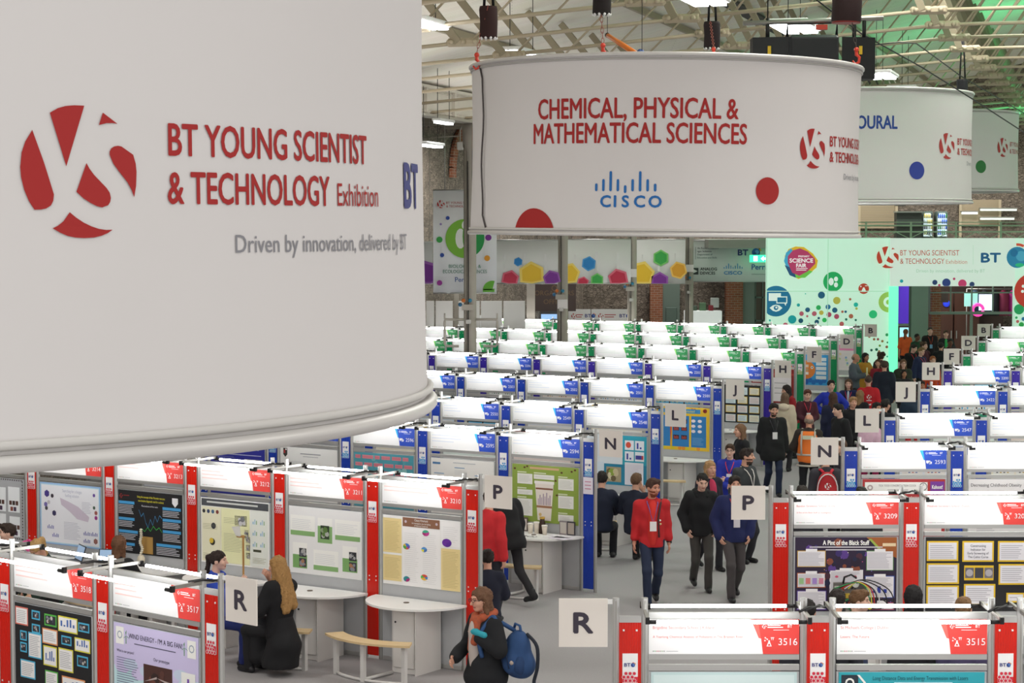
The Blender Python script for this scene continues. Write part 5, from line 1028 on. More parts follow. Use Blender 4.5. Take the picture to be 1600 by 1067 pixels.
for s in (-1, 1): b = MB(); b.box((s * .5, 0, 1.35), (.96, .08, 2.7), mat('#4a2c20', .5), bev=.02); d_ = obj('door_leaf', b, t); b = MB(); b.box((s * .1, -.07, 1.1), (.03, .06, .3), ALUD); obj('handle', b, d_)
b = MB(); b.disc if False else None; b.ball((-.3, -.08, 2.3), (.14, .02, .14), mat('#2a3fd0', .4, emit=.3)); obj('round_sign', b, t)
t = link('purple_shop_window', None, None, (P(1412, 470, 77).x, 77, 0)); tag(t, 'purple lit window beside the grey-green pillar', 'window')
b = MB(); b.box((0, 0, 2.7), (.55, .1, 2.2), mat('#4a2aa8', .4, emit=.5)); obj('pane', b, t); b = MB(); b.box((0, 0, 1.55), (.6, .14, .08), PIL); b.box((-.28, 0, 2.1), (.06, .14, 4.2), PIL); obj('frame', b, t); b = MB(); b.box((-.05, -.08, 3.3), (.3, .03, .5), mat('#b8c8e8', .4, emit=.7)); b.box((.05, -.08, 1.2), (.4, .03, .5), mat('#9ad8e8', .4, emit=.7)); obj('poster_light', b, t)
t = link('hanging_jackets', None, None, (P(1560, 500, 77).x, 77, 0)); tag(t, 'dark and pink jackets hanging on a rail in the foyer', 'clothes')
for k, c in enumerate(['#24384a', '#141418', '#1c1a22', '#8a2a4a', '#c0308a']):
    b = MB(); x = -.9 + .36 * k; b.tube([(x, 0, 1.9), (x, 0, 2.3), (x, 0, 2.7), (x, 0, 2.86)], [.2, .19, .2, .06], mat(c, .8), 8); obj('jacket', b, t)
b = MB(); b.tube([(-1.2, 0, 2.9), (.8, 0, 2.9)], .02, ALUD, 6); b.tube([(-1.2, 0, 0), (-1.2, 0, 2.9)], .02, ALUD, 6); b.tube([(.8, 0, 0), (.8, 0, 2.9)], .02, ALUD, 6); obj('clothes_rail', b, t)
t = link('pink_neon_ring', None, None, P(1528, 484, 76.4)); tag(t, 'round pink sign glowing in the foyer window', 'sign'); b = MB(); b.tube([(.2 * math.cos(a), 0, .2 * math.sin(a)) for a in np.linspace(0, 6.1, 16)], .06, mat('#e0409a', .4, emit=.8), 6); obj('glow_ring', b, t); b = MB(); b.tube([(0, .02, .2), (0, .02, .9)], .01, BLACK, 4); obj('hanging_wire', b, t)
# end wall dressings between the columns and the lightbox wall
def slab(name, u0, u1, v0, v1, Y, m, th=.12, floor=True, lab=None, cat=None, kind='structure', bev=0):
    p, q = P(u0, v1, Y), P(u1, v0, Y); z0 = 0 if floor else p.z; b = MB(); b.box(((p.x + q.x) / 2, Y, (z0 + q.z) / 2), (q.x - p.x, th, q.z - z0), m, bev=bev); return tag(obj(name, b), lab, cat, None, kind)
slab('pillar_3', 1017, 1035, 443, 0, 79.6, BRICK, .4); slab('door_1', 1036, 1062, 443, 0, 79.7, mat('#6c7c72', .6), .2)
b = MB(); p, q = P(1040, 520, 79.5), P(1058, 480, 79.5); b.box(((p.x + q.x) / 2, 79.55, (p.z + q.z) / 2), (q.x - p.x, .06, q.z - p.z), mat('#5c6e64', .6), bev=.03); tag(obj('door_2', b), kind='structure')
slab('pillar_4', 1136, 1160, 440, 0, 78.6, BRICK, .5); slab('pillar_5', 1160, 1178, 440, 0, 78.8, PIL, .5)
b = MB(); p, q = P(1178, 520, 79.4), P(1200, 447, 79.4); b.box(((p.x + q.x) / 2 + .2, 79.5, 1.9), (.95, .06, 3.9), mat('#6a4a3a', .3))
for k in range(4): b.box((p.x + .05 + .28 * k, 79.42, 1.9), (.05, .06, 3.8), PIL)
for z in (1.6, 2.5): b.box(((p.x + q.x) / 2 + .2, 79.42, z), (.95, .06, .06), PIL)
b.tube([(p.x + .02, 79.42, 3.0), (p.x + .12, 79.42, 3.4), (p.x + .35, 79.42, 3.7), (p.x + .8, 79.42, 3.85)], .06, PIL, 6); tag(obj('window_1', b), kind='structure')
t = link('white_stand_unit', None, None, (P(1098, 500, 76.5).x, 76.5, 0)); tag(t, 'white lit stand unit with clutter on top beside the brown brick pier', 'stand')
b = MB(); b.box((0, 0, 1.05), (1.35, .8, 2.1), mat('#eef2ee', .5, emit=.25)); obj('body', b, t); b = MB()
for x, y, z, s, c in [(-.3, 0, 2.2, .16, '#4a5a4a'), (.0, .1, 2.25, .25, '#5a7a5a'), (.3, 0, 2.2, .18, '#8a2a34'), (.45, .1, 2.4, .3, '#c8ccc8'), (-.5, .1, 2.3, .2, '#3a3a36')]: b.box((x, y, z + .0), (s, s, s * 1.2), mat(c), bev=.02)
obj('clutter', b, t)
# white partition boards along the side wall, organisers' office sign, photo wall, blue screen
PB = mat('#b9b7b3', .6, name='partition_board')
for k, (u0, u1) in enumerate([(640, 679), (680, 708), (716, 750), (751, 785), (786, 821)]):
    p, q = P(u0, 500, 62), P(u1, 470, 62); b = MB(); b.box((0, 0, q.z / 2), (q.x - p.x - .02, .06, q.z), PB, bev=.01); t = obj('partition_board', b, None, ((p.x + q.x) / 2, 62, 0)); tag(t, '%s pale grey partition board counted from the drum along the side wall' % ORD[k], 'board', 'partition boards')
for u, nm in ((669, 'pillar_6'), (713, 'pillar_7')): slab(nm, u - 4, u + 4, 443, 0, 63, COLC, .3)
slab('pillar_8', 823, 836, 443, 0, 67, COLC, .3)
b = MB(); p = P(866, 450, 71); b.box((0, 0, 0), (1.5, .12, 1.1), mat('#3a2a26', .5)); t = link('office_sign', None, None, (p.x, 71, p.z - .25)); tag(t, 'dark brown organisers office sign over a doorway', 'sign'); obj('board', b, t); g = MB(); g.map = wallmap(-.065)
g.ring(.0, .25, .07, .1, mat('#6a5238'), 1, 14); g.text('ORGANISERS', 0, 0, .16, mat('#6a5238'), 'c', 1); g.text('OFFICE', 0, -.3, .16, mat('#6a5238'), 'c', 1); obj('lettering', g, t)
b = MB()
for x in (-.6, .6): b.tube([(x, 0, .5), (x, 0, 3.5)], .012, BLACK, 4)
obj('hanging_wire', b, t)
slab('door_3', 838, 884, 477, 0, 74, mat('#4a4440', .6), .2)
t = link('projection_screen', None, None, (P(859, 500, 73.4).x, 73.4, 0)); tag(t, 'blue lit screen under the organisers office sign', 'screen'); b = MB(); b.box((0, 0, 1.45), (.62, .06, 1.3), mat('#8fb4e0', .4, emit=.6)); obj('display', b, t); b = MB(); b.box((0, .06, .7), (.5, .06, 1.4), BLACK); obj('stand', b, t)
for u0, u1, Yk, lab in [(888, 924, 75.0, 'narrow white photo panel with a row of round portraits'), (924, 984, 75.2, 'wide white photo panel with round portraits beside the third column')]:
    p, q = P(u0, 520, Yk), P(u1, 483, Yk); w_ = q.x - p.x - .03; t = link('photo_panel', None, None, (p.x, Yk, 0)); tag(t, lab, 'panel', 'portrait photo panels'); b = MB(); b.box((w_ / 2, 0, q.z / 2), (w_, .06, q.z), mat('#e8e6e4', .6)); obj('board', b, t); g = MB(); g.map = wallmap(-.032); ys_logo(g, w_ * .25, q.z - .25, .2, REDB, 1)
    g.rect(w_ * .35, q.z - .22, w_ * .3, .03, REDB, 1); g.rect(w_ * .35, q.z - .3, w_ * .25, .03, REDB, 1); bt(g, w_ * .75, q.z - .3, .12, 1)
    for k in range(5): g.disc(w_ * (.12 + .19 * k), q.z - .68, .12, mat(['#5a4a44', '#8a7a72', '#3a3a3e', '#a48a7a', '#4a5a5a'][k]), 1, 16); g.disc(w_ * (.12 + .19 * k), q.z - .66, .05, mat('#d0a890'), 2, 10)
    obj('print', g, t)
# camera and bracket box on the side wall
p = P(719, 228, 52); t = link('projector_box', None, None, p); tag(t, 'white projector box hung beside the first column head', 'projector'); b = MB(); b.box((0, 0, 0), (.16, .3, .2), mat('#d4d0ca', .5), bev=.02); obj('case', b, t); b = MB(); b.tube([(0, 0, .1), (.0, 0, .4), (.3, -1.2, .95)], .02, COLC, 5); b.tube([(0, 0, .25), (-.9, .3, .22)], .015, COLC, 5); obj('bracket', b, t)
# ---------------------------------------------------------------- desks and benches
DX = .62
b = MB(); n = 22; pts = [(.05, -.02)] + [(DX - .66 * math.cos(math.pi * i / n), -.04 - .66 * math.sin(math.pi * i / n)) for i in range(n + 1)] + [(XR - .02, -.02)]
pts = [(DX - .66 * math.cos(math.pi * i / n), -.04 - .64 * math.sin(math.pi * i / n)) for i in range(n + 1)]
b.prism(pts, .765, .79, WHITE); DTOP = b.mesh('tabletop')
CABM = mat('#d9d6d2', .6, name='cabinet_laminate')
b = MB(); b.box((.72, -.27, .38), (.36, .46, .75), CABM); b.box((.91, -.3, .38), (.015, .5, .76), CABM); CAB = b.mesh('cabinet')
b = MB(); b.box((.715, -.506, .40), (.3, .012, .66), mat('#e2dfdb', .55), bev=.004); CDOOR = b.mesh('cabinet_door'); b = MB(); b.ball((.60, -.518, .60), .012, BLACK, 8, 5); CKNOB = b.mesh('lock')
b = MB(); b.tube([(.6, -.3, .789), (.6, -.3, .797)], .035, mat('#5a4a3c'), 10); GROM = b.mesh('cable_grommet')
def arcpt(t, r): return (DX + r * math.sin(t), .0 - r * math.cos(t))
b = MB(); ts = np.linspace(-.62, .5, 17)
b.prism([arcpt(t, .98) for t in ts] + [arcpt(t, 1.2) for t in ts[::-1]], .45, .475, WOOD); BSEAT = b.mesh('seat')
LEGM = mat('#dddbd8', .45, .1, name='white_steel')
def leg_m(t, back):
    b = MB(); x, y = arcpt(t, 1.09); b.box((x, y, .225), (.05, .05, .45), LEGM)
    if back: x2, y2 = arcpt(t * .6, .58); b.tube([(x, y, .025), (x2, y2, .025)], .022, LEGM, 4)
    return b.mesh('leg')
BLEG = [leg_m(-.55, False), leg_m(-.05, True), leg_m(.43, False)]
b = MB(); b.tube([arcpt(t, 1.09) + (.02,) for t in np.linspace(-.55, .43, 9)], .02, LEGM, 4); BBAR = b.mesh('floor_bar')
def desk(num, dl, bl=None):
    t0 = BOOTH[num]; a = t0.rotation_euler[2]
    t = link('display_desk', None, None, t0.location.copy(), a); tag(t, dl, 'desk', 'white half-oval booth desks')
    link('tabletop', DTOP, t); c = link('cabinet', CAB, t); d_ = link('cabinet_door', CDOOR, c); link('lock', CKNOB, c); link('cable_grommet', GROM, t)
    if bl:
        k = link('curved_bench', None, None, t0.location.copy(), a); tag(k, bl, 'bench', 'curved birch benches')
        link('seat', BSEAT, k)
        for m in BLEG: link('leg', m, k)
        link('floor_bar', BBAR, k)
for num, w1, w2 in [('3210', 'under the pie chart poster', 1), ('3211', 'under the board of green-banded sheets', 1), ('3212', 'under the pale yellow poster', 1), ('3213', 'under the black graph poster', 1), ('3214', 'under the blue-bordered poster', 1), ('3215', 'under the grey checked poster', 1),
   ('2594', 'under the green coffee cup poster', 1), ('2548', 'under the teal seed poster', 1), ('2500', 'under the yellow and blue poster', 1), ('2201', 'under the black poster of yellow-edged sheets', 0), ('1563', 'under the dark red poster', 0), ('1516', 'under the orange fish poster', 0), ('1101', 'under the pink-topped poster', 0), ('3209', 'under the dark purple poster', 0), ('3208', 'under the black and yellow card poster', 0)]:
    desk(num, 'white half-oval desk with cabinet ' + w1, 'curved birch bench on white legs at the desk ' + w1 if w2 else None)
def on_desk(num, x, y, z=.79): return bw(num, x, y, z)
def thing(name, p, a, lab, cat, parts, grp=None):
    t = link(name, None, None, p, a); tag(t, lab, cat, grp)
    for nm, b in parts: obj(nm, b, t)
    return t
def sheet_thing(num, x, y, w_, d_, rot, col, lab):
    p, a = on_desk(num, x, y); b = MB(); b.box((0, 0, .004), (w_, d_, .006), mat(col, .7)); g = b; o = obj('paper_sheet', b, None, p, a + rot); tag(o, lab, 'paper', 'papers on desks')
# paper windmill on a wooden post, 3212
p, a = on_desk('3212', .95, -.25); b = MB(); b.box((0, 0, .012), (.16, .12, .024), mat('#a0703c', .5), bev=.005); b2 = MB(); b2.box((0, 0, .3), (.018, .018, .56), mat('#b98a4c', .6)); b2.box((-.04, 0, .56), (.12, .02, .025), mat('#b98a4c', .6)); b3 = MB(); b3.add([(-.1, -.02, .57), (-.02, -.02, .57), (-.01, -.05, .7), (-.14, -.05, .68), (-.05, -.015, .56)], [(0, 1, 2, 3), (0, 4, 1)], PAPER); b3.add([(-.1, -.024, .57), (-.02, -.024, .57), (-.01, -.056, .7), (-.14, -.056, .68)], [(3, 2, 1, 0)], PAPER)
thing('wooden_model', p, a, 'small wooden post model with a paper cone on the desk by the pale yellow poster', 'model', [('base', b), ('post', b2), ('paper_cone', b3)])
sheet_thing('3212', .9, -.45, .3, .21, .3, '#dfe9f2', 'blue-white leaflets on the desk by the pale yellow poster'); sheet_thing('3213', .4, -.4, .3, .2, .1, '#eef0f0', 'white sheets on the desk by the black graph poster')
p, a = on_desk('3213', .55, -.12, .79); b = MB()
for k in range(14): b.ball((.01 * math.sin(k * .6), -.01 * math.cos(k), .16 + .025 * k), (.022, .02, .014), mat('#e4dcc8', .6), 7, 5)
b.tube([(0, 0, 0), (0, 0, .5)], .006, ALUD, 5); b2 = MB(); b2.ball((0, 0, .1), (.06, .04, .06), mat('#dcd2ba', .6)); b2.ball((-.03, 0, .07), (.03, .03, .05), mat('#dcd2ba', .6)); b3 = MB(); b3.tube([(0, 0, 0), (0, 0, .012)], .07, WHITE, 12)
thing('spine_model', p, a, 'white model spine standing in front of the black graph poster', 'model', [('spine', b), ('pelvis', b2), ('foot_plate', b3)])
def laptop(num, x, y, rot, lab):
    p, a = on_desk(num, x, y); b = MB(); b.box((0, 0, .008), (.32, .22, .014), mat('#3a3c42', .4)); c = MB(); c.T = Matrix.Translation((0, .11, .01)) @ Matrix.Rotation(R(-18), 4, 'X'); c.box((0, 0, .105), (.32, .01, .21), mat('#2a2c32', .4)); d_ = MB(); d_.T = c.T.copy(); d_.box((0, -.007, .107), (.29, .004, .18), mat('#8aa4c0', .3, emit=.35))
    thing('laptop', p, a + rot, lab, 'laptop', [('keyboard_base', b), ('screen_lid', c), ('display', d_)], 'laptops on desks')
laptop('3214', .95, -.36, -.5, 'open laptop on the desk by the blue-bordered poster'); laptop('3213', .2, -.4, .4, 'open laptop at the edge of the black graph poster desk')
# cups, bottles and papers on the coffee desk
for k, (x, y, hgt) in enumerate([(.48, -.2, .13), (.56, -.16, .15), (.72, -.2, .12)]):
    p, a = on_desk('2594', x, y); b = MB(); b.tube([(0, 0, 0), (0, 0, hgt)], [.03, .042], mat('#e6dccb', .6), 12); c = MB(); c.tube([(0, 0, hgt), (0, 0, hgt + .018)], .045, mat('#f0ece4', .5), 12); thing('paper_cup', p, a, '%s paper coffee cup on the green coffee poster desk' % ['leftover cream', 'tallest cream', 'short cream'][k], 'cup', [('cup_body', b), ('cup_lid', c)], 'coffee cups')
p, a = on_desk('2594', .63, -.12); b = MB(); b.tube([(0, 0, 0), (0, 0, .14), (0, 0, .19), (0, 0, .21)], [.05, .05, .035, .035], mat('#3a2418', .3), 12); c = MB(); c.tube([(0, 0, .21), (0, 0, .24)], .038, mat('#c8a03a', .4), 10); thing('coffee_jar', p, a, 'dark coffee jar with gold lid among the cups', 'jar', [('jar_body', b), ('jar_lid', c)])
p, a = on_desk('2594', .62, -.17); b = MB(); b.box((0, 0, .003), (.5, .2, .006), mat('#3a2a20', .8)); 
sheet_thing('2594', 1.0, -.25, .42, .24, .2, '#f0eef2', 'white booklet of papers at the edge of the coffee desk'); sheet_thing('2594', 1.1, -.38, .3, .2, -.2, '#ece4f2', 'lilac-white sheet overhanging the coffee desk')
g = MB(); g.map = lambda x, y, l: (x, y, .0012 * l); p, a = on_desk('2594', .12, -.52); g.box((.35, .06, .0), (.78, .2, .002), WHITE); g.text('PLACEBO?', 0, 0, .1, mat('#3a3230'), layer=1.5, bold=.03, xs=.95); tag(obj('desk_lettering', g, None, p + Vector((0, 0, .002)), a), 'dark lettering strip laid along the coffee desk front', 'lettering')
for k, (x, y, c) in enumerate([(.95, -.06, '#8a8084'), (1.08, -.06, '#3a3a40'), (.28, -.06, '#6a5a50')]): p, a = on_desk('2594', x, y); b = MB(); b.box((0, 0, .1), (.13, .012, .2), mat(c, .6)); d_ = MB(); d_.box((0, -.008, .1), (.1, .003, .16), mat(['#c8c0b8', '#b0a498', '#d0c8c0'][k])); thing('framed_photo', p, a, ['grey framed photo propped behind the coffee papers', 'black framed photo propped at the blue strip end', 'brown framed photo propped near the cups'][k], 'photo', [('frame', b), ('picture', d_)], 'photos on the coffee desk')
p = G(833, 923); b = MB(); b.tube([(0, 0, 0), (0, 0, .2), (0, 0, .24), (0, 0, .27)], [.04, .04, .025, .02], mat('#4a5258', .3), 12); c = MB(); c.tube([(0, 0, .27), (0, 0, .3)], .026, BLACK, 10); thing('water_bottle', p, 0, 'dark steel water bottle on the carpet by the coffee desk bench', 'bottle', [('bottle_body', b), ('bottle_cap', c)])
p, a = on_desk('2548', .1, -.3); b = MB(); b.tube([(0, 0, 0), (0, 0, .16), (0, 0, .2), (0, 0, .23)], [.045, .045, .02, .018], mat('#c4dcec', .15, trans=.6), 12); c = MB(); c.tube([(0, 0, .23), (0, 0, .25)], .022, mat('#3a7ac0'), 10); thing('water_bottle', p, a, 'clear plastic water bottle between the two seated students', 'bottle', [('bottle_body', b), ('bottle_cap', c)])
# electronics contraption in front of the dark purple poster
p, a = on_desk('3209', .62, -.3); E1 = MB(); E1.box((0, .06, .25), (.36, .04, .5), mat('#6a6662', .6))
for k in range(26): E1.box((-.15 + .06 * (k % 6), .03, .12 + .08 * (k // 6)), (.045, .03, .05), mat(['#2a2a2c', '#8a8680', '#3f6a3a', '#b8b4ac', '#8a3a2c', '#4a4a50', '#c8a83a'][k % 7], .5), rz=.1 * (k % 3))
E2 = MB()
for k, (c, s) in enumerate([('#1a1a1c', 1), ('#1a1a1c', 1.4), ('#e0d84a', .8), ('#e8e8e8', 1.1), ('#c83a2a', .9), ('#1a1a1c', 1.7), ('#2a8a4a', .7)]): E2.tube(smooth([(.05 - .04 * k, .0, .44), (.08 * s, -.05, .5 + .03 * s), (.24 * s, -.06, .44), (.27 * s, -.06, .3 - .03 * (k % 3)), (.17 * s, -.05, .2 + .03 * k), (.1 - .03 * k, -.03, .3), (.02, 0, .2)]), .007, mat(c, .4), 5)
E3 = MB(); E3.box((0, 0, .01), (.44, .24, .02), mat('#5a5650')); E4 = MB(); E4.tube([(-.08, .02, .5), (-.07, .0, .57), (0, -.02, .6), (.06, .0, .56)], .012, BLACK, 6); E4.ball((.05, -.02, .5), (.04, .02, .045), mat('#d8dcd4', .4))
thing('electronics_rig', p, a, 'tangle of circuit boards and wires in front of the dark purple poster', 'electronics', [('board_stack', E1), ('wire_loop', E2), ('base_tray', E3), ('handle', E4)])
# bag of pink flowers behind the near slanted row, price notices on the blue strip
p, a = on_desk('3214', .1, -.3); b = MB()
for k in range(16): b.ball((.05 * math.cos(k * 2.4), .05 * math.sin(k * 2.4), .14 + .05 * math.sin(k)), .03, mat(['#d83a8a', '#e86aa8'][k % 2], .7), 6, 4)
c = MB(); c.tube([(0, 0, 0), (0, 0, .12)], [.04, .05], mat('#c8d0d0', .3), 10); thing('flower_vase', p, a, 'bright pink flowers in a small vase on the blue-bordered poster desk', 'flowers', [('blossom', b), ('vase', c)])
t0 = ROWEND['N']; b = MB(); b.map = wallmap(0); b.box((0, 0, 0), (.16, .006, .24), mat('#e8e2ee', .7)); 
for k in range(3): b.rect(-.05, .05 - .05 * k, .1, .012, mat('#c87a9a'), 4)
q = t0[0] - t0[1] * .1; tag(obj('paper_notice', b, None, (q.x - .02, q.y - .03, 1.52), -t0[2]), 'pale lilac paper notice taped to the blue strip by the N sign', 'notice')
# ---------------------------------------------------------------- people: smooth bodies meshed from blended limbs
def nets(fn, lo, hi, h):
    lo = np.array(lo, float); n = np.maximum(np.ceil((np.array(hi) - lo) / h).astype(int) + 1, 3)
    ax = [lo[i] + h * np.arange(n[i]) for i in range(3)]
    X, Y, Z = np.meshgrid(*ax, indexing='ij'); D = fn(np.stack([X, Y, Z], -1))
    ins = D < 0; c = (n - 1); cnt = np.zeros(c, int); acc = np.zeros(tuple(c) + (3,))
    E = [((0, 0, 0), (1, 0, 0)), ((0, 1, 0), (1, 1, 0)), ((0, 0, 1), (1, 0, 1)), ((0, 1, 1), (1, 1, 1)), ((0, 0, 0), (0, 1, 0)), ((1, 0, 0), (1, 1, 0)), ((0, 0, 1), (0, 1, 1)), ((1, 0, 1), (1, 1, 1)), ((0, 0, 0), (0, 0, 1)), ((1, 0, 0), (1, 0, 1)), ((0, 1, 0), (0, 1, 1)), ((1, 1, 0), (1, 1, 1))]
    def sl(o): return tuple(slice(o[i], o[i] + c[i]) for i in range(3))
    for a, b in E:
        A, B = D[sl(a)], D[sl(b)]; m = (A < 0) != (B < 0)
        t = np.where(m, A / np.where(m, A - B, 1), 0); cnt += m
        for i in range(3): acc[..., i] += np.where(m, a[i] + t * (b[i] - a[i]), 0)
    act = cnt > 0; idx = -np.ones(c, int); idx[act] = np.arange(act.sum())
    g = np.stack(np.nonzero(act), -1); V = lo + h * (g + acc[act] / cnt[act][:, None]); F = []
    for d in range(3):
        u, v = (d + 1) % 3, (d + 2) % 3
        s0 = [slice(None)] * 3; s1 = [slice(None)] * 3; s0[d] = slice(0, -1); s1[d] = slice(1, None)
        A, B = ins[tuple(s0)], ins[tuple(s1)]; m = A != B
        q = np.stack(np.nonzero(m), -1); ok = (q[:, u] > 0) & (q[:, v] > 0) & (q[:, u] < c[u]) & (q[:, v] < c[v]); q = q[ok]
        if not len(q): continue
        du, dv = np.zeros(3, int), np.zeros(3, int); du[u] = 1; dv[v] = 1
        P4 = [idx[tuple((q - du - dv).T)], idx[tuple((q - dv).T)], idx[tuple(q.T)], idx[tuple((q - du).T)]]
        fl = A[tuple(q.T)]; Q = np.stack(P4, -1); Q[~fl] = Q[~fl][:, ::-1]; F.append(Q)
    return V, (np.concatenate(F) if F else np.zeros((0, 4), int))
def smin(a, b, k):
    hh = np.clip(.5 + .5 * (b - a) / k, 0, 1); return b * (1 - hh) + a * hh - k * hh * (1 - hh)
class SDF:
    def __init__(s): s.p = []; s.cut = []; s.sub = []; s.wob = None
    def rc(s, a, b, ra, rb=None, k=.03, sy=1.0): s.p.append(('c', np.array(a, float), np.array(b, float), ra, ra if rb is None else rb, k)); return s
    def el(s, c, r, B=None, k=.03): s.p.append(('e', np.array(c, float), np.array(r, float), B, None, k)); return s
    def plane(s, p, n): s.cut.append((np.array(p, float), np.array(n, float))); return s   # keeps the side the normal points away from
    def minus(s, c, r, B=None, k=.015): s.sub.append((np.array(c, float), np.array(r, float), B, k)); return s
    @staticmethod
    def _el(X, c, r, B):
        q = X - c
        if B is not None: q = q @ B
        k0 = np.linalg.norm(q / r, axis=-1); k1 = np.linalg.norm(q / (r * r), axis=-1) + 1e-9
        return k0 * (k0 - 1) / k1
    def __call__(s, X):
        D = None
        for t, a, b, ra, rb, k in s.p:
            if t == 'c':
                ab = b - a; L = ab @ ab + 1e-12; tt = np.clip(((X - a) @ ab) / L, 0, 1); d = np.linalg.norm(X - a - tt[..., None] * ab, axis=-1) - (ra + tt * (rb - ra))
            else: d = s._el(X, a, b, ra)
            D = d if D is None else smin(D, d, k)
        if s.wob is not None:
            a, fq, ph = s.wob; x, y, z = X[..., 0], X[..., 1], X[..., 2]
            D = D + a * (np.sin(fq[0] * x + fq[2] * .35 * z + ph) * np.sin(fq[1] * y + ph * 2) + .8 * np.sin(fq[2] * z + fq[0] * .6 * x + 3 * ph) * np.cos(fq[1] * .7 * y + ph))
        for c, r, B, k in s.sub: D = -smin(-D, s._el(X, c, r, B), k)
        for p, n in s.cut: D = np.maximum(D, (X - p) @ n)
        return D
    def box(s):
        P_ = []
        for t, a, b, ra, rb, k in s.p:
            if t == 'c': P_ += [a - ra, a + ra, b - rb, b + rb]
            else: m = b.max() if ra is not None else b; P_ += [a - m, a + m]
        P_ = np.array(P_); return P_.min(0) - .03, P_.max(0) + .03
    def mesh(s, h): lo, hi = s.box(); return nets(s, lo, hi, h)
def mk(name, parts, parent=None):
    """parts: [(V, F, material or (materials, index array))]"""
    me = bpy.data.meshes.new(name); v, f, mi, mats, o = [], [], [], [], 0
    for V, F, m in parts:
        if len(F) == 0: continue
        ms, ix = m if isinstance(m, tuple) else ([m], np.zeros(len(F), int))
        for q in ms:
            if q not in mats: mats.append(q)
        mp = np.array([mats.index(q) for q in ms]); v.append(V); f.append(F + o); mi.append(mp[ix]); o += len(V)
    me.from_pydata(np.concatenate(v).tolist(), [], np.concatenate(f).tolist())
    for q in mats: me.materials.append(q)
    me.polygons.foreach_set('material_index', np.concatenate(mi).astype(np.int32)); me.polygons.foreach_set('use_smooth', np.ones(len(me.polygons), bool)); me.update()
    return link(name, me, parent)
def rotx(a): c, s_ = math.cos(a), math.sin(a); return np.array([[1, 0, 0], [0, c, -s_], [0, s_, c]])
def rotz(a): c, s_ = math.cos(a), math.sin(a); return np.array([[c, -s_, 0], [s_, c, 0], [0, 0, 1]])
def roty(a): c, s_ = math.cos(a), math.sin(a); return np.array([[c, 0, s_], [0, 1, 0], [-s_, 0, c]])
def ik(a, b, l1, l2, pole):
    a, b = np.array(a, float), np.array(b, float); d = b - a; L = np.linalg.norm(d); mx = (l1 + l2) * .995
    if L > mx: b = a + d / L * mx; d = b - a; L = mx
    x = (l1 * l1 - l2 * l2 + L * L) / (2 * L); y = math.sqrt(max(l1 * l1 - x * x, 0)); u = d / L
    pole = np.array(pole, float); pole = pole - u * (pole @ u); pole /= np.linalg.norm(pole) + 1e-9
    return a + u * x + pole * y, b
SK = {'fair': '#d9a58c', 'pale': '#e3b7a2', 'tan': '#b98464', 'dark': '#6a4432', 'ruddy': '#cf9279'}
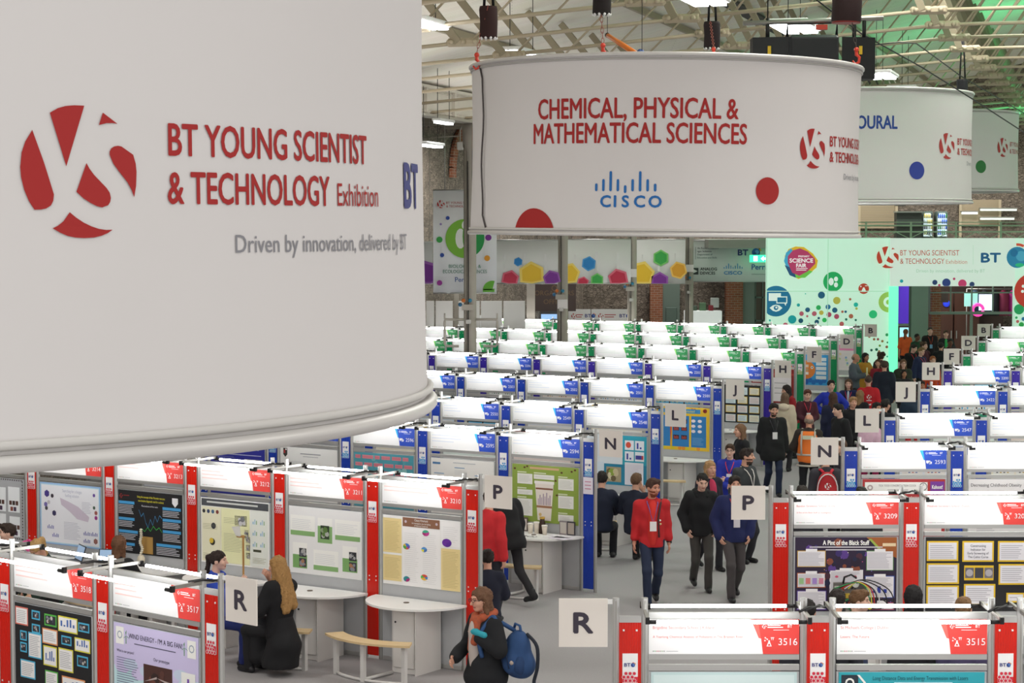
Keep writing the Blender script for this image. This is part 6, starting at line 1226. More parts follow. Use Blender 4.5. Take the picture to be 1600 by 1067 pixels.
# local axes: x = the person's left when they face -y; front = -y
ARM = {'down': ((.07, .02, -.53), (.3, 1, 0)), 'swingf': ((.06, -.2, -.48), (.2, 1, 0)), 'swingb': ((.07, .2, -.48), (.3, 1, .2)), 'pocket': ((.045, -.05, -.475), (.7, 1, 0)), 'hip': ((.02, .0, -.37), (1, .3, 0)),
       'clasp': ((-.13, -.24, -.36), (.8, .5, -.3)), 'hold': ((-.06, -.3, -.22), (.7, .3, -.8)), 'desk': ((-.02, -.36, -.3), (.8, .2, -.5)), 'chin': ((-.1, -.22, .06), (.6, -.2, -1)), 'strap': ((-.06, -.15, -.12), (.7, .1, -1)), 'gest': ((.02, -.36, -.02), (.5, .1, -1)), 'fold': ((-.2, -.2, -.26), (.9, .2, -.4)), 'mid': ((.04, -.26, -.36), (.6, .8, -.2))}
def person(label, pos, face, H=1.75, skin='fair', hair=('short', '#3a2a20'), top=('#222222',), bottom='#23252c', shoes='#1a1a1c', arms=('down', 'down'), legs='stand', lean=0.0, head=(0, 0), fem=False, beard=None, near=False, glasses=False, lany=None, hood=None, grp=None, foot=True, side=0.0, skirt=None, seatz=.5):
    """pos: ground point; face: the way they face, degrees, 0 = towards the camera, 90 = to the picture's right"""
    k = H / 1.75; S = np.array([k, k, k]); h0 = .016 if near else .022; hh = .0075 if near else .010
    sit = legs == 'sit'; pz = (seatz + .09) / k if sit else .93
    if legs.startswith('walk'): pz = .905
    B = roty(side) @ rotx(lean); up, fw, rt = B @ np.array([0, 0, 1.]), B @ np.array([0, -1., 0]), B @ np.array([1., 0, 0])
    p0 = np.array([0, 0, pz]); at = lambda x, f, u: p0 + rt * x + fw * f + up * u
    sw = .146 if fem else .166; hipw = .09
    neck0, neck1 = at(0, -.01, .52), at(0, .025, .615); Hy, Hp = head; HB = B @ rotz(R(Hy)) @ rotx(R(Hp)); hc = neck1 + HB @ np.array([0, -.02, .095])
    sh = {s: at(s * sw, -.005, .475) for s in (-1, 1)}; hip = {s: p0 + np.array([s * hipw, 0, -.03]) for s in (-1, 1)}
    el, ha = {}, {}
    for s, nm in ((1, arms[0]), (-1, arms[1])):
        o, po = ARM[nm] if isinstance(nm, str) else nm; o = np.array([o[0] * s, o[1], o[2]]); po = np.array([po[0] * s, po[1], po[2]]); LB = B if nm not in ('down', 'pocket') else roty(side)
        el[s], ha[s] = ik(sh[s], sh[s] + LB @ o, .285, .255, LB @ po)
    kn, an = {}, {}
    for s in (-1, 1):
        if sit: t = (np.array([s * .12, -.40, .085]) if legs == 'sit' else 0); pole = (s * .1, -1, .6)
        elif legs == 'walk': t = np.array([s * .075, -.2 if s > 0 else .24, .085 if s > 0 else .15]); pole = (0, -1, 0)
        elif legs == 'walk2': t = np.array([s * .075, .24 if s > 0 else -.2, .15 if s > 0 else .085]); pole = (0, -1, 0)
        elif legs == 'stride': t = np.array([s * .07, -.34 if s > 0 else .42, .085 if s > 0 else .2]); pole = (0, -1, 0)
        else: t = np.array([s * .1, .0, .085]); pole = (s * .15, -1, 0)
        kn[s], an[s] = ik(hip[s], t, .43, .42, pole)
    skm = mat(SK[skin], .55)
    # --- body (one surface: trunk, limbs, head) + fine head and hands
    b = SDF(); kk = .04
    b.el(p0 + up * .02, (.135, .095, .12), B, .05).el(at(0, .0, .2), (.12, .085, .18), B, .05).el(at(0, .0, .38), (.15, .095, .16), B, .05)
    for s in (-1, 1):
        b.rc(hip[s], kn[s], .07, .05, kk).rc(kn[s], an[s], .05, .036, kk).rc(at(0, 0, .47), sh[s], .06, .05, kk).rc(sh[s], el[s], .047, .038, .02).rc(el[s], ha[s], .037, .026, .02)
    b.rc(neck0, neck1 + HB @ np.array([0, .01, .05]), .058, .05, .03); b.el(hc, (.06, .07, .09), HB, .03)
    bv = b.mesh(h0)
    f = SDF(); L = lambda x, fr, u: hc + HB @ np.array([x, -fr, u])
    f.el(L(0, -.012, .035), (.074, .094, .082), HB).el(L(0, .018, -.035), (.056 if fem else .06, .072, .075), HB, .05).el(L(0, .055, -.085), (.028, .025, .022), HB, .03)
    f.rc(L(0, .092, .012), L(0, .113, -.022), .009, .014, .014)
    for s in (-1, 1): f.el(L(s * .076, -.012, -.005), (.012, .024, .032), HB, .008); f.el(L(s * .04, .06, -.02), (.022, .022, .022), HB, .03); f.minus(L(s * .031, .101, .016), (.017, .014, .011), HB, .012); f.rc(L(s * .012, .088, .034), L(s * .045, .076, .034), .009, .008, .012)
    f.rc(neck0 + up * .0, neck1 + HB @ np.array([0, .012, .02]), .06 if not fem else .05, .05 if not fem else .044, .03)
    V, F = f.mesh(hh); q = (V - hc) @ HB; fc = q[F].mean(1); fr = -fc[:, 1]; ix = np.zeros(len(F), int)
    ix[(np.abs(np.abs(fc[:, 0]) - .031) < .0115) & (np.abs(fc[:, 2] - .014) < .0052) & (fr > .06)] = 1
    ix[(np.abs(np.abs(fc[:, 0]) - .031) < .018) & (np.abs(fc[:, 2] - .036) < .0042) & (fr > .05)] = 2
    ix[(np.abs(fc[:, 0]) < .024) & (np.abs(fc[:, 2] + .06) < .0075) & (fr > .06)] = 3
    if beard: ix[(fc[:, 2] < -.028 - .02 * (np.abs(fc[:, 0]) < .02)) & (fr > -.0) & (fc[:, 2] > -.13) & (ix == 0) & (np.abs(fc[:, 2] + .06) > .01)] = 2
    hm = mat(hair[1] if not beard else beard, .8, noise=.25, nscale=60)
    parts = [(bv[0] * S, bv[1], skm), (V * S, F, ([skm, mat('#40322c', .3), mat(beard or (hair[1] if hair[0] != 'bald' else '#7a5a48'), .8), mat('#a85a50', .5)], ix))]
    for s in (-1, 1):
        d = ha[s] - el[s]; d /= np.linalg.norm(d); n_ = np.cross(d, [0, 0, 1.0]) if abs(d[2]) < .9 else np.array([s * 1.0, 0, 0]); n_ -= d * (n_ @ d); n_ /= np.linalg.norm(n_); w_ = np.cross(n_, d); w_ = w_ if w_ @ np.array([0, -1, .2]) > 0 else -w_
        g = SDF(); g.rc(el[s] + (ha[s] - el[s]) * .86, ha[s] + d * .01, .026, .026, .01); Bp = np.stack([n_, w_, d], 1); g.el(ha[s] + d * .055, (.016, .04, .048), Bp, .012)
        inn = -n_ if n_ @ np.array([s, 0, 0]) > 0 else n_
        for j in range(4):
            a = ha[s] + d * (.085 - .006 * abs(j - 1.2)) + w_ * (.03 - .02 * j); m = a + d * (.036 - .006 * (j == 3)) + inn * .012; e = m + d * .022 + inn * .028; g.rc(a, m, .0095, .009, .004).rc(m, e, .009, .0075, .004)
        a = ha[s] + d * .025 + w_ * .035; m = a + d * .03 + w_ * .022 + inn * .006; g.rc(a, m, .012, .0105, .008).rc(m, m + d * .026 + inn * .01, .0105, .0085, .005)
        hv = g.mesh(.0065 if near else .009); parts.append((hv[0] * S, hv[1], skm))
    root = mk('person', parts); root.location = (pos[0], pos[1], pos[2] if len(pos) > 2 else 0); root.rotation_euler = (0, 0, R(face)); tag(root, label, 'person', grp)
    jr = np.random.default_rng(int(abs(pos[0]) * 97) + 3)
    def part(name, sd, m, h=None, sel=None):
        if name == 'hair': sd.wob = (.0055, (75, 70, 42), face)
        elif name in ('jacket', 'jumper'): sd.wob = (.0065, (21, 19, 27), face + H)
        elif name in ('trousers', 'coat_skirt'): sd.wob = (.0045, (26, 22, 24), face)
        V, F = sd.mesh(h or h0)
        if name == 'hair' and len(V): V = V + jr.normal(0, .0028, V.shape)
        if len(F): return mk(name, [(V * S, F, m)], root)
    # --- trousers and shoes
    bm = mat(bottom, .85, noise=.12, nscale=9)
    t = SDF(); t.el(p0 + up * .02, (.165 if fem else .16, .118, .14), B, .05)
    for s in (-1, 1): t.rc(hip[s], kn[s], .088, .064, .035).rc(kn[s], an[s] + (an[s] - kn[s]) * .13, .063, .058, .03)
    t.plane(at(0, 0, .1), up); t.plane((0, 0, .035), (0, 0, -1)); part('trousers', t, bm)
    if skirt and skirt[1]:
        t = SDF(); t.rc(p0 + up * .12, p0 + np.array([0, .06, -.2]), .15, .2, .04).rc(p0 + np.array([0, .06, -.2]), np.array([0, .0, .16]), .2, .22, .04).rc(p0, (kn[1] + kn[-1]) / 2 + np.array([0, .08, .02]), .15, .13, .05).rc((kn[1] + kn[-1]) / 2 + np.array([0, .08, 0]), np.array([0, -.34, .2]), .14, .16, .05); t.plane(at(0, 0, .14), up); t.plane((0, 0, .1), (0, 0, -1)); part('coat_skirt', t, mat(skirt[0], .85, noise=.1, nscale=8))
    elif skirt:
        t = SDF(); kc = (kn[1] + kn[-1]) / 2; t.rc(p0 + up * .12, kc + np.array([0, 0, -.12]), .13, .24 if not sit else .26, .03); t.plane(at(0, 0, .14), up); part('coat_skirt' if skirt[1] else 'skirt', t, mat(skirt[0], .85, noise=.1, nscale=8))
    if foot:
        for s in (-1, 1):
            a = an[s]; d = np.array([0, -1., 0]); dz = (a[2] - .085); t = SDF(); toe = a + np.array([0, -.15, -.05 - dz * .55]); heel = a + np.array([0, .045, -.045]); t.rc(heel, toe, .042, .036, .02).rc(a + np.array([0, .01, -.02]), a + np.array([0, .0, .03]), .046, .044, .02).el(a + np.array([0, -.06, -.05 - dz * .3]), (.045, .1, .03), None, .02)
            if dz < .02: t.plane((0, 0, .003), (0, 0, -1))
            part('shoe', t, mat(shoes, .45), .014)
    # --- top garment
    tc, sl, th, hem, open_ = (list(top) + [1.0, .02, -.09, None][len(top) - 1:])[:5]
    tm = mat(tc, .88, noise=.14, nscale=10)
    t = SDF(); t.el(p0 + up * (max(hem, -.2) + .05), (.152 + th, .112 + th, .19), B, .05).el(at(0, .0, .2), ((.136 if fem else .15) + th, (.1 if fem else .108) + th, .3), B, .05).el(at(0, .0, .38), (.16 + th, .105 + th, .16), B, .05)
    if fem: t.el(at(0, .07, .33), (.115, .06, .06), B, .04)
    if hem < -.15: t.rc(at(0, 0, .05), p0 + np.array([0, 0, hem + .1]), .17 + th, .2 + th, .05)
    for s in (-1, 1):
        t.rc(at(0, -.005, .49), sh[s], .062 + th * .6, .056 + th * .6, .04).rc(sh[s], el[s], .056 + th, .046 + th, .025)
        if sl > .5: t.rc(el[s], el[s] + (ha[s] - el[s]) * (2 * sl - 1) * .96, .045 + th, .036 + th, .02)
    t.rc(neck0, neck0 + up * .05, .07, .064, .03); t.plane(at(0, .0, .575), up * .94 + fw * .34); t.plane(at(0, 0, hem), -up)
    tops = part('jacket' if open_ else 'jumper', t, tm)
    if open_:   # shirt seen between the open fronts
        t = SDF(); ww = open_[1] if len(open_) > 1 else .055
        fo = .062 + (.022 if fem else 0); t.el(at(0, fo, .2), (ww, .10 + th, .36), B, .02).el(at(0, fo + .01, .4), (ww * .9, .09 + th * .8, .14), B, .03); t.plane(at(0, .0, .555), up); t.plane(at(0, 0, hem + .03), -up); part('shirt', t, mat(open_[0], .85))
    # --- hair
    st, hcol = hair[0], hair[1]; hmat = mat(hcol, .75, noise=.3, nscale=45); t = SDF(); e = .012 if st in ('short', 'crop') else .013
    if st == 'crop': e = .007
    if st not in ('bald', 'none'):
        t.el(L(0, -.018, .038), (.074 + e, .096 + e, .084 + e), HB, .02)
        if st in ('short', 'quiff'): t.el(L(.01, .05, .1), (.06, .045, .03), HB, .03)
        if st in ('long', 'wavy', 'loose'):
            ln = {'long': .3, 'wavy': .42, 'loose': .2}[st]
            t.rc(L(0, -.05, .0), hc + HB @ np.array([0, .07 if st != 'wavy' else .15, 0]) + np.array([0, .02, -ln]), .07, .06 if st == 'long' else .075, .04)
            if st == 'wavy': t.rc(L(.02, -.08, -.05), hc + HB @ np.array([.06, .17, 0]) + np.array([0, .03, -ln * 1.15]), .07, .05, .04).rc(L(-.03, -.08, -.05), hc + HB @ np.array([-.08, .16, 0]) + np.array([0, .03, -ln * 1.05]), .07, .05, .04)
            for s in (-1, 1): t.rc(L(s * .07, -.015, .02), hc + HB @ np.array([s * .08, .03, 0]) + np.array([0, .01, -ln * .9]), .022, .03, .03)
        if st == 'bun': t.el(L(0, -.1, .1), (.045, .045, .045), HB, .02)
        if st == 'pony': t.rc(L(0, -.11, .06), L(0, -.14, .04), .03, .03, .02); t.rc(L(0, -.14, .05), hc + HB @ np.array([.02, .15, 0]) + np.array([0, .02, -.2]), .032, .03, .02)
        if st == 'curly':
            for j in range(12): a_ = j * 2.4; t.el(L(.085 * math.cos(a_), -.03 - .05 * abs(math.sin(a_)), .02 + .08 * math.sin(a_ * .7)), (.055, .05, .05), HB, .02)
        zf = {'crop': .062, 'short': .066, 'quiff': .07}.get(st, .064)
        t.minus(L(0, .1, zf - .085), (.07 if st in ('short', 'crop', 'quiff', 'bun', 'pony') else .064, .088, .09), HB, .012)
        if st in ('short', 'crop', 'quiff'):
            t.plane(L(0, 0, -.035), HB @ np.array([0, -.55, -.84])); 
            for s in (-1, 1): t.minus(L(s * .09, .01, -.03), (.03, .045, .05), HB, .01)
        part('hair', t, hmat, hh * 1.25)
    elif st == 'bald':
        t.el(L(0, -.03, .0), (.084, .092, .06), HB); t.minus(L(0, .075, .0), (.1, .09, .12), HB); t.minus(L(0, -.01, .1), (.09, .12, .06), HB); part('hair', t, hmat, hh * 1.25)
    if hood: t = SDF(); t.el(at(0, -.1, .52), (.14, .1, .09), B, .03).rc(at(-.1, .03, .53), at(.1, .03, .53), .03, .03, .03).rc(at(-.11, 0, .54), at(-.07, .08, .48), .035, .03, .03).rc(at(.11, 0, .54), at(.07, .08, .48), .035, .03, .03); t.minus(neck1, (.075, .08, .12), B); part('hood', t, mat(hood, .95, noise=.2, nscale=30))
    if glasses:
        m = MB(); m.T = Matrix(((HB[0, 0], HB[0, 1], HB[0, 2], hc[0]), (HB[1, 0], HB[1, 1], HB[1, 2], hc[1]), (HB[2, 0], HB[2, 1], HB[2, 2], hc[2]), (0, 0, 0, 1)))
        for s in (-1, 1): m.tube([(s * .033 + .022 * math.cos(a), -.108, .014 + .017 * math.sin(a)) for a in np.linspace(0, 5.7, 12)], .0028, mat('#2a2428', .4), 4, closed=True); m.tube([(s * .055, -.105, .018), (s * .08, -.02, .015)], .003, mat('#2a2428', .4), 4)
        m.tube([(-.012, -.112, .016), (.012, -.112, .016)], .003, mat('#2a2428', .4), 4); m.v = [tuple(np.array(v) * k) for v in m.v]; obj('glasses', m, root)
    if lany:
        m = MB(); c, drop, card_ = lany; f0 = .145 + th; hi_ = [(at(s * .075, -.02, .56), at(s * .07, f0 * .62, .5), at(s * .045, f0 * .93, .42), at(s * .008, f0 + .008, .47 - drop)) for s in (-1, 1)]
        for pl in hi_: m.tube([tuple(q_) for q_ in pl], .008, mat(c, .7), 5)
        if card_: q_ = at(0, f0 + .014, .47 - drop - .07); m.box(tuple(q_), (.09, .012, .13), mat(card_, .6))
        m.v = [tuple(np.array(v) * k) for v in m.v]; obj('lanyard', m, root)
    root['_j'] = 0; del root['_j']
    return root, dict(at=lambda x, f_, u: tuple(at(x, f_, u) * k), sh=sh, ha={s: ha[s] * k for s in ha}, el=el, hc=hc * k, k=k, hip=hip, B=B)
def gp(u, v, H=None, z=0.0):
    """ground point of a person from the picture: feet (H None) or the top of the head at height H"""
    q = G(u, v, 0 if H is None else H); return (q.x, q.y, z)
PE = {}
def pp(key, label, u, v, face, H, hv=True, **kw):
    sit = kw.get('legs') == 'sit'; top = H if not sit else kw.get('seatz', .5) + .09 + .81 * H / 1.75
    PE[key] = person(label, gp(u, v, top if hv else None), face, H, **kw); return PE[key]
# ---------------------------------------------------------------- who is where
BK, NV, CH = '#15161a', '#1a2036', '#3a393c'
pp('front', 'woman in black coat and orange scarf, walking with a blue backpack strap in hand', 760, 915, -52, 1.68, skin='fair', hair=('loose', '#6a4a34'), top=('#17191d', 1, .03, -.16, ('#b9aea6', .07)), bottom='#1a1b20', arms=('strap', 'mid'), legs='walk', fem=True, near=True, glasses=True, head=(-6, 4), lean=.03)
pp('red', 'bearded man in red zip top and jeans with a white badge', 1018, 945, 2, 1.76, hv=False, skin='ruddy', hair=('quiff', '#4a3026'), top=('#c3242a', .86, .025, -.1, ('#d8322c', .075)), bottom='#1f2a44', arms=('down', 'down'), legs='walk2', head=(28, 6), beard='#7a4028', near=True, lany=('#7a5a9a', .2, '#f0eeee'))
pp('hoodie', 'young man in black hoodie looking down, hands in pockets', 1095, 921, 4, 1.7, hv=False, skin='pale', hair=('crop', '#1c1714'), top=('#17181b', 1, .035, -.1), bottom='#45423f', arms=('pocket', 'pocket'), legs='walk', head=(4, 20), near=True, hood='#17181b')
pp('navy', 'young man in navy jumper behind the P sign of the straight row', 1146, 936, 6, 1.74, hv=False, skin='fair', hair=('short', '#2a1f1a'), top=('#1e2656', 1, .035, -.09), bottom='#4a4546', arms=('pocket', 'pocket'), legs='walk2', near=True, lany=('#c03a4a', .2, '#d8d4dc'))
pp('purple', 'fair-haired woman in dark quilted jacket and pink top behind the black hoodie', 1108, 719, 24, 1.66, skin='fair', hair=('loose', '#b08a5e'), top=('#221f30', 1, .035, -.12, ('#c83a5e', .06)), bottom='#26262c', fem=True, legs='walk', near=True)
pp('glassesboy', 'boy with glasses in bright blue jumper and red lanyard', 1141, 695, -12, 1.62, skin='pale', hair=('short', '#4a3424'), top=('#2736a8', 1, .025, -.08), bottom='#2a2c34', arms=('fold', 'clasp'), glasses=True, near=True, lany=('#d8384a', .14, '#e8e4ec'))
pp('plaid', 'dark-haired man in checked charcoal shirt with white lanyard', 1164, 702, 42, 1.76, skin='fair', hair=('quiff', '#2a1f1a'), top=('#3a3d40', 1, .022, -.08), bottom='#2a2a30', arms=('clasp', 'down'), head=(25, 0), near=True, lany=('#e6e2de', .2, None), beard='#4a342a')
pp('longhair', 'woman with long brown hair in black at the desk by the L sign', 1159, 664, -70, 1.68, skin='fair', hair=('long', '#7a5a40'), top=(BK, 1, .02, -.1), bottom='#1e1e22', fem=True, arms=('down', 'mid'), near=True)
pp('coat', 'bearded man in long black coat with white pass, walking up the aisle', 1208, 629, 4, 1.8, skin='fair', hair=('short', '#241b17'), top=('#17181a', 1, .045, -.24, ('#1f2124', .06)), bottom='#1d2742', legs='walk', head=(4, 8), beard='#3a2a22', near=True, lany=('#3a3a3e', .16, '#e8e8e8'))
r, j = pp('hivis', 'bald man in orange high-visibility vest seen from behind', 1264, 648, 168, 1.76, skin='ruddy', hair=('bald', '#8a7a6c'), top=('#2e2622', 1, .03, -.1), bottom='#1d1e22', arms=('mid', 'down'), near=True)
pp('ruck', 'person with red rucksack in front of the slanted rows behind the N sign', 1291, 706, 176, 1.72, hair=('short', '#3a2c22'), top=('#35333a', 1, .035, -.1), bottom='#26262c')
pp('navygirl', 'person in navy jumper with brown hair seen from behind, beside the orange vest', 1302, 614, 176, 1.72, hair=('loose', '#4a3226'), top=('#191f3c', 1, .035, -.12), bottom=BK, fem=True)
pp('suit', 'young man in black suit looking sideways behind the L sign', 1313, 632, -62, 1.76, skin='pale', hair=('quiff', '#1c1816'), top=('#17181c', 1, .028, -.12), bottom=BK, head=(-10, 4))
pp('cream', 'person in cream hooded fleece coat seen from behind', 1226, 615, 158, 1.66, hair=('loose', '#6a5240'), top=('#cdbfa8', 1, .055, -.35), bottom='#26242a', fem=True, hood='#d2c5af')
pp('redtop', 'dark-haired woman in dark red jumper bending to the H desk', 1240, 601, -78, 1.66, hair=('loose', '#241a18'), top=('#a02028', 1, .025, -.1), bottom='#26242a', fem=True, lean=.2)
pp('maroon', 'boy in maroon jumper with white collar and lanyard', 1261, 609, 4, 1.66, skin='pale', hair=('short', '#5a3224'), top=('#4a1f2c', .82, .025, -.09), bottom='#26242a', arms=('clasp', 'clasp'), head=(0, 10), lany=('#d8384a', .16, '#f0ece8'))
pp('bluelad', 'lad in royal blue jumper with hands on hips', 1298, 595, 6, 1.74, skin='pale', hair=('short', '#1d1816'), top=('#2436b4', 1, .035, -.09), bottom='#22242c', arms=('hip', 'hip'))
pp('bluegirl', 'girl in navy blazer with red lanyard and long hair', 1326, 593, -14, 1.66, skin='pale', hair=('long', '#5a4232'), top=('#1f2a58', 1, .028, -.12, ('#c8d4e8', .03)), bottom='#22242c', arms=('clasp', 'clasp'), fem=True, lany=('#d8384a', .18, '#f0eef0'))
pp('blond', 'fair-haired boy with fringe just above the L sign', 1332, 621, 10, 1.66, hair=('quiff', '#a07c52'), top=(BK, 1, .03, -.1), bottom=BK)
pp('tawny', 'tawny-haired girl in black beside the red hooded top', 1343, 611, 150, 1.62, hair=('loose', '#8a6a48'), top=(BK, 1, .035, -.1), bottom=BK, fem=True)
pp('redback', 'man in red hooded top with white logo on the back', 1357, 588, 176, 1.76, hair=('crop', '#4a3a30'), top=('#c21f2a', 1, .035, -.1), bottom='#2a2a30')
pp('dark1', 'dark-haired head just over the L sign edge', 1368, 630, 30, 1.68, hair=('short', '#1a1715'), top=(BK, 1, .03, -.1), bottom=BK)
pp('dark2', 'dark-haired young man turning beside the L sign post', 1382, 625, 130, 1.7, hair=('short', '#1c1917'), top=('#1a1d24', 1, .03, -.1), bottom=BK)
pp('navysuit', 'balding man in dark navy jacket seen from behind', 1382, 565, 170, 1.8, hair=('short', '#4a3c32'), top=('#182030', 1, .045, -.2), bottom='#1a1c22')
pp('grey', 'older man in grey jumper holding pale yellow folder', 1335, 553, 66, 1.78, skin='ruddy', hair=('bald', '#8a7866'), top=('#5a626c', 1, .035, -.09), bottom='#24262c', arms=('hold', 'hold'))
pp('yellow', 'dark-haired woman in mustard yellow coat', 1351, 552, 34, 1.7, skin='tan', hair=('long', '#1e1714'), top=('#b8842a', 1, .035, -.24), bottom='#26242a', fem=True, arms=('hold', 'down'))
pp('girlred', 'girl with long brown hair and red scarf', 1372, 562, -14, 1.57, hair=('long', '#4a3426'), top=('#8a1f2c', 1, .03, -.1), bottom=BK, fem=True)
pp('curly', 'person with dark curly hair behind the girl in the red scarf', 1377, 551, 150, 1.6, hair=('curly', '#3a2a1f'), top=('#23232a', 1, .03, -.1), bottom=BK)
pp('parka', 'woman with glasses in dark green fur-hooded parka', 1411, 562, 2, 1.68, skin='pale', hair=('long', '#6a4c34'), top=('#2c3628', 1, .05, -.3), bottom=BK, fem=True, glasses=True, hood='#8a7452')
pp('kid', 'child with long dark hair in front of the green parka', 1412, 578, 4, 1.5, skin='tan', hair=('long', '#1e1815'), top=('#24262a', 1, .04, -.2), bottom='#20222a', fem=True)
pp('boy1', 'fair-haired boy in navy blazer and red lanyard near the entrance', 1438, 544, 38, 1.68, skin='pale', hair=('short', '#8a6a48'), top=('#222c50', 1, .03, -.12), bottom=BK, lany=('#d8384a', .2, None))
pp('boy2', 'dark-haired boy in black looking down near the entrance', 1426, 538, 14, 1.7, skin='pale', hair=('short', '#241d1a'), top=('#16171a', 1, .03, -.12), bottom=BK, head=(20, 18), lany=('#d8384a', .2, None))
pp('boy3', 'curly-haired boy in maroon behind the navy blazer', 1443, 535, 30, 1.72, skin='pale', hair=('curly', '#4a3628'), top=('#4a1f2c', 1, .03, -.1), bottom=BK)
pp('ginger', 'ginger-haired girl in orange behind the straight H sign', 1457, 557, 4, 1.66, skin='pale', hair=('pony', '#9a5a34'), top=('#d8502a', 1, .03, -.1), bottom='#2a50a0', fem=True)
pp('lowkid', 'small dark-haired person under the straight H sign', 1439, 596, 10, 1.6, skin='tan', hair=('short', '#2a1d18'), top=('#3a1f24', 1, .03, -.1), bottom=BK)
pp('redlegs', 'person in red trousers behind the straight J sign', 1424, 608, 10, 1.62, skin='tan', hair=('short', '#241a18'), top=('#23364a', 1, .03, -.1), bottom='#c8282e')
pp('far1', 'tall young man in black jacket with blue pass in the entrance', 1453, 512, 2, 1.78, skin='pale', hair=('crop', '#17181a'), top=('#1c171a', 1, .04, -.12), bottom='#1d2420', lany=('#c84a3a', .2, '#8ac4e8'))
pp('far2', 'person in dark jacket with green scarf by the foyer doors', 1478, 517, -6, 1.72, skin='pale', hair=('short', '#4a3626'), top=('#1d2226', 1, .035, -.1, ('#3ab060', .06)), bottom=BK, arms=('hold', 'down'))
pp('far3', 'woman in orange high-visibility vest by the foyer pillar', 1415, 515, 160, 1.7, hair=('pony', '#7a4a2c'), top=('#e0622c', .4, .03, -.1), bottom=BK, fem=True)
pp('far4', 'person in dark green hooded top by the foyer pillar', 1432, 522, 40, 1.66, skin='dark', hair=('crop', '#141414'), top=('#123a24', 1, .04, -.1), bottom=BK)
pp('far5', 'dark-skinned young man behind the straight F sign', 1484, 530, 8, 1.72, skin='dark', hair=('crop', '#141212'), top=('#3a2224', 1, .03, -.1), bottom=BK)
pp('far6', 'dark-haired person turned away behind the straight F sign', 1470, 536, 160, 1.7, hair=('short', '#1c1a1a'), top=('#1d1f24', 1, .03, -.1), bottom=BK)
pp('pink', 'person in pale pink top with dark straps behind the straight L sign', 1360, 648, 170, 1.62, hair=('loose', '#4a3428'), top=('#e0b8cc', 1, .03, -.1), bottom='#a02a5a', fem=True)
pp('nhead', 'brown-haired person beside the N sign post of the straight row', 1317, 688, -66, 1.66, skin='pale', hair=('short', '#5a4030'), top=('#2a2630', 1, .03, -.1), bottom=BK)
# behind the near P sign
pp('redman', 'person in red jumper behind the red strip of booth 3210', 764, 768, 150, 1.72, hair=('short', '#3a2a20'), top=('#c8282e', 1, .03, -.1), bottom='#2a2a34', arms=('mid', 'down'))
pp('blackwalk', 'man in black suit striding away behind the P sign of the slanted row', 797, 943, -142, 1.7, hv=False, hair=('short', '#2a211c'), top=('#17171a', 1, .035, -.16), bottom='#232226', legs='stride', lean=.22, near=True)
# ---- seated
pp('bungirl', 'girl with hair in a bun and navy top sitting below the red jumper', 762, 862, -170, 1.62, hair=('bun', '#241b18'), top=('#1a1e30', 1, .03, -.08), bottom=BK, fem=True, legs='sit', arms=('hold', 'hold'), seatz=.47)
pp('blondcoat', 'woman with long fair hair in long black coat perched on the bench', 437, 873, -128, 1.72, hair=('wavy', '#a8804c'), top=('#141418', 1, .04, -.1), bottom='#141418', shoes='#1a1a1e', fem=True, legs='sit', skirt=('#131317', True), arms=('hold', 'chin'), seatz=.47, near=True)
pp('blueuni', 'girl in blue school jumper with dark ponytail gesturing at the desk', 337, 864, 78, 1.64, skin='pale', hair=('pony', '#2a1d18'), top=('#2a48b0', 1, .03, -.08), bottom='#1d2a6a', fem=True, legs='sit', arms=('desk', 'gest'), seatz=.47, near=True)
pp('brownhair', 'girl with long straight brown hair seen from behind by the black graph poster', 184, 841, 160, 1.66, hair=('long', '#6a4830'), top=(BK, 1, .03, -.08), bottom=BK, fem=True, legs='sit', arms=('desk', 'desk'), seatz=.47, near=True)
pp('blondbend', 'girl with fair ponytail bending over the blue-bordered poster desk', 82, 836, -40, 1.64, hair=('pony', '#b8935e'), top=('#24382e', 1, .03, -.08), bottom=BK, fem=True, legs='sit', lean=.25, head=(0, 25), arms=('desk', 'desk'), seatz=.5, near=True)
pp('edgeboy', 'dark-haired boy in black looking sideways at the grey poster booth', 16, 821, -70, 1.7, skin='pale', hair=('short', '#33241c'), top=(BK, 1, .03, -.08), bottom=BK, legs='sit', arms=('desk', 'desk'), seatz=.5, near=True)
pp('stud1', 'dark-haired student in navy sitting nearest the N sign desk', 940, 740, 168, 1.74, hair=('short', '#1f1815'), top=('#1c2236', 1, .035, -.08), bottom='#1a1b22', legs='sit', arms=('desk', 'desk'), seatz=.47, near=True, lany=('#c84a6a', .2, None))
pp('stud2', 'brown-haired student in navy with head propped on one hand', 993, 743, 158, 1.74, hair=('short', '#6a4e38'), top=('#1b2032', 1, .035, -.08), bottom='#191a20', legs='sit', arms=('desk', 'chin'), seatz=.47, near=True)
# heads over the lamps of the near straight row
pp('h1', 'dark-haired head behind the lamp end of the booth tagged 3516', 1262, 941, 170, 1.58, hair=('short', '#1a1614'), top=('#23262e', 1, .03, -.1), bottom=BK, near=True)
pp('h2', 'short dark-haired student in front of the circuit boards', 1307, 925, 160, 1.64, hair=('short', '#221a16'), top=('#2a2c34', 1, .03, -.1), bottom=BK, near=True)
pp('h3', 'brown-haired student turned sideways beside the circuit boards', 1338, 924, 70, 1.56, skin='pale', hair=('short', '#6a4c30'), top=('#3a4464', 1, .03, -.1), bottom=BK, near=True)
pp('h4', 'student with long black hair in front of the red strip beside the card poster', 1428, 918, 176, 1.66, hair=('long', '#141214'), top=('#1d1e24', 1, .03, -.1), bottom=BK, fem=True, near=True)
pp('h5', 'fair-haired student with topknot under the black and yellow poster', 1505, 936, 160, 1.6, skin='pale', hair=('bun', '#8a6a48'), top=('#4a4466', 1, .03, -.1), bottom=BK, fem=True, near=True)
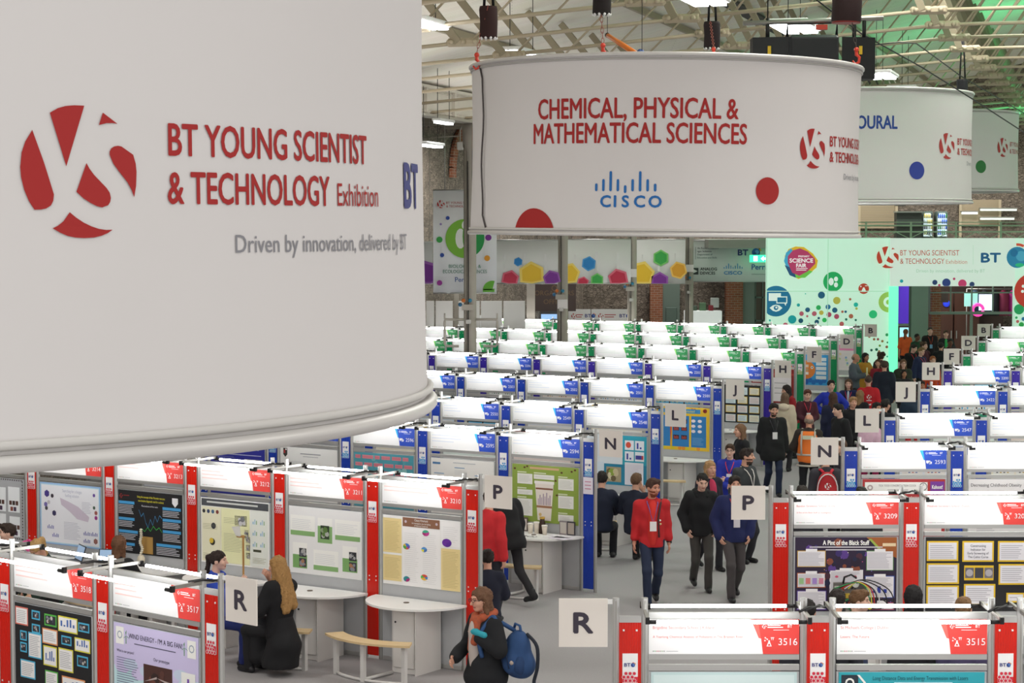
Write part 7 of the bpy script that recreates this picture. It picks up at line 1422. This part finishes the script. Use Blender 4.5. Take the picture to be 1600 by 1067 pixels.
pp('h6', 'dark head showing over the left end of the booth tagged 3209'.replace('left ', 'aisle '), 1254, 762, 172, 1.72, hair=('short', '#2a211c'), top=('#2a2a30', 1, .03, -.1), bottom=BK)
pp('h7', 'dark head showing over the middle lamps of the booth tagged 3209', 1347, 764, 172, 1.72, hair=('short', '#1f1a18'), top=('#2a2a30', 1, .03, -.1), bottom=BK)
# ---------------------------------------------------------------- what they carry
def carry(key, name, label, cat, build, parts_of=None):
    r, j = PE[key]; t = link(name, None, None, r.location.copy(), r.rotation_euler[2]); tag(t, label, cat); build(t, j); return t
def front_bag(t, j):
    k = j['k']; c = np.array(j['at'](.25, -.2, .16)); m = mat('#2a4a78', .85, noise=.12, nscale=14)
    sd = SDF(); sd.el(c, (.15, .13, .24), roty(.25), .03).el(c + [0.06, .02, -.1], (.14, .13, .14), None, .05).el(c + [.02, -.11, -.06], (.1, .05, .12), None, .03); V, F = sd.mesh(.014); mk('bag_body', [(V, F, m)], t)
    sd = SDF(); sd.el(c + [.12, -.05, -.09], (.06, .07, .1), None, .02); V, F = sd.mesh(.012); mk('side_pocket', [(V, F, mat('#24406a', .85))], t)
    b = MB(); a = j['at'](.13, .02, .54); h = j['ha'][1]; b.tube(smooth([tuple(c + [-.03, 0, .22]), (a[0] + .06, a[1] + .03, a[2] - .02), a, tuple(h), tuple(np.array(h) + [.02, .02, -.2])]), .022, mat('#2c4f80', .8), 6); b.tube([tuple(c + [-.05, 0, .22]), tuple(c + [-.02, 0, .29]), tuple(c + [.05, 0, .28]), tuple(c + [.07, 0, .21])], .014, mat('#2c4f80', .8), 6); obj('shoulder_strap', b, t)
    b = MB(); b.tube(smooth([tuple(c + [.1, .05, .2]), tuple(c + [.24, .06, .1]), tuple(c + [.26, .05, -.1]), tuple(c + [.22, .04, -.26]), tuple(c + [.32, .03, -.3])]), .018, mat('#1e2430', .8), 6); obj('loose_strap', b, t)
    b = MB()
    for s_ in (-.04, .05): b.tube([tuple(c + [s_ - .02, -.145, .14]), tuple(c + [s_, -.165, .0]), tuple(c + [s_ + .02, -.15, -.12])], .006, mat('#1d3050', .7), 5)
    b.ball(tuple(c + [.09, -.13, -.06]), .025, mat('#b8a89a'), 8, 5); obj('zip', b, t)
carry('front', 'backpack', 'blue backpack hanging from the shoulder of the woman in the orange scarf', 'backpack', front_bag)
def fparts(key, name, fn, m, h=.014):
    r, j = PE[key]; sd = SDF(); fn(sd, j); V, F = sd.mesh(h); return mk(name, [(V, F, m)], r)
def scarf(sd, j):
    a = j['at']; pts = [a(.085, -.02, .55), a(.06, .08, .54), a(-.0, .115, .51), a(-.06, .08, .54), a(-.085, -.02, .55), a(-.05, -.075, .57), a(.05, -.075, .57), a(.085, -.02, .55)]
    for p, q in zip(pts, pts[1:]): sd.rc(p, q, .038, .038, .02)
    sd.rc(a(.02, .12, .5), a(.03, .165, .3), .045, .042, .02).rc(a(-.035, .12, .5), a(-.03, .165, .22), .042, .038, .02)
SCF = mat('#b8582d', .9, noise=.3, nscale=30, name='orange_scarf')
for n_ in SCF.node_tree.nodes:
    if n_.type == 'MIX': n_.inputs[6].default_value = hexc('#4a4644'); n_.inputs[7].default_value = hexc('#e0622a')
    if n_.type == 'TEX_NOISE': n_.inputs['Roughness'].default_value = .8; fparts('front', 'scarf', scarf, SCF, .012)
fparts('front', 'glove', lambda sd, j: sd.el(np.array(j['ha'][1]) + [-.05, -.02, .05], (.07, .04, .035), None, .02).rc(np.array(j['ha'][1]) + [0, -.02, .04], np.array(j['ha'][1]) + [.08, 0, .03], .03, .03, .02), mat('#2fa0b0', .85), .01)
def vest(sd, j):
    a = j['at']; B = j['B']; sd.el(a(0, 0, .06), (.21, .165, .2), B, .05).el(a(0, 0, .2), (.2, .16, .22), B, .05).el(a(0, 0, .38), (.215, .16, .17), B, .05).rc(a(-.15, 0, .47), a(.15, 0, .47), .085, .085, .04); sd.plane(a(0, 0, .53), (0, 0, 1)); sd.plane(a(0, 0, -.2), (0, 0, -1))
    for s in (-1, 1): sd.minus(np.array(j['sh'][s]) * j['k'] + [s * .045, 0, -.03], (.055, .085, .1), None, .02)
v = fparts('hivis', 'high_visibility_vest', vest, mat('#ef7a2a', .7), .016)
r, j = PE['hivis']; b = MB(); sil = mat('#b9b2a8', .4)
for u in (-.1, .1): b.tube([tuple(np.array(j['at'](.205 * math.cos(a_), .0, u)) + [0, .162 * math.sin(a_), 0]) for a_ in np.linspace(0, 6.283, 25)[:-1]], .022, sil, 4, closed=True)
for s in (-1, 1): b.tube([j['at'](s * .12, -.155, .1), j['at'](s * .125, -.165, .3), j['at'](s * .12, -.13, .47), j['at'](s * .115, 0, .565)], .022, sil, 4)
obj('reflective_tape', b, v); b = MB(); q = j['at'](0, -.172, .42); b.box(q, (.2, .012, .07), mat('#cfd2b8', .6)); obj('back_label', b, v)
def ruck(t, j):
    c = np.array(j['at'](0, -.24, .26)); m = mat('#b01c26', .75, noise=.1, nscale=12); sd = SDF(); sd.el(c, (.16, .1, .25), None, .03).el(c + [0, .03, -.09], (.165, .1, .16), None, .05).el(c + [0, -.02, .14], (.12, .09, .12), None, .05); V, F = sd.mesh(.016); o = mk('bag_body', [(V, F, m)], t)
    b = MB(); b.map = lambda x, y, l: (-x, c[1] + .118 + .0 * l, y); ys_logo(b, 0, c[2] + .06, .1, WHITE, 1); b.rect(-.05, c[2] - .03, .1, .015, WHITE, 1); b.poly([(-.04, c[2] - .1), (.05, c[2] - .08), (.04, c[2] - .11)], WHITE, 1); obj('white_print', b, t)
    b = MB()
    for s in (-1, 1): b.tube([tuple(c + [s * .05, -.02, .25]), j['at'](s * .09, -.1, .55), j['at'](s * .13, .06, .52), j['at'](s * .13, .16, .3), j['at'](s * .15, .05, .1), tuple(c + [s * .12, -.06, -.18])], .022, mat('#c8243a', .8), 6)
    obj('shoulder_strap', b, t); b = MB(); b.tube([tuple(c + [.16 * math.cos(a_) * .95, .07, .24 * math.sin(a_)]) for a_ in np.linspace(0, 6.1, 20)], .01, mat('#d8d4d4', .6), 5, closed=True); obj('piping', b, t)
carry('ruck', 'rucksack', 'red rucksack with white logo below the straight N sign', 'backpack', ruck)
p = PE['ruck'][0].location; b = MB(); b.box((0, 0, .16), (.3, .12, .28), mat('#8a7a5a', .7), bev=.04); c = MB(); c.tube([(-.1, 0, .29), (-.07, 0, .52), (.07, 0, .52), (.1, 0, .29)], .012, mat('#6a5c44', .7), 6); thing('handbag', Vector((p.x - .36, p.y + .05, .62)), .1, 'khaki handbag beside the red rucksack', 'bag', [('bag_body', b), ('bag_handle', c)])
r, j = PE['redback']; b = MB(); q = j['at'](0, -.155, .3); b.map = lambda x, y, l: (-x, -q[1] * 0 + q[1] + .0, y); ys_logo(b, 0, q[2] + .06, .11, WHITE, 1); b.rect(-.06, q[2] - .03, .12, .016, WHITE, 1); b.poly([(-.05, q[2] - .12), (.05, q[2] - .09), (.04, q[2] - .13)], WHITE, 1); b.v = [(x, y + .03, z) for x, y, z in b.v]; obj('white_print', b, r)
b = MB(); r, j = PE['grey']; q = (np.array(j['ha'][1]) + np.array(j['ha'][-1])) / 2; b.box((0, 0, 0), (.28, .03, .36), mat('#dfe0a8', .7), rz=.2); t = obj('folder', b, None, r.matrix_basis @ Vector(q + [0, -.05, .03]), r.rotation_euler[2]); tag(t, 'pale yellow folder held by the older man in grey', 'folder')
r, j = PE['red']; b = MB(); e, hnd = np.array(j['el'][1]) * j['k'], np.array(j['ha'][1]); d = hnd - e; w0 = hnd - d * .06; b.tube([tuple(w0 - d * .03), tuple(w0 + d * .03)], .034, BLACK, 10); b.box(tuple(w0 + [.03, -.01, 0]), (.02, .03, .035), BLACK); obj('wristwatch', b, r)
b = MB(); a = j['at']; b.tube([a(.13, .02, .55), a(.1, .12, .46), a(.07, .17, .3), a(.08, .185, .05)], .014, mat('#4a2a2c', .8), 5); b.ball(a(.095, .17, .28), .014, WHITE, 8, 5); b.ball(a(.1, .165, .23), .016, mat('#d8c890'), 8, 5); obj('strap_and_pins', b, r)
r, j = PE['bungirl']; q = (np.array(j['ha'][1]) + np.array(j['ha'][-1])) / 2; b = MB(); b.box((0, 0, 0), (.2, .012, .26), mat('#e8e0e0', .6)); b.box((-.07, -.007, 0), (.05, .004, .26), mat('#c8282e')); t = obj('booklet', b, None, r.matrix_basis @ Vector(q + [0, -.03, .06]), r.rotation_euler[2]); tag(t, 'red and white booklet held by the girl with the bun', 'booklet')
